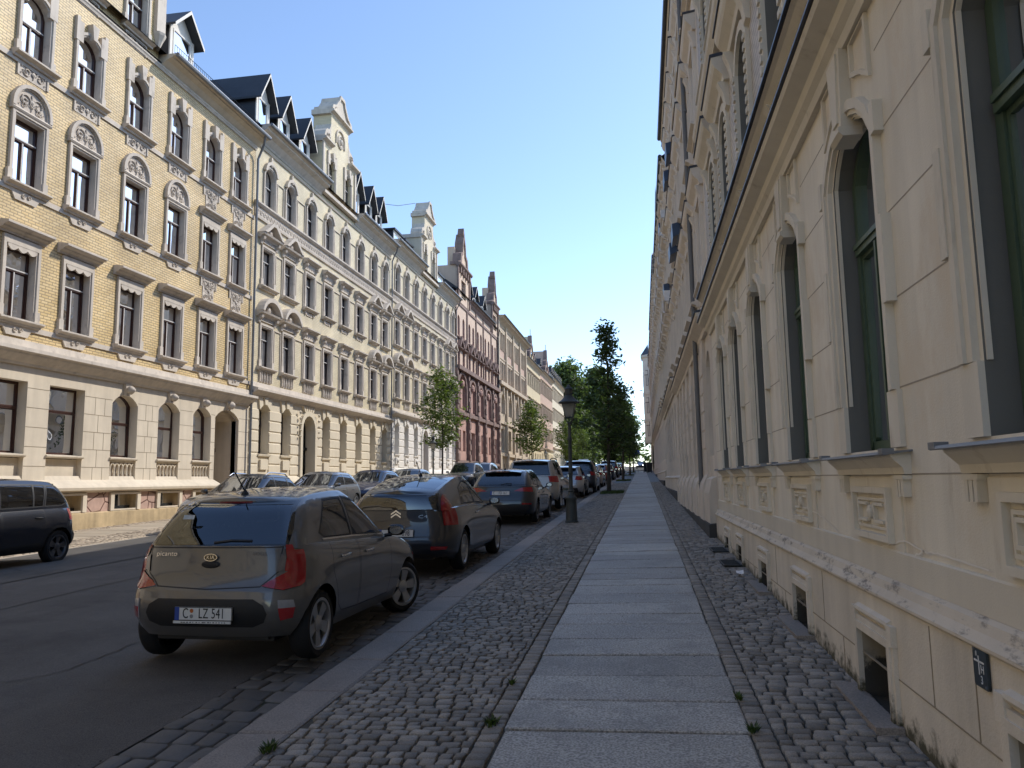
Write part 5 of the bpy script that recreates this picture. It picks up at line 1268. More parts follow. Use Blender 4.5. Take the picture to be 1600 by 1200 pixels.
# light-well steps (granite slabs before the basement windows)
for c in (3.2, 5.5, 7.85, 10.1):
    mb = MB(); z = zp(1.4, c); mb.box(1.29, 1.45, c - .52, c + .52, z - .06, z + .022)
    tag(mb.build('threshold_stone', granite_kerb), {3.2: 'granite slab before the basement window nearest the camera', 5.5: 'granite slab before the second basement window, below the marker plate', 7.85: 'granite slab before the third basement window from the front', 10.1: 'granite slab before the basement window beside the drain grates'}[c], 'stone slab', 'granite slabs under the basement windows')
for c, lab in ((12.4, 'nearer iron drain grate in the cobbles by the cream house wall'), (14.2, 'farther iron drain grate in the cobbles by the cream house wall')):
    mb = MB(); z = zp(1.28, c) + .02; x0, x1, y0, y1 = 1.14, 1.41, c - .42, c + .40
    mb.box(x0, x1, y0, y0 + .03, z - .02, z); mb.box(x0, x1, y1 - .03, y1, z - .02, z); mb.box(x0, x0 + .02, y0 + .03, y1 - .03, z - .02, z); mb.box(x1 - .02, x1, y0 + .03, y1 - .03, z - .02, z)
    k = y0 + .06
    while k < y1 - .05: mb.box(x0 + .02, x1 - .02, k, k + .018, z - .02, z - .002); k += .045
    mb.box(x0 + .02, x1 - .02, y0 + .03, y1 - .03, z - .03, z - .022, 1)
    tag(mb.build('drain_grate', [G['iron'], G['dark']]), lab, 'drain grate', 'drain grates by the wall')
mb = MB(); z = zp(1.3, 11.07) + .03
random.seed(3)
P3 = [(1.22 + .05 * (k % 3) + random.uniform(-.015, .015), 11.0 + .06 * (k // 3) + random.uniform(-.02, .02), z + random.uniform(0, .06)) for k in range(9)]
for a in (0, 1, 3, 4): mb.face([P3[a], P3[a + 1], P3[a + 4], P3[a + 3]])
tag(mb.build('crumpled_paper', pm('paper', (.75, .75, .76), var=.08, bump=0)), 'crumpled white paper lying on the cobbles near the drain grate', 'litter')
# wheelie bins near the far end
def bin_(x, y, label, col):
    z = zp(x, y); t = thing('wheelie_bin', label, 'bin', (x, y, z), R(4), 'dark bins by the wall')
    m = pm('bin_' + col, (.015, .018, .022) if col == 'black' else (.012, .022, .03), rough=.5, var=.1, bump=.05)
    mb = MB(); A = [mb.P(p) for p in ((-.3, -.3, .12), (.3, -.3, .12), (.3, .3, .12), (-.3, .3, .12), (-.38, -.4, 1.25), (.38, -.4, 1.25), (.38, .4, 1.25), (-.38, .4, 1.25))]
    for q in ((0, 1, 5, 4), (1, 2, 6, 5), (2, 3, 7, 6), (3, 0, 4, 7), (3, 2, 1, 0)): mb.fi([A[k] for k in q])
    mb.build('bin_body', m, t)
    mb = MB(); mb.mould([(-.42, 1.25), (.42, 1.25), (.44, 1.3), (.3, 1.4), (-.35, 1.42), (-.44, 1.33)], -.45, .45); mb.build('lid', m, t)
    for sx in (-.3, .3):
        mb = MB(); mb.lathe([(.05, -.04), (.13, -.04), (.13, .04), (.05, .04)], 10, (sx, .3, .13), 0, 'x'); mb.build('wheel', G['iron'], t)
    mb = MB(); mb.tube([(-.3, .46, 1.22), (.3, .46, 1.22)], .02, 6); mb.build('handle', m, t)
bin_(.95, 105, 'black wheelie bin by the right wall, the nearer of two', 'black'); bin_(.55, 109, 'dark blue wheelie bin behind the black one at the path edge', 'blue')
# blue street sign on a pole
t = thing('street_sign', 'small blue sign on a thin pole at the far end of the path', 'sign', (-.6, 112, zp(-.6, 112)))
mb = MB(); mb.tube([(0, 0, 0), (0, 0, 3.2)], .04, 6); mb.build('pole', G['zinc'], t)
mb = MB(); mb.box(-.55, .35, -.06, -.045, 2.6, 3.2); mb.build('sign_plate', pm('sign_blue', (.03, .08, .30), rough=.4, var=.05, bump=0), t)

# ================================================================= the street behind the viewer
right_house('cream_house', 'cream terraced house behind the viewpoint, right side', -52, -9.05, -.9, 16.0, G['r1'], G['r1'], 18, [(5.5, 7.4), (9.2, 11.0), (12.9, 14.5)], 4.8)
far_house('brick_terrace', 'yellow brick terraced house behind the viewpoint, left side', -52, -10.05, -1.0, 17.3, G['brick1'], G['stone'], 17, [], [-45, -38, -31, -24, -17], [(6.2, 8.2), (10.0, 12.0), (13.9, 15.8)])
# ================================================================= CARS
def ip(tab, x):
    if x <= tab[0][0]: return tab[0][1]
    for (a, b), (c, d) in zip(tab[:-1], tab[1:]):
        if x <= c: return b + (d - b) * (x - a) / (c - a)
    return tab[-1][1]
def sip(tab, x):
    """smooth interpolation (Catmull-Rom) through the table"""
    if x <= tab[0][0]: return tab[0][1]
    if x >= tab[-1][0]: return tab[-1][1]
    for i in range(len(tab) - 1):
        a, b = tab[i]; c, d = tab[i + 1]
        if x <= c:
            m0 = (d - tab[i - 1][1]) / (c - tab[i - 1][0]) if i > 0 else (d - b) / (c - a)
            m1 = (tab[i + 2][1] - b) / (tab[i + 2][0] - a) if i + 2 < len(tab) else (d - b) / (c - a)
            t = (x - a) / (c - a); h = c - a
            return (2 * t**3 - 3 * t**2 + 1) * b + (t**3 - 2 * t**2 + t) * h * m0 + (-2 * t**3 + 3 * t**2) * d + (t**3 - t**2) * h * m1
def paint(name, col, metal=.5, rough=.32):
    m = pm(name, col, rough=rough, var=.06, scale=1.5, bump=0, metal=metal, spec=.5, coat=1, obj=True)
    return m
tyre_m = pm('tyre_rubber', (.012, .012, .013), rough=.8, var=.2, scale=8, bump=.2, bscale=80, obj=True)
rim_m = pm('alloy', (.42, .42, .42), rough=.35, var=.06, metal=.75, bump=0, obj=True)
rimd_m = pm('alloy_dark', (.12, .12, .125), rough=.4, var=.06, metal=.7, bump=0, obj=True)
blackp = pm('black_plastic', (.014, .014, .015), rough=.55, var=.1, bump=.1, bscale=200, obj=True)
gloss_b = pm('gloss_black', (.006, .006, .007), rough=.08, var=.05, bump=0, coat=1, obj=True)
chrome = pm('chrome', (.62, .62, .63), rough=.18, var=.03, metal=1, bump=0, obj=True)
redl = pm('red_lens', (.30, .008, .012), rough=.12, var=.12, scale=9, bump=.15, bscale=70, coat=1, obj=True)
whl = pm('clear_lens', (.30, .30, .31), rough=.1, var=.15, scale=12, bump=.2, bscale=60, coat=1, obj=True)
carglass = glassmat('car_glass', transp=.16, wav=.0, facmin=.07, rough=.01)
carglass_d = glassmat('car_glass_dark', (.010, .012, .014), wav=.0, facmin=.07, rough=.01)
plate_w = pm('plate_white', (.66, .66, .63), rough=.4, var=.04, bump=0, obj=True)
plate_b = pm('plate_blue', (.02, .06, .30), rough=.4, var=.04, bump=0, obj=True)
plate_k = pm('plate_black', (.01, .01, .01), rough=.5, var=.02, bump=0, obj=True)
seal_r = pm('seal_orange', (.50, .14, .03), rough=.5, var=.1, bump=0, obj=True)
fabric = pm('seat_fabric', (.03, .03, .032), rough=.95, var=.2, bump=.1, obj=True)

def half_loop(yr, yf, w, rr, rf, br, bf, ns, nc=6, ne=7):
    pts = []
    rr = min(rr, w * .9); rf = min(rf, w * .9)
    for i in range(ne): x = (w - rr) * i / (ne - 1); pts.append((x, yr + br * (x / w) ** 2))
    yb = pts[-1][1]
    for i in range(1, nc + 1):
        a = math.pi / 2 * i / nc; pts.append((w - rr + rr * math.sin(a), yb + rr * 1.15 * (1 - math.cos(a))))
    y0 = pts[-1][1]; ybf = yf - bf * ((w - rf) / w) ** 2; y1 = ybf - rf * 1.15
    for i in range(1, ns): pts.append((w, y0 + (y1 - y0) * i / ns))
    for i in range(nc + 1):
        a = math.pi / 2 * i / nc; pts.append((w - rf + rf * math.cos(a), y1 + rf * 1.15 * math.sin(a)))
    for i in range(1, ne): x = (w - rf) * (1 - i / (ne - 1)); pts.append((x, yf - bf * (x / w) ** 2))
    return pts
def loft(rings, cap_first=False):
    bm = bmesh.new(); vs = [[bm.verts.new(p) for p in r] for r in rings]; n = len(rings[0])
    for a, b in zip(vs[:-1], vs[1:]):
        for k in range(n):
            q = (a[k], a[(k + 1) % n], b[(k + 1) % n], b[k])
            try: bm.faces.new(q)
            except ValueError: pass
    bmesh.ops.remove_doubles(bm, verts=bm.verts, dist=1e-4)
    bmesh.ops.recalc_face_normals(bm, faces=bm.faces); bm.normal_update()
    tz = max(bm.faces, key=lambda f: f.calc_center_median().z)
    if tz.normal.z < 0: bmesh.ops.reverse_faces(bm, faces=bm.faces)
    return bm
def full(half):  # mirror a half loop [(x,y,z)] into a closed loop
    return half + [(-x, y, z) for x, y, z in half[-2:0:-1]]
def cut(bm, lay, reg, proj, poly, filt, rid):
    ax = {'x': (1, 2), 'y': (0, 2), 'z': (0, 1)}[proj]
    ar = sum(poly[i][0] * poly[(i + 1) % len(poly)][1] - poly[(i + 1) % len(poly)][0] * poly[i][1] for i in range(len(poly)))
    if ar < 0: poly = poly[::-1]
    lo = [min(p[i] for p in poly) - .01 for i in (0, 1)]; hi = [max(p[i] for p in poly) + .01 for i in (0, 1)]
    cnt = 0
    for f in bm.faces:
        ok = filt(f)
        if ok:
            a = [v.co[ax[0]] for v in f.verts]; b = [v.co[ax[1]] for v in f.verts]
            ok = max(a) > lo[0] and min(a) < hi[0] and max(b) > lo[1] and min(b) < hi[1]
        f[lay] = 1 if ok else 0
    n = len(poly)
    for i in range(n):
        p, q = poly[i], poly[(i + 1) % n]
        no = [0, 0, 0]; no[ax[0]] = q[1] - p[1]; no[ax[1]] = -(q[0] - p[0]); co_ = [0, 0, 0]; co_[ax[0]], co_[ax[1]] = p
        fs = [f for f in bm.faces if f[lay] == 1]
        if not fs: return
        g = set(fs)
        for f in fs: g.update(f.edges); g.update(f.verts)
        bmesh.ops.bisect_plane(bm, geom=list(g), dist=1e-5, plane_co=co_, plane_no=Vector(no).normalized())
    for f in bm.faces:
        if f[lay] == 1:
            c = f.calc_center_median(); c2 = (c[ax[0]], c[ax[1]])
            if all((poly[(i + 1) % n][0] - poly[i][0]) * (c2[1] - poly[i][1]) - (poly[(i + 1) % n][1] - poly[i][1]) * (c2[0] - poly[i][0]) > -1e-7 for i in range(n)): f[reg] = rid
def shrink(poly, d):
    c = (sum(p[0] for p in poly) / len(poly), sum(p[1] for p in poly) / len(poly)); n = len(poly); out = []
    ar = sum(poly[i][0] * poly[(i + 1) % n][1] - poly[(i + 1) % n][0] * poly[i][1] for i in range(n))
    P = poly if ar > 0 else poly[::-1]
    for i in range(n):
        a, b, c = Vector(P[i - 1]), Vector(P[i]), Vector(P[(i + 1) % n])
        e1 = (b - a).normalized(); e2 = (c - b).normalized(); n1 = Vector((-e1.y, e1.x)); n2 = Vector((-e2.y, e2.x))
        bis = (n1 + n2); k = d / max(.2, bis.dot(n1) / bis.length) / bis.length
        out.append(tuple(b + bis * k))
    return out
def extract(bm, reg, rids, off=0):
    idx = {}; V = []; F = []
    for f in bm.faces:
        if f[reg] in rids:
            fi = []
            for v in f.verts:
                if v not in idx: idx[v] = len(V); V.append(tuple(v.co + v.normal * off))
                fi.append(idx[v])
            F.append(fi)
    return V, F
def make_car(sp, name, label, group, loc, rotz, scale, paintm):
    L, Wd, H = sp['L'], sp['W'], sp['H']; ns = sp.get('ns', 36); near = sp.get('near', False)
    root = thing(name, label, sp.get('cat', 'car'), loc, rotz, group); root.scale = (scale,) * 3
    zb = sp.get('zb', .2); sh = sp['sh']; hw = Wd / 2
    Y = lambda y: y - L / 2
    # ---- lower body
    bs = [0, .06, .14, .24, .34, .44, .54, .64, .74, .83, .90, .95, .985, 1.0]
    rings = []
    for b in bs:
        zr_ = zb + b * (sip(sh, 0) - zb); zf_ = zb + b * (sip(sh, L) - zb)
        yr, yf = sip(sp['yr'], zr_), L - sip(sp['yf'], zf_)
        w = hw * sip(sp['wb'], b)
        hl = half_loop(yr, yf, w, sp['rc'][0], sp['rc'][1], sp['bow'][0], sp['bow'][1], ns)
        pts = []
        for x, y in hl:
            z = zb + b * (sip(sh, y) - zb)
            fl = 0
            for ya in (sp['ro'], sp['ro'] + sp['wb_']):
                fl += .022 * math.exp(-((y - ya) / .42) ** 2) * math.exp(-((z - .5) / .25) ** 2)
            if b < .06: z += .05 * (1 if y < .35 or y > L - .4 else 0)
            pts.append((x + fl * (x / w) ** 6, Y(y), z))
        rings.append(pts)
    top = rings[-1]; ycap = lambda y: min(1, max(0, (y - .12) / .5)) * min(1, max(0, (L - .1 - y) / .6))
    for s in (.93, .85, .7, .5, .25, 0.0):
        rings.append([(x * s, y, z + sp.get('crown', .07) * (1 - s * s) * ycap(y + L / 2)) for x, y, z in top])
    tub = loft([full(r) for r in rings])
    # ---- greenhouse
    gs = [0, .1, .22, .34, .46, .58, .7, .8, .88, .94, .98, 1.0]
    rings = []; zrt = sp['roof']
    for g in gs:
        yr, yf = sip(sp['gr'], g), sip(sp['gf'], g); w = sip(sp['gw'], g)
        hl = half_loop(yr, yf, w, sp['grc'][0], sp['grc'][1], sp['gbow'][0], sp['gbow'][1], ns, 6, 8)
        pts = []
        for x, y in hl:
            z0 = sip(sh, y) - .025; pts.append((x, Y(y), z0 + g * (sip(zrt, y) - z0)))
        rings.append(pts)
    top = rings[-1]
    for s in (.97, .9, .78, .6, .4, .2, 0.0):
        rings.append([(x * s, y, z + sp.get('rcrown', .045) * (1 - s ** 2.2)) for x, y, z in top])
    gh = loft([full(r) for r in rings])
    layers = []
    for bm in (tub, gh):
        bm.normal_update(); layers.append((bm.faces.layers.int.new('cand'), bm.faces.layers.int.new('reg')))
    SIDE = lambda sg: (lambda f: f.calc_center_median().x * sg > .3 and f.normal.x * sg > .25)
    REAR = lambda f: f.normal.y < -.12 and f.calc_center_median().y < -L / 2 + 1.3
    REARC = lambda f: f.calc_center_median().y < -L / 2 + sp.get('ldepth', .36) and f.normal.y < .3 and (f.normal.y < -.05 or abs(f.normal.x) > .3)
    FRONT = lambda f: f.normal.y > .12 and f.calc_center_median().y > 0
    parts = []   # (object name, which bm, region id, material, offset)
    rid = [10]
    def region(which, proj, polys, filt, nm, mat, off=0, mirror=False, seam=0, parent=None):
        for sg in ((1, -1) if mirror else (1,)):
            r0 = rid[0]; rid[0] += 2
            for w_ in which:
                bm = (tub, gh)[w_]
                for poly in polys:
                    pl = [((p[0] * sg, p[1]) if proj != 'x' else (Y(p[0]), p[1])) for p in poly]
                    ff = filt(sg) if proj == 'x' else filt
                    if proj == 'y' and mirror: f0 = ff; ff = lambda f, f0=f0, sg=sg: f0(f) and f.calc_center_median().x * sg > 0
                    if seam: cut(bm, *layers[w_], proj, pl, ff, 2); pl = shrink(pl, seam)
                    cut(bm, *layers[w_], proj, pl, ff, r0)
            parts.append((nm, which, r0, mat, off))
    RW = sp['rw']; ya_r, ya_f = sp['ro'], sp['ro'] + sp['wb_']
    bodyside = sp.get('cladding')
    # doors, then glass, lights
    for poly in sp.get('doors', []): region((0,), 'x', [poly], SIDE, 'door', paintm, 0, True, .010)
    if sp.get('hatch'): region((0,), 'y', [sp['hatch']], REAR, 'tailgate', paintm, 0, False, .010)
    cg = carglass if near else carglass_d
    for poly in sp['sidewin']:
        region((1,), 'x', [shrink(poly, -.022)], SIDE, 'window_trim', blackp, 0, True)
        region((1,), 'x', [poly], SIDE, 'side_window', cg, -.004, True)
    if sp.get('trimstrip'): region((1,), 'x', [[(.74, 1.004), (1.42, .985), (1.42, 1.0), (.70, 1.02)], [(1.42, .985), (2.44, .940), (2.44, .955), (1.42, 1.0)]], SIDE, 'chrome_strip', chrome, .003, True)
    if sp.get('rearwin'):
        region((1,), 'y', [shrink(sp['rearwin'], -.03)], REAR, 'window_trim', gloss_b, 0); region((1,), 'y', [sp['rearwin']], REAR, 'rear_window', cg, -.003)
    if sp.get('brakestrip'): region((1,), 'y', [sp['brakestrip']], REAR, 'brake_light', pm('brake_red', (.12, .006, .008), rough=.2, var=.1, bump=0, obj=True), .003)
    if sp.get('roofglass'): region((1,), 'z', [[(x, Y(y)) for x, y in sp['roofglass']]], lambda f: f.normal.z > .3, 'roof_glass', gloss_b if not near else carglass_d, -.002)
    if sp.get('windscreen'): region((1,), 'y', [sp['windscreen']], FRONT, 'windscreen', cg, -.003)
    for polys, nm, m, which in sp.get('lights', []): region(which, 'y', polys, REARC, nm, m, sp.get('loff', .004), True)
    for polys, nm, m in sp.get('rearpanels', []): region((0,), 'y', polys, REAR, nm, m, .002)
    for polys, nm, m in sp.get('frontlights', []): region((0,), 'y', polys, FRONT, nm, m, .003, True)
    for polys, nm, m in sp.get('frontpanels', []): region((0,), 'y', polys, FRONT, nm, m, .002)
    # wheel arches
    R_ = RW * 1.13
    for ya in (ya_r, ya_f):
        for sg in (1, -1):
            c = [(Y(ya) + (R_ + .045) * math.cos(2 * math.pi * k / 28), RW + .01 + (R_ + .045) * math.sin(2 * math.pi * k / 28)) for k in range(28)]
            c2 = [(Y(ya) + R_ * math.cos(2 * math.pi * k / 28), RW + .01 + R_ * math.sin(2 * math.pi * k / 28)) for k in range(28)]
            fl = lambda f, sg=sg: f.calc_center_median().x * sg > .3 and f.calc_center_median().z < zb + .85 and abs(f.normal.z) < .75 or (f.calc_center_median().x * sg > .45 and f.calc_center_median().z < zb + .08)
            if bodyside: cut(tub, *layers[0], 'x', c, fl, 3)
            cut(tub, *layers[0], 'x', c2, fl, 1)
    if bodyside: region((0,), 'x', [[(-.2, 0), (L + .2, 0), (L + .2, .40), (-.2, .40)]], lambda sg: (lambda f: abs(f.calc_center_median().x) > .3 and f[layers[0][1]] in (0,)), 'x', None)
    lay0 = layers[0][1]
    dele = [f for f in tub.faces if f[lay0] == 1]; bmesh.ops.delete(tub, geom=dele, context='FACES')
    for f in [f for f in tub.faces if f[lay0] == rid[0] - 2 and bodyside]: f[lay0] = 3
    # body object (both shells)
    V, F, M = [], [], []
    used = {r for _, _, r, m, _ in parts if m}
    for bm, (la, re_) in zip((tub, gh), layers):
        bm.normal_update()
        for r, slot in ((0, 0), (2, 1), (3, 1)):
            v, f = extract(bm, re_, {r}, 0); o = len(V); V += v; F += [[i + o for i in q] for q in f]; M += [slot] * len(f)
    mb = MB(); mb.v, mb.f, mb.m = V, F, M
    mb.build('body', [paintm, blackp], root, smooth=42)
    objs = {}
    for nm, which, r, mat, off in parts:
        if not mat: continue
        mb = MB()
        for w_ in which:
            v, f = extract((tub, gh)[w_], layers[w_][1], {r}, off); o = len(mb.v); mb.v += v; mb.f += [[i + o for i in q] for q in f]
        mb.m = [0] * len(mb.f)
        if mb.f: objs.setdefault(nm, []).append(mb.build(nm, mat, root, smooth=50))
    tub.free(); gh.free()
    # underbody and cabin
    mb = MB(); mb.box(-hw + .30, hw - .30, Y(.15), Y(L - .2), zb + .02, zb + .28); mb.box(-hw + .12, hw - .12, Y(ya_r + RW * 1.2), Y(ya_f - RW * 1.2), zb + .02, zb + .3)
    for ya in (ya_r, ya_f): mb.box(-hw + .27, hw - .27, Y(ya - RW * 1.2), Y(ya + RW * 1.2), zb, zb + .55)
    mb.box(-hw + .1, hw - .1, Y(.2), Y(ya_r + .3), zb + .56, zb + .6) if not near else None
    mb.build('underbody', blackp, root)
    if near:
        zs = sip(sh, L / 2)
        for sy in sp.get('seats', (1.15, 2.0)):
            for sx in (-.36, .36):
                mb = MB()
                mb.mould([(Y(sy - .08), zs - .5), (Y(sy + .12), zs - .5), (Y(sy + .02), zs + .16), (Y(sy - .08), zs + .17), (Y(sy - .16), zs + .1)], sx - .22, sx + .22); s_ = MB(lambda p: (p[1], p[0], p[2])); s_.v = [(v[1], v[0], v[2]) for v in mb.v]; s_.f = mb.f; s_.m = mb.m
                s_.mould([(Y(sy - .12), zs + .2), (Y(sy - .02), zs + .2), (Y(sy - .03), zs + .36), (Y(sy - .11), zs + .37)], sx - .12, sx + .12)
                s_.build('seat', fabric, root, smooth=50)
        mb = MB(); mb.box(-hw + .15, hw - .15, Y(sp['gf'][0][1] - .55), Y(sp['gf'][0][1] - .05), zs - .3, zs - .03); mb.build('dashboard', fabric, root)
        mb = MB(lambda p: (p[0] - .36, p[1] + Y(sp['gf'][0][1] - .72), p[2] + zs + .0)); n = 18
        mb.tube([(.18 * math.cos(2 * math.pi * k / n), .06 * math.sin(2 * math.pi * k / n), .17 * math.sin(2 * math.pi * k / n)) for k in range(n + 1)], .015, 6); mb.build('steering_wheel', fabric, root)
        mb = MB(); mb.box(-.10, .10, Y(sp['gf'][1][1] - .14), Y(sp['gf'][1][1] - .11), sp['H'] - .22, sp['H'] - .16); mb.build('rear_view_mirror', fabric, root)
    # wheels
    tw = sp.get('tw', .19)
    tm = MB(); r = RW; ri = RW * sp.get('rimr', .68)
    tm.lathe([(ri, -tw / 2 + .02), (ri + .02, -tw / 2), (r - .03, -tw / 2), (r - .006, -tw / 2 + .025), (r, -tw / 2 + .05), (r, tw / 2 - .05), (r - .006, tw / 2 - .025), (r - .03, tw / 2), (ri + .02, tw / 2), (ri, tw / 2 - .02)], 32, axis='x', caps=False)
    tme = tm.mesh('wheel', tyre_m, 40)
    rm = MB(); wx = tw / 2
    rm.lathe([(ri + .004, wx - .03), (ri + .012, wx - .004), (ri - .012, wx - .004), (ri - .025, wx - .03), (ri - .03, wx - .10)], 32, axis='x', caps=False)
    nsp = sp.get('spokes', 5)
    for k in range(nsp):
        a = 2 * math.pi * k / nsp + .3
        for da in ((-.14, .14) if sp.get('twin') else (0,)):
            ca, sa = math.cos(a + da), math.sin(a + da); wd = .026 if sp.get('twin') else .045
            p0 = [(.045, wd * .8), (ri - .015, wd * 1.25)]
            q = []
            for rr_, h_ in p0:
                for s_ in (-1, 1): q.append((rr_ * ca - s_ * h_ * sa, rr_ * sa + s_ * h_ * ca))
            xo, xi = wx - .018, wx - .05
            A = [rm.P((xo - (.012 if i < 2 else 0), q[i][0], q[i][1])) for i in (0, 1, 3, 2)]; Bq = [rm.P((xi, q[i][0] * 1.0, q[i][1] * 1.0)) for i in (0, 1, 3, 2)]
            rm.fi(A)
            for i in range(4): rm.fi((A[i], Bq[i], Bq[(i + 1) % 4], A[(i + 1) % 4]))
    rm.lathe([(.075, wx - .05), (.07, wx - .022), (.04, wx - .012), (.001, wx - .010)], 16, axis='x')
    rm.lathe([(ri - .03, wx - .10), (.001, wx - .10)], 24, m=1, axis='x'); rm.lathe([(ri * .7, wx - .085), (.05, wx - .084)], 20, m=1, axis='x')
    rme = rm.mesh('rim', [sp.get('rim', rim_m), blackp], 40)
    for ya in (ya_r, ya_f):
        for sg in (1, -1):
            o = link('wheel', tme, root, (sg * (hw - tw / 2 - .012), Y(ya), RW), (random.uniform(0, 6), 0, (0 if sg > 0 else math.pi)))
            if ya == ya_f and sp.get('steer'): o.rotation_euler[2] += sp['steer']; 
            o.rotation_euler[0] *= 1
            link('rim', rme, o)
    # mirrors, handles
    zm = sip(sh, sp['mir']) + .07
    for sg in (1, -1):
        mb = MB(); mb.lathe([(.001, -.10), (.06, -.095), (.085, -.06), (.09, 0), (.085, .05), (.06, .085), (.001, .095)], 12)
        mb.v = [(sg * (hw + .075 + .0) + v[2] * sg * 1.0, Y(sp['mir']) + v[1] * (.85 if v[1] > 0 else .25), zm + v[0] * .68) for v in mb.v]
        mb.tube([(sg * (hw - .06), Y(sp['mir']), zm - .06), (sg * (hw + .02), Y(sp['mir']), zm - .05)], .022, 6, 1)
        mo = mb.build('wing_mirror', [sp.get('mirm', paintm), blackp], root, smooth=40)
        mb = MB(); n = 14; mb.face([(sg * (hw + .075) + sg * .072 * math.cos(2 * math.pi * k / n), Y(sp['mir']) - .024, zm + .048 * math.sin(2 * math.pi * k / n)) for k in range(n)]); mb.build('mirror_glass', chrome, mo)
        for (hy, hz) in sp.get('handles', []):
            xs = hw * sip(sp['wb'], .82)
            mb = MB(); mb.tube([(sg * (xs + .002), Y(hy), hz), (sg * (xs + .03), Y(hy + .03), hz + .004), (sg * (xs + .03), Y(hy + .15), hz + .008), (sg * (xs + .0), Y(hy + .18), hz + .008)], .013, 6); mb.build('door_handle', sp.get('hm', paintm), root, smooth=60)
        if sp.get('rails'):
            y0_, y1_ = sp['rails']; mb = MB(); pt = []
            for k in range(9):
                y = y0_ + (y1_ - y0_) * k / 8; pt.append((sg * (sp['gw'][-1][1] - .03), Y(y), sip(zrt, y) + (.06 if 0 < k < 8 else .0)))
            mb.tube(pt, .017, 6); mb.build('roof_rail', sp.get('railm', blackp), root)
    if sp.get('brake'):
        by, bz = sp['brake']; mb = MB(); mb.box(-.17, .17, Y(by) - .03, Y(by) + .02, bz - .012, bz + .012); mb.build('brake_light', pm('brake_red', (.12, .006, .008), rough=.2, var=.1, bump=0, obj=True), root)
    # rear spoiler, wiper, antenna
    if sp.get('spoiler'):
        y0_, dz, ww, ln = sp['spoiler']; mb = MB(); n = 12; z0 = sip(zrt, y0_ + .05)
        for k in range(n):
            xa, xb = -ww + 2 * ww * k / n, -ww + 2 * ww * (k + 1) / n
            cz = lambda x: z0 + .04 * (1 - (x / ww) ** 2); cy = lambda x: y0_ - ln * (1 - .35 * (x / ww) ** 4)
            mb.face([(xa, Y(y0_ + .12), cz(xa) + .012), (xb, Y(y0_ + .12), cz(xb) + .012), (xb, Y(cy(xb)), cz(xb) - dz), (xa, Y(cy(xa)), cz(xa) - dz)])
            mb.face([(xa, Y(cy(xa)), cz(xa) - dz), (xb, Y(cy(xb)), cz(xb) - dz), (xb, Y(cy(xb) + .01), cz(xb) - dz - .035), (xa, Y(cy(xa) + .01), cz(xa) - dz - .035)])
            mb.face([(xa, Y(cy(xa) + .01), cz(xa) - dz - .035), (xb, Y(cy(xb) + .01), cz(xb) - dz - .035), (xb, Y(y0_ + .12), cz(xb) - .06), (xa, Y(y0_ + .12), cz(xa) - .06)])
        s_ = mb.build('spoiler', paintm, root, smooth=50)
        mb = MB(); mb.box(-.17, .17, Y(y0_ - ln) - .004, Y(y0_ - ln + .05), z0 + .04 - dz - .028, z0 + .04 - dz - .006); mb.build('brake_light', pm('brake_red', (.12, .006, .008), rough=.2, var=.1, bump=0, obj=True), s_)
    if sp.get('wiper'):
        (xa, ya, za), (xb, yb_, zb2) = sp['wiper']; mb = MB(); mb.tube([(xa, Y(ya), za), ((xa + xb) / 2, Y((ya + yb_) / 2) - .02, (za + zb2) / 2 + .012), (xb, Y(yb_), zb2)], .013, 5); mb.build('wiper', blackp, root)
    if sp.get('antenna'):
        ay, al, lean = sp['antenna']; az = sip(zrt, ay) + sp.get('rcrown', .045) - .005
        mb = MB(); mb.lathe([(.035, 0), (.032, .015), (.018, .035), (.008, .05)], 10, (0, Y(ay), az)); mb.tube([(0, Y(ay), az + .03), (0, Y(ay) - al * lean, az + al)], .0065, 6); mb.build('antenna', blackp, root)
    # number plate
    if sp.get('plate'):
        txt, py, pz, tilt, px = sp['plate']
        p = MB(); p.box(-.26, .26, -.006, .0, -.055, .055); po = p.build('number_plate', plate_w, root, (px, Y(py), pz), rot=(R(tilt), 0, 0))
        p = MB(); p.box(-.258, -.218, -.0075, -.005, -.053, .053); p.build('blue_band', plate_b, po)
        p = MB(); p.ring([(-.26, -.055), (-.26, .055), (.26, .055), (.26, -.055), (-.26, -.055)], [(-.254, -.049), (-.254, .049), (.254, .049), (.254, -.049), (-.254, -.049)], 0, .0); 
        p.v = [(v[1], -.0068, v[2]) for v in p.v]; p.build('plate_border', plate_k, po)
        for s_, tx, sz in txt:
            me = text_mesh(s_, sz, plate_k, .0005, spacing=1.05); o = link('lettering', me, po, (tx, -.0078, -.0), (R(90), 0, 0)); o.scale = (.80, 1.18, 1)
        if sp.get('seals'):
            p = MB(); p.lathe([(.017, .0), (.001, .001)], 14); p.v = [(v[0] + sp['seals'], -.0075 - v[2], v[1] + .024) for v in p.v]; p.build('seal', seal_r, po)
            p = MB(); p.lathe([(.016, .0), (.001, .001)], 14); p.v = [(v[0] + sp['seals'], -.0075 - v[2], v[1] - .020) for v in p.v]; p.build('seal', G['zinc'], po)
            p = MB(); p.box(-.27, .25, -.009, -.0, -.078, -.058); po2 = p.build('plate_holder', plate_w, po)
            p = MB(); k = -.2
            while k < .2: p.box(k, k + random.uniform(.006, .02), -.0098, -.009, -.0725, -.0655); k += random.uniform(.022, .03)
            p.build('lettering', plate_k, po2)
    return root
def mir(pts): return pts
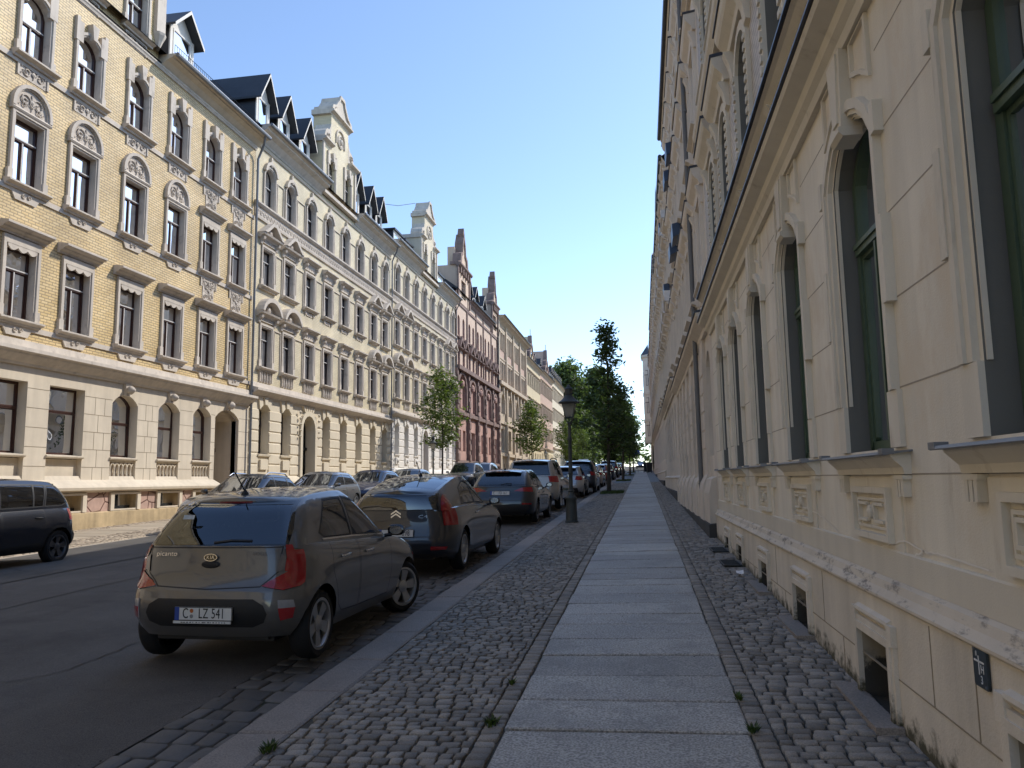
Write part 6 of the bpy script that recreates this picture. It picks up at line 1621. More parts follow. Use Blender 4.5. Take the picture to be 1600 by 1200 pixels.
# ---- templates: all in metres, y from the rear bumper
def tmpl(kind, **kw):
    base = dict(
      hatch=dict(L=4.2, W=1.77, H=1.46, ro=.78, wb_=2.6, rw=.315, sh=[(0, .98), (.6, .97), (1.6, .95), (2.7, .92), (3.2, .89), (3.75, .79), (4.2, .62)],
        yr=[(.2, .12), (.32, .03), (.5, 0), (.66, .03), (.8, .09), (1.0, .14)], yf=[(.2, .12), (.42, 0), (.58, .03), (.75, .18)], wb=[(0, .90), (.12, .96), (.35, .985), (.55, 1), (.78, .99), (.9, .965), (1, .93)],
        rc=(.34, .42), bow=(.07, .16), gr=[(0, .15), (.3, .24), (.7, .42), (1, .62)], gf=[(0, 3.25), (.5, 2.72), (1, 2.15)], gw=[(0, .80), (.5, .735), (.85, .655), (1, .59)], grc=(.2, .24), gbow=(.08, .2),
        roof=[(.4, 1.32), (.8, 1.38), (1.3, 1.41), (1.9, 1.42), (2.4, 1.38), (3.2, 1.22)], sidewin=[[(.75, 1.03), (1.66, 1.0), (1.62, 1.33), (.98, 1.31)], [(1.74, 1.0), (2.86, .965), (2.2, 1.31), (1.70, 1.335)]],
        rearwin=[(-.60, 1.02), (.60, 1.02), (.50, 1.30), (-.50, 1.30)], windscreen=[(-.70, .97), (.70, .97), (.56, 1.36), (-.56, 1.36)],
        doors=[[(.98, .34), (1.68, .31), (1.70, .94), (.90, .95), (.84, .75)], [(1.70, .31), (2.72, .31), (2.80, .90), (1.72, .94)]], hatch=[(-.58, .60), (.58, .60), (.62, .96), (-.62, .96)], mir=2.72,
        handles=[(1.0, .80), (1.86, .79)], lights=[([[(.50, .78), (.95, .76), (.95, .95), (.56, .95)]], 'tail_light', redl, (0,))], rearpanels=[([[(-.66, .22), (.66, .22), (.62, .42), (-.62, .42)]], 'rear_bumper', blackp)],
        frontlights=[([[(.42, .62), (.95, .66), (.95, .80), (.50, .72)]], 'headlight', whl)], frontpanels=[([[(-.5, .30), (.5, .30), (.56, .5), (-.56, .5)]], 'grille', gloss_b)],
        spoiler=(.55, .02, .52, .14), plate=([('C AK 212', .02, .085)], .055, .72, 0, 0), antenna=(.85, .16, .8)),
      suv=dict(L=4.6, W=1.86, H=1.72, ro=.86, wb_=2.72, rw=.365, zb=.28, sh=[(0, 1.12), (.8, 1.12), (2.0, 1.09), (3.0, 1.06), (3.5, 1.03), (4.1, .94), (4.6, .78)],
        yr=[(.28, .12), (.42, .02), (.6, 0), (.8, .03), (1.0, .07), (1.15, .10)], yf=[(.28, .12), (.5, 0), (.7, .02), (.9, .12)], wb=[(0, .90), (.12, .96), (.35, .985), (.55, 1), (.8, .99), (.92, .97), (1, .94)],
        rc=(.3, .4), bow=(.06, .14), gr=[(0, .11), (.3, .16), (.7, .25), (1, .38)], gf=[(0, 3.45), (.5, 3.02), (1, 2.5)], gw=[(0, .85), (.5, .79), (.85, .72), (1, .66)], grc=(.17, .24), gbow=(.06, .18),
        roof=[(.3, 1.62), (.8, 1.66), (1.4, 1.68), (2.2, 1.68), (2.7, 1.64), (3.4, 1.44)], sidewin=[[(.42, 1.19), (1.02, 1.18), (1.0, 1.56), (.56, 1.55)], [(1.10, 1.18), (1.92, 1.16), (1.88, 1.575), (1.08, 1.57)], [(2.0, 1.155), (3.10, 1.12), (2.5, 1.54), (1.96, 1.58)]],
        rearwin=[(-.64, 1.17), (.64, 1.17), (.56, 1.55), (-.56, 1.55)], windscreen=[(-.74, 1.12), (.74, 1.12), (.62, 1.6), (-.62, 1.6)],
        doors=[[(1.25, .45), (1.94, .42), (1.96, 1.08), (1.08, 1.1), (1.05, .85)], [(1.96, .42), (2.98, .42), (3.06, 1.03), (1.98, 1.08)]], hatch=[(-.66, .66), (.66, .66), (.68, 1.1), (-.68, 1.1)], mir=2.98, handles=[(1.2, .97), (2.1, .96)],
        lights=[([[(.66, .92), (1, .90), (1, 1.12), (.62, 1.12)]], 'tail_light', redl, (0,))], rearpanels=[([[(-.75, .28), (.75, .28), (.72, .52), (-.72, .52)]], 'rear_bumper', blackp)],
        frontlights=[([[(.5, .78), (1, .8), (1, .94), (.55, .90)]], 'headlight', whl)], frontpanels=[([[(-.5, .45), (.5, .45), (.5, .82), (-.5, .82)]], 'grille', gloss_b)],
        spoiler=(.36, .02, .60, .14), rails=(.7, 2.5), plate=([('C HR 77', .02, .085)], .03, .80, 0, 0)),
    )[kind]
    d = dict(base); d.update(kw); return d
# ---- the cars on the right, seen from behind
CS = 1.06
gR = 'cars parked along the right kerb'; gL = 'cars parked along the left kerb'
def zc(x, y): return zroad(x, y) + .006
kia = dict(L=3.6, W=1.62, H=1.485, ro=.55, wb_=2.4, rw=.295, rimr=.71, zb=.21, near=True, ns=44, tw=.18, steer=-R(24), spokes=5,
  sh=[(0, 1.0), (.5, .99), (1.2, .965), (2.2, .925), (2.7, .89), (3.15, .79), (3.6, .62)],
  yr=[(.2, .15), (.3, .06), (.42, .005), (.55, 0), (.66, .03), (.72, .07), (.80, .085), (1.03, .12)], yf=[(.2, .10), (.42, 0), (.56, .02), (.75, .14)],
  wb=[(0, .90), (.12, .955), (.3, .985), (.5, 1), (.68, .995), (.84, .985), (.93, .96), (1, .925)], rc=(.30, .40), bow=(.06, .15),
  gr=[(0, .125), (.3, .19), (.65, .285), (.88, .37), (1, .47)], gf=[(0, 2.78), (.5, 2.30), (1, 1.80)], gw=[(0, .735), (.5, .675), (.85, .605), (1, .545)], grc=(.19, .22), gbow=(.07, .18),
  roof=[(.3, 1.315), (.6, 1.378), (1.0, 1.425), (1.5, 1.44), (1.95, 1.40), (2.7, 1.23)], rcrown=.045,
  sidewin=[[(.70, 1.075), (.78, 1.035), (1.40, 1.015), (1.36, 1.365), (.98, 1.35)], [(1.47, 1.012), (2.42, .97), (1.85, 1.315), (1.43, 1.37)]],
  rearwin=[(-.61, 1.01), (.61, 1.01), (.60, 1.12), (.53, 1.335), (-.53, 1.335), (-.60, 1.12)], windscreen=[(-.66, .93), (.66, .93), (.53, 1.38), (-.53, 1.38)],
  doors=[[(.92, .40), (1.02, .33), (1.44, .31), (1.46, .975), (.80, .995), (.78, .72)], [(1.46, .31), (2.32, .31), (2.40, .60), (2.40, .915), (1.48, .975)]],
  hatch=[(-.47, .665), (0, .645), (.47, .665), (.60, .78), (.615, .99), (-.615, .99), (-.60, .78)], mir=2.33, handles=[(.98, .835), (1.62, .825)], hm=chrome, mirm=gloss_b,
  lights=[([[(.645, .90), (.9, .98), (.9, .74), (.645, .79)], [(.645, .90), (.62, 1.0), (.66, 1.04), (.9, 1.05), (.9, .93)], [(.645, .79), (.80, .80), (.797, .73), (.76, .665), (.66, .64), (.47, .675), (.55, .72)]], 'tail_light', redl, (0,)),
          ([[(.645, .40), (.72, .415), (.74, .50), (.635, .50)]], 'reflector', redl, (0,)), ([[(.635, .50), (.74, .50), (.73, .56), (.63, .565)]], 'reversing_light', whl, (0,)), ([[(.585, .785), (.643, .80), (.643, .90), (.605, .93)]], 'indicator_lens', pm('smoky_lens', (.16, .14, .13), rough=.12, var=.2, scale=14, bump=.15, bscale=60, coat=1, obj=True), (0,))],
  rearpanels=[([[(-.42, .345), (.42, .345), (.52, .385), (.55, .455), (.52, .525), (.43, .575), (-.43, .575), (-.52, .525), (-.55, .455), (-.52, .385)]], 'bumper_panel', blackp), ([[(-.62, .15), (.62, .15), (.58, .25), (-.58, .25)]], 'bumper_lip', blackp)],
  frontlights=[([[(.42, .62), (.95, .66), (.95, .80), (.50, .72)]], 'headlight', whl)], frontpanels=[([[(-.5, .30), (.5, .30), (.56, .5), (-.56, .5)]], 'grille', gloss_b)],
  ldepth=.26, loff=.010, trimstrip=True, brakestrip=[(-.16, 1.345), (.16, 1.345), (.16, 1.366), (-.16, 1.366)], wiper=((.02, .105, 1.025), (.36, .115, 1.04)), antenna=(.62, .20, .9),
  plate=([('C', -.16, .098), ('LZ 541', .075, .098)], -.012, .458, 0, .01), seals=-.105, seats=(.95, 1.75))
k_p = paint('grey_bronze_paint', (.105, .102, .097), .25, .40)
x0 = -3.71
car1 = make_car(kia, 'parked_car', 'grey hatchback nearest the camera with bubble antenna and number plate reading C LZ 541', gR, (x0 + .02, 6.17 + 1.8 * 1.02, zc(x0, 8)), R(-.6), 1.02, k_p)
car1['label'] = 'grey hatchback nearest the camera with number plate reading C LZ 541'
Yk = lambda y: y - 1.8
# badges on the tailgate
t = MB(); n = 24
t.ring([(.062 * math.cos(2 * math.pi * k / n), .032 * math.sin(2 * math.pi * k / n)) for k in range(n + 1)], [(.055 * math.cos(2 * math.pi * k / n), .026 * math.sin(2 * math.pi * k / n)) for k in range(n + 1)], 0, .008)
t.v = [(v[1], -v[0], v[2]) for v in t.v]; bo = t.build('badge', chrome, car1, (.0, Yk(.088), .905), rot=(R(-9), 0, 0))
t = MB(); t.face([(.056 * math.cos(2 * math.pi * k / n), -.003, .027 * math.sin(2 * math.pi * k / n)) for k in range(n)]); t.build('badge_field', gloss_b, bo)
link('lettering', text_mesh('KIA', .045, chrome, .002, spacing=1.05), bo, (0, -.006, 0), (R(90), 0, 0))
t = MB(); t.lathe([(.075, -.001), (.085, 0), (.07, .006), (.001, .012)], 16); t.v = [(v[0], -v[2] * .6, v[1] * .38) for v in t.v]; t.build('tailgate_handle', blackp, car1, (0, Yk(.085), .848))
o = link('lettering', text_mesh('picanto', .062, chrome, .002), car1, (-.42, Yk(.102), .935), (R(82), 0, R(-2))); o.scale = (1.1, .9, 1)
o = link('lettering', text_mesh('VOGEL', .040, pm('grey_letter', (.16, .16, .155), rough=.5, var=.05, bump=0, obj=True), .0006), car1, (.43, Yk(.103), .935), (R(82), 0, R(2)))
o = link('sticker', (lambda mb: (mb.face([(0, 0, 0), (.11, 0, 0), (.11, .0, .04), (0, .0, .04)]), mb.mesh('sticker', pm('sticker_pale', (.5, .52, .5), var=.2, scale=30, bump=0, obj=True)))[-1])(MB()), car1, (-.37, Yk(.235), 1.22), (R(-25), 0, R(-3)))

c4 = dict(L=4.2, W=1.71, H=1.46, ro=.83, wb_=2.61, rw=.31, zb=.2, near=True, ns=44, spokes=7, tw=.19,
  sh=[(0, .93), (.6, .95), (1.4, .955), (2.6, .92), (3.2, .89), (3.8, .78), (4.27, .60)], yr=[(.2, .13), (.3, .04), (.42, 0), (.55, .02), (.66, .05), (.78, .065), (.93, .07)], yf=[(.2, .12), (.42, 0), (.6, .04), (.8, .2)],
  wb=[(0, .9), (.12, .96), (.35, .985), (.55, 1), (.78, .99), (.9, .965), (1, .93)], rc=(.40, .44), bow=(.09, .16), gr=[(0, .075), (.5, .085), (.9, .11), (1, .15)], gf=[(0, 3.25), (.5, 2.75), (1, 2.2)], gw=[(0, .765), (.4, .70), (.8, .61), (1, .55)], grc=(.22, .24), gbow=(.10, .2),
  roof=[(.2, 1.16), (.5, 1.235), (.9, 1.32), (1.4, 1.395), (1.9, 1.415), (2.4, 1.38), (3.2, 1.2)], rcrown=.05,
  sidewin=[[(1.02, 1.0), (1.90, 1.0), (1.86, 1.34), (1.55, 1.325), (1.20, 1.22)], [(1.97, 1.0), (2.9, .955), (2.28, 1.29), (1.93, 1.34)]], rearwin=[(-.60, .90), (.60, .90), (.55, 1.135), (-.55, 1.135)], roofglass=[(-.50, .36), (.50, .36), (.52, 1.05), (-.52, 1.05)],
  windscreen=[(-.7, .95), (.7, .95), (.56, 1.34), (-.56, 1.34)], doors=[[(1.55, .32), (2.78, .31), (2.84, .60), (2.84, .905), (1.46, .955), (1.40, .7)]], hatch=[(-.60, .54), (.60, .54), (.64, .70), (.64, .925), (-.64, .925), (-.64, .70)], mir=2.76, handles=[(1.6, .83)], hm=chrome,
  lights=[([[(.61, 1.14), (.68, 1.14), (.95, .88), (.95, .70), (.69, .70)]], 'tail_light', redl, (0, 1)), ([[(.52, .36), (.72, .355), (.74, .40), (.53, .41)]], 'reflector', redl, (0,))],
  rearpanels=[([[(-.6, .19), (.6, .19), (.56, .30), (-.56, .30)]], 'bumper_lip', blackp)], frontlights=[([[(.42, .62), (.95, .66), (.95, .80), (.50, .72)]], 'headlight', whl)], antenna=(1.3, .22, 1.0),
  ldepth=.42, plate=([('898', .145, .095)], .012, .60, -4, .02), seats=(1.5, 2.2))
x0 = -3.76
car2 = make_car(c4, 'parked_car', 'dark blue-black coupe with chevron badge and arched roof, behind the grey hatchback', gR, (x0, 11.5 + 2.1 * CS, zc(x0, 13.5)), R(-.4), CS, paint('blue_black_paint', (.010, .012, .018), .1, .35))
Yk = lambda y: y - 2.1
t = MB()
for dz in (0, .045):
    for sg in (-1, 1):
        t.prism([(0, dz + .05), (sg * .075, dz), (sg * .075, dz - .022), (0, dz + .026)], 0, .008)
t.v = [(v[1], -v[0], v[2]) for v in t.v]; t.build('badge', chrome, car2, (0, Yk(.062), .835), rot=(R(-3), 0, 0))
o = link('lettering', text_mesh('C4', .085, chrome, .002, spacing=1.1), car2, (.40, Yk(.085), .83), (R(87), 0, R(6))); o.scale = (1.3, .8, 1)

a3 = tmpl('hatch', spoiler=(.58, .012, .50, .07), L=4.34, W=1.82, near=True, ns=40, twin=True, rim=rimd_m, ro=.8, wb_=2.64, lights=[([[(.36, .85), (.9, .82), (1, .82), (1, .95), (.6, .945)]], 'tail_light', redl, (0,)), ([[(.58, .50), (.82, .495), (.82, .53), (.6, .54)]], 'reflector', redl, (0,))],
  sidewin=[[(.62, 1.06), (.98, 1.03), (.97, 1.32), (.86, 1.30)], [(1.04, 1.03), (1.74, 1.0), (1.70, 1.34), (1.03, 1.325)], [(1.81, 1.0), (2.9, .965), (2.25, 1.31), (1.77, 1.335)]], plate=([('C', -.165, .088), ('FD 161', .075, .088)], .075, .80, -12, 0), seals=None, wiper=((0, .16, 1.02), (.3, .2, 1.05)), rearpanels=[([[(-.7, .22), (.7, .22), (.68, .50), (-.68, .50)]], 'rear_bumper', blackp)], rearwin=[(-.62, 1.03), (.62, 1.03), (.53, 1.30), (-.53, 1.30)])
x0 = -3.95
make_car(a3, 'parked_car', 'black hatchback with slim red tail lights and plate reading C FD 161', gR, (x0, 21.4 + 2.17 * CS, zc(x0, 23)), R(-.5), CS, paint('black_paint', (.008, .010, .015), .1, .35))
x5 = tmpl('suv', L=4.8, W=1.93, H=1.76, ns=40, ro=.88, wb_=2.93, rw=.375, twin=True, rails=(.7, 2.6), railm=blackp, plate=None, rearpanels=[([[(-.8, .28), (.8, .28), (.78, .55), (-.78, .55)]], 'rear_bumper', G['zinc'])])
x0 = -3.95
make_car(x5, 'parked_car', 'champagne silver off-roader with roof rails in front of the black hatchback', gR, (x0, 27.3 + 2.4 * CS, zc(x0, 30)), R(-.5), CS, paint('champagne_paint', (.36, .33, .29), .5, .3))
silv = paint('silver_paint', (.40, .40, .40), .6, .3); navy = paint('navy_paint', (.012, .018, .035), .4, .28)
specs = [
 ('hatch', dict(W=1.75), 37.3, 'silver hatchback half hidden behind the gas lantern', silv, -3.75),
 ('suv', dict(W=1.8, L=4.38, H=1.62), 42.1, 'dark navy off-roader next to the tall dark tree', navy, -3.45),
 ('hatch', dict(), 52.0, 'pale rose-silver hatchback past the navy off-roader', paint('rose_silver_paint', (.40, .33, .29), .5, .32), -3.55),
 ('hatch', dict(L=4.0), 61.2, 'dark red hatchback in the right-hand row', paint('dark_red_paint', (.16, .015, .015), .3, .3), -3.5),
 ('hatch', dict(L=4.4), 70.5, 'midnight blue hatchback beyond the dark red one', navy, -3.45),
 ('suv', dict(), 80, 'charcoal off-roader far down the right-hand row', paint('charcoal_paint', (.03, .03, .032), .4, .3), -3.4),
 ('hatch', dict(), 92, 'black hatchback near the far end of the right-hand row', paint('black_paint', (.008, .010, .015)), -3.35),
 ('hatch', dict(), 104, 'light silver hatchback at the far end of the right-hand row', silv, -3.3)]
for kind, kw, y, lab, p, x in specs:
    sp = tmpl(kind, ns=20, antenna=None, **kw); sp['plate'] = None
    make_car(sp, 'parked_car', lab, gR, (x, y + sp['L'] / 2 * CS, zc(x, y + 2)), R(-.4), CS, p)
# ---- the cars on the left, facing the camera
def left(kind, kw, yrear, lab, p, x=-11.98, name='parked_car', **ex):
    sp = tmpl(kind, **{**dict(ns=28, antenna=None, plate=None), **kw})
    return make_car(sp, name, lab, gL, (x, yrear - sp['L'] / 2 * CS, zc(x, yrear - 2)), math.pi + R(ex.get('yaw', 0)), CS, p)
ford = dict(L=4.02, W=1.71, H=1.54, ro=.62, rw=.30, wb_=2.49, zb=.24, near=True, ns=44, twin=True, rim=rimd_m, sh=[(0, .99), (.6, .985), (1.6, .97), (2.6, .95), (3.1, .92), (3.6, .83), (4.02, .68)],
  yr=[(.2, .12), (.36, .0), (.52, -.02), (.58, .03), (.8, .06), (1.0, .10)], gr=[(0, .11), (.4, .19), (.8, .33), (1, .47)], gf=[(0, 3.2), (.5, 2.82), (1, 2.4)], gw=[(0, .77), (.5, .73), (.85, .67), (1, .61)],
  roof=[(.3, 1.41), (.6, 1.455), (1.2, 1.49), (2.0, 1.49), (2.5, 1.45), (3.2, 1.25)], sidewin=[[(.36, 1.10), (.50, 1.05), (.88, 1.045), (.80, 1.385), (.60, 1.38)], [(.95, 1.045), (1.14, 1.04), (1.10, 1.40), (.86, 1.395)], [(1.18, 1.04), (1.86, 1.03), (1.84, 1.41), (1.14, 1.405)], [(1.95, 1.03), (2.9, 1.0), (2.42, 1.38), (1.93, 1.415)]],
  rearwin=[(-.58, 1.05), (.58, 1.05), (.52, 1.38), (-.52, 1.38)], windscreen=[(-.68, 1.0), (.68, 1.0), (.57, 1.43), (-.57, 1.43)], doors=[[(1.05, .40), (1.88, .36), (1.90, .965), (.98, .98), (.94, .75)], [(1.90, .36), (2.72, .36), (2.80, .94), (1.92, .965)]], cladding=True, mir=2.74, handles=[(1.02, .83), (2.02, .82)], hm=blackp, spoiler=(.5, .02, .5, .12),
  lights=[([[(.66, .78), (.95, .76), (.95, 1.05), (.70, 1.05)]], 'tail_light', redl, (0,))], rearpanels=[([[(-.8, .24), (.8, .24), (.8, .56), (-.8, .56)]], 'rear_bumper', blackp)], seats=(1.0, 2.1))
left('hatch', ford, 14.05, 'dark blue compact van cut off by the left edge, rear wheel towards the road', paint('deep_blue_paint', (.010, .013, .022), .4, .28), -12.02, cat='car')
left('hatch', dict(L=4.5, H=1.46, gr=[(0, .12), (.4, .3), (.8, .5), (1, .66)], sidewin=[[(.45, 1.03), (1.0, 1.02), (.98, 1.32), (.78, 1.31)], [(1.06, 1.02), (1.82, 1.0), (1.78, 1.345), (1.05, 1.325)], [(1.9, 1.0), (2.95, .965), (2.28, 1.31), (1.86, 1.345)]], rails=(.7, 2.1), railm=chrome), 24.35, 'dark silver-railed estate in the left row just above the nearest hatchback roof', paint('graphite_paint', (.05, .052, .056), .5, .3), cat='car')
left('hatch', dict(L=4.4), 29.75, 'grey saloon second from the front of the left row, with pale roof', paint('pale_grey_paint', (.22, .22, .22), .6, .3))
left('hatch', dict(L=4.2), 35.35, 'bright navy blue hatchback third in the left row', paint('royal_navy_paint', (.012, .022, .07), .4, .28))
left('hatch', dict(L=4.1), 40.85, 'silver-blue hatchback fourth in the left row, before the lantern post', paint('silver_blue_paint', (.20, .22, .25), .6, .3))
left('suv', dict(L=4.5, H=1.62), 54.2, 'black off-roader with large windscreen before the red house', paint('black_paint', (.008, .010, .015)))
left('suv', dict(L=4.4, W=1.8), 59.8, 'light silver off-roader behind the black one before the red house', silv)
left('suv', dict(L=4.9, H=2.0, roof=[(.3, 1.88), (.8, 1.94), (1.4, 1.95), (2.6, 1.94), (3.2, 1.88), (3.6, 1.7)], gf=[(0, 3.9), (.5, 3.6), (1, 3.2)], W=1.9, cat='van'), 118, 'white van facing the camera far down the street', paint('white_paint_van', (.72, .72, .70), 0, .35), -8.6, 'parked_van')
for y, lab, p in ((140, 'silver car far off in the left row', silv), (160, 'white car far off in the left row', MATS['white_paint_van']), (185, 'dark car at the far end of the left row', navy)):
    left('hatch', dict(ns=16), y, lab, p, -11.6)
# dark car with its lamps lit, coming at the end of the path
lampm = emat('lit_headlamp', (1, .97, .9), 6)
sp = tmpl('hatch', ns=18, antenna=None, plate=None, frontlights=[([[(.42, .60), (.8, .62), (.8, .74), (.46, .70)]], 'headlight', lampm)])
make_car(sp, 'oncoming_car', 'dark car with both headlamps lit at the end of the path', None, (-.35, 172, zg(172) + .01), math.pi, CS, navy)
# ================================================================= TREES AND WEEDS
def leafmat(name, col, trans=.35):
    m, nt, b = newmat(name); L = nt.links; o = nt.nodes['Material Output']
    g = N(nt, 'ShaderNodeNewGeometry'); r = N(nt, 'ShaderNodeMapRange'); r.inputs[3].default_value = .55; r.inputs[4].default_value = 1.5; L.new(g.outputs['Random Per Island'], r.inputs[0])
    vm = N(nt, 'ShaderNodeVectorMath', operation='SCALE'); vm.inputs[0].default_value = col; L.new(r.outputs[0], vm.inputs['Scale'])
    L.new(vm.outputs[0], b.inputs['Base Color']); b.inputs['Roughness'].default_value = .5; b.inputs['Specular IOR Level'].default_value = .35
    tr = N(nt, 'ShaderNodeBsdfTranslucent'); sc = N(nt, 'ShaderNodeVectorMath', operation='MULTIPLY'); sc.inputs[1].default_value = (1.5, 1.7, .7); L.new(vm.outputs[0], sc.inputs[0]); L.new(sc.outputs[0], tr.inputs[0])
    mx = N(nt, 'ShaderNodeMixShader'); mx.inputs[0].default_value = trans; L.new(b.outputs[0], mx.inputs[1]); L.new(tr.outputs[0], mx.inputs[2]); L.new(mx.outputs[0], o.inputs[0])
    return m
lf_dark = leafmat('oak_leaves', (.060, .088, .034), .42); lf_mid = leafmat('young_leaves', (.095, .125, .040), .4); lf_far = leafmat('park_leaves', (.085, .112, .045), .42)
bark = pm('bark', (.055, .045, .035), rough=.95, var=.3, scale=5, bump=.8, bscale=30)
def leaves(name, centers, n_per, spread, size, mat, parent, rng):
    cs = np.array(centers); k = len(cs); tot = k * n_per
    c = np.repeat(cs, n_per, axis=0) + rng.normal(0, 1, (tot, 3)) * np.array([spread, spread, spread * .62])
    d1 = rng.normal(0, 1, (tot, 3)); d1[:, 2] *= .55; d1 /= np.linalg.norm(d1, axis=1)[:, None]
    d2 = rng.normal(0, 1, (tot, 3)); d2 -= d1 * (d1 * d2).sum(1)[:, None]; d2 /= np.linalg.norm(d2, axis=1)[:, None]
    s = size * rng.uniform(.6, 1.35, (tot, 1))
    a = c - d1 * s; b = c + d2 * s * .42 - d1 * s * .05; e = c + d1 * s; f = c - d2 * s * .42 - d1 * s * .05
    V = np.stack([a, b, e, f], 1).reshape(-1, 3)
    me = bpy.data.meshes.new(name); me.vertices.add(len(V)); me.vertices.foreach_set('co', V.ravel())
    me.loops.add(len(V)); me.loops.foreach_set('vertex_index', np.arange(len(V)))
    me.polygons.add(tot); me.polygons.foreach_set('loop_start', np.arange(0, len(V), 4)); me.polygons.foreach_set('loop_total', np.full(tot, 4))
    me.materials.append(mat); me.update(calc_edges=True)
    return link(name, me, parent)
def tree(label, x, y, z, h, zc0, rad, shape, mat, seed, group, nb=46, per=34, size=.12, tr=.09, cat='tree', lean=(0, 0)):
    rng = np.random.default_rng(seed); t = thing('street_tree' if group != gP else 'park_tree', label, cat, (x, y, z), 0, group)
    mb = MB(); path = []; k = 9
    for i in range(k):
        q = i / (k - 1); path.append((lean[0] * q + .06 * h * .1 * math.sin(q * 5 + seed), lean[1] * q + .05 * h * .1 * math.cos(q * 4 + seed), q * h * .96))
    mb.tube(path, tr, 8, radii=[tr * (1.25 if i == 0 else 1 - .86 * i / (k - 1)) for i in range(k)])
    def at(zq):
        q = zq / (h * .96) * (k - 1); i = min(int(q), k - 2); f = q - i; return np.array(path[i]) * (1 - f) + np.array(path[i + 1]) * f
    cents = []
    for b in range(nb):
        q = ((b + rng.random()) / nb) ** (1.2 if shape == 'cone' else .8); zz = zc0 + (h - zc0) * (q * .97)
        qq = (zz - zc0) / (h - zc0)
        if shape == 'cone': r = rad * (1 - qq) ** 1.02 * (.6 + .4 * min(1, qq / .10)) + .08
        else: r = rad * math.sqrt(max(.03, 1 - (2 * qq - .85) ** 2 / 1.4))
        r *= rng.uniform(.62, 1.12)
        a = rng.random() * 2 * math.pi + b * 2.4
        p0 = at(max(zc0 * .8, zz - r * .5)); up = r * rng.uniform(.2, .55)
        p2 = np.array([p0[0] + r * math.cos(a), p0[1] + r * math.sin(a), p0[2] + up]); p1 = (p0 + p2) / 2 + np.array([0, 0, -.06 * r])
        br = max(.008, tr * .32 * (1 - .7 * qq)); mb.tube([tuple(p0), tuple(p1), tuple(p2)], br, 5, radii=[br, br * .65, br * .2], caps=False)
        m = max(2, int(round(r / (size * 2.9))))
        if shape == 'cone' and qq > .72: m += 1
        for j in range(m):
            f = .28 + .72 * (j + rng.random() * .7) / m
            cents.append(p0 * (1 - f) + p2 * f + rng.normal(0, size * .8, 3))
    mb.build('trunk', bark, t, smooth=60)
    for zz in np.linspace(h * .80, h, 9): cents.append(at(min(zz, h * .95)) + np.array([0, 0, zz - min(zz, h * .95)]))
    leaves('crown', cents, per, size * 1.9, size, mat, t, rng)
    return t
gT = 'street trees in the right pavement'; gTL = 'young trees in the left pavement'; gP = 'big trees at the end of the street'
for i, (x, y, h, z0, r, lab) in enumerate(((-1.72, 41.5, 9.25, 2.8, 1.85, 'tall dark cone-shaped tree in the right pavement, nearest of its row'), (-1.62, 67, 8.2, 3.0, 1.55, 'second dark tree of the right row, with a grassy pit'), (-1.45, 92, 7.0, 2.8, 1.4, 'third dark tree of the right row'), (-1.3, 116, 6.6, 2.6, 1.4, 'fourth and farthest dark tree of the right row'))):
    tree(lab, x, y, zp(x, y), h, z0, r, 'cone', lf_dark, 11 + i, gT, nb=80 if i == 0 else 50, per=15, size=.125 if i == 0 else .15, tr=.105)
for i, (x, y, h, z0, r, lab) in enumerate(((-13.75, 52.3, 8.6, 3.2, 1.75, 'young leafy tree before the whitewashed ground floor'), (-13.75, 97, 9.6, 3.6, 2.3, 'young leafy tree before the pilaster house'), (-13.75, 141, 9.3, 2.6, 2.3, 'young tree before the rose brick house far off'), (-12.6, 168, 9, 1.8, 2.8, 'sunlit low tree at the far end of the left houses'))):
    tree(lab, x, y, zl(x, y), h, z0, r, 'round', lf_mid, 31 + i, gTL, nb=50, per=17, size=.135 if i == 0 else .19, tr=.075)
for i, (x, y, h, r, lab) in enumerate(((-17.5, 184, 26, 6.2, 'broad park tree touching the last house on the left'), (-10.5, 190, 25, 5.6, 'big park tree behind the gas lantern'), (-6.2, 190, 16, 3.8, 'lower park tree behind the tall dark street tree'), (-22, 205, 27, 7, 'park tree hidden mostly behind the last house'), (-6.5, 232, 20, 6, 'hazy park tree beyond the gap at the street end'), (-13.5, 176, 12, 3.6, 'small round park tree in front of the big ones'), (-30, 235, 24, 8, 'park tree far back on the left'))):
    tree(lab, x, y, zg(y) - .1, h, h * .14, r, 'round', lf_far, 51 + i, gP, nb=120, per=34, size=.5, tr=.3)
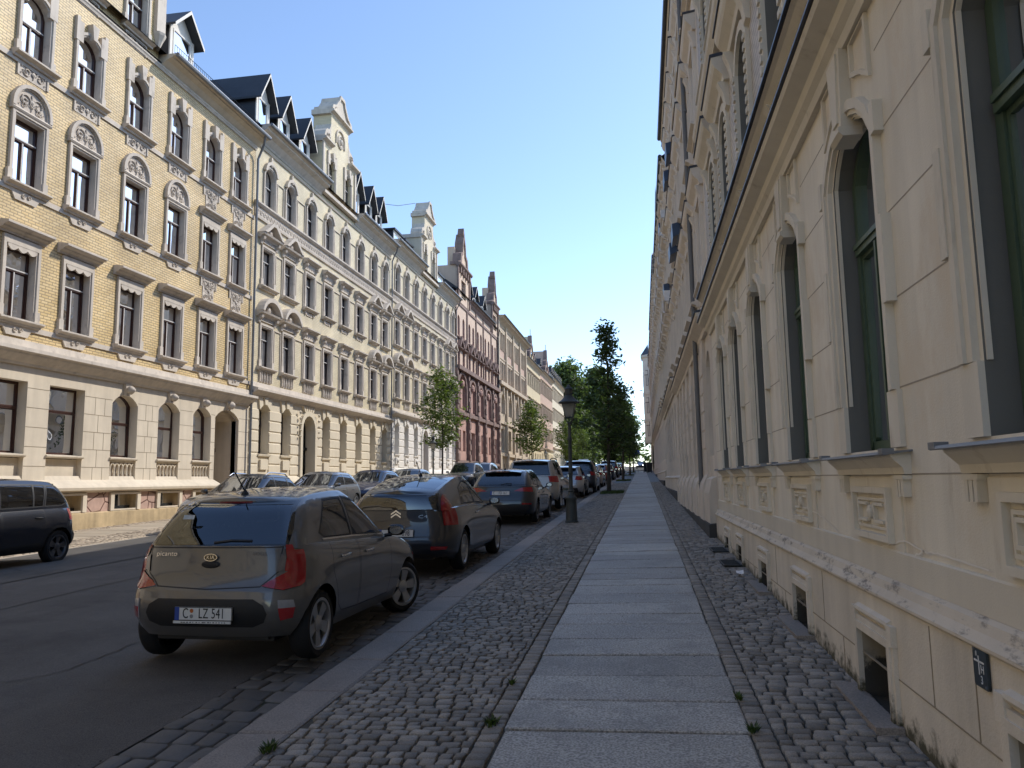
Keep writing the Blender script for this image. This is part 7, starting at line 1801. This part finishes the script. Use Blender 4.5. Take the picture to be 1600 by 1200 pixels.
# distant wood closing the view
rng = np.random.default_rng(5)
cs = [(rng.uniform(-160, 160), rng.uniform(262, 300), 5.6 + rng.uniform(1, 15) * rng.uniform(.5, 1)) for _ in range(420)]
tag(leaves('distant_wood', cs, 16, 2.2, 1.2, lf_far, None, rng), 'far wood seen under the crowns at the end of the street', 'wood', kind='stuff')
# grass in the tree pits
grass_m = leafmat('grass_blades', (.055, .085, .022), .25)
def grass(name, label, cat, x0, x1, y0, y1, zf, n, h, seed, kind='stuff'):
    rng = np.random.default_rng(seed); mb = MB()
    for _ in range(n):
        x, y = rng.uniform(x0, x1), rng.uniform(y0, y1); a = rng.random() * 6.28; l = h * rng.uniform(.5, 1.3); w = .006 + h * .05; b = rng.uniform(.1, .7) * l
        z = zf(x, y)
        mb.face([(x - w * math.sin(a), y + w * math.cos(a), z - .01), (x + w * math.sin(a), y - w * math.cos(a), z - .01), (x + b * math.cos(a), y + b * math.sin(a), z + l)])
    o = mb.build(name, grass_m); tag(o, label, cat, kind=kind); return o
for i, y in enumerate((41.5, 67, 92, 116)):
    grass('tree_pit_grass', ['grass patch round the trunk of the nearest dark tree', 'grass patch round the second dark tree', 'grass patch round the third dark tree', 'grass patch round the farthest dark tree'][i], 'grass', XC0 + .05, -1.0, y - 1.3, y + 1.3, zp, 2200, .11, 70 + i)
for i, (x, y, r, n, lab) in enumerate(((-2.26, 4.52, .07, 46, 'green weed tuft between kerb and cobbles near the bottom left'), (-1.0, 5.03, .07, 40, 'green weed tuft by the flagstone corner'), (.60, 4.98, .05, 26, 'small weed at the right edge of the flagstones'), (-1.02, 5.92, .04, 14, 'tiny weed in a cobble joint left of the flagstones'), (.59, 5.6, .04, 16, 'tiny weed right of the flagstones'))):
    mb = MB(); rng = np.random.default_rng(90 + i)
    for _ in range(n * 2):
        a = rng.random() * 6.28; q = r * rng.random(); px, py = x + q * math.cos(a) * .6, y + q * math.sin(a); z = zp(px, py); l = rng.uniform(.02, .055); w = .009
        mb.face([(px, py, z), (px + w * math.cos(a + 1), py + w * math.sin(a + 1), z + l * .5), (px + l * .7 * math.cos(a), py + l * .7 * math.sin(a), z + l), (px + w * math.cos(a - 1), py + w * math.sin(a - 1), z + l * .5)])
    tag(mb.build('weed_tuft', grass_m), lab, 'weed', 'weeds between the stones')
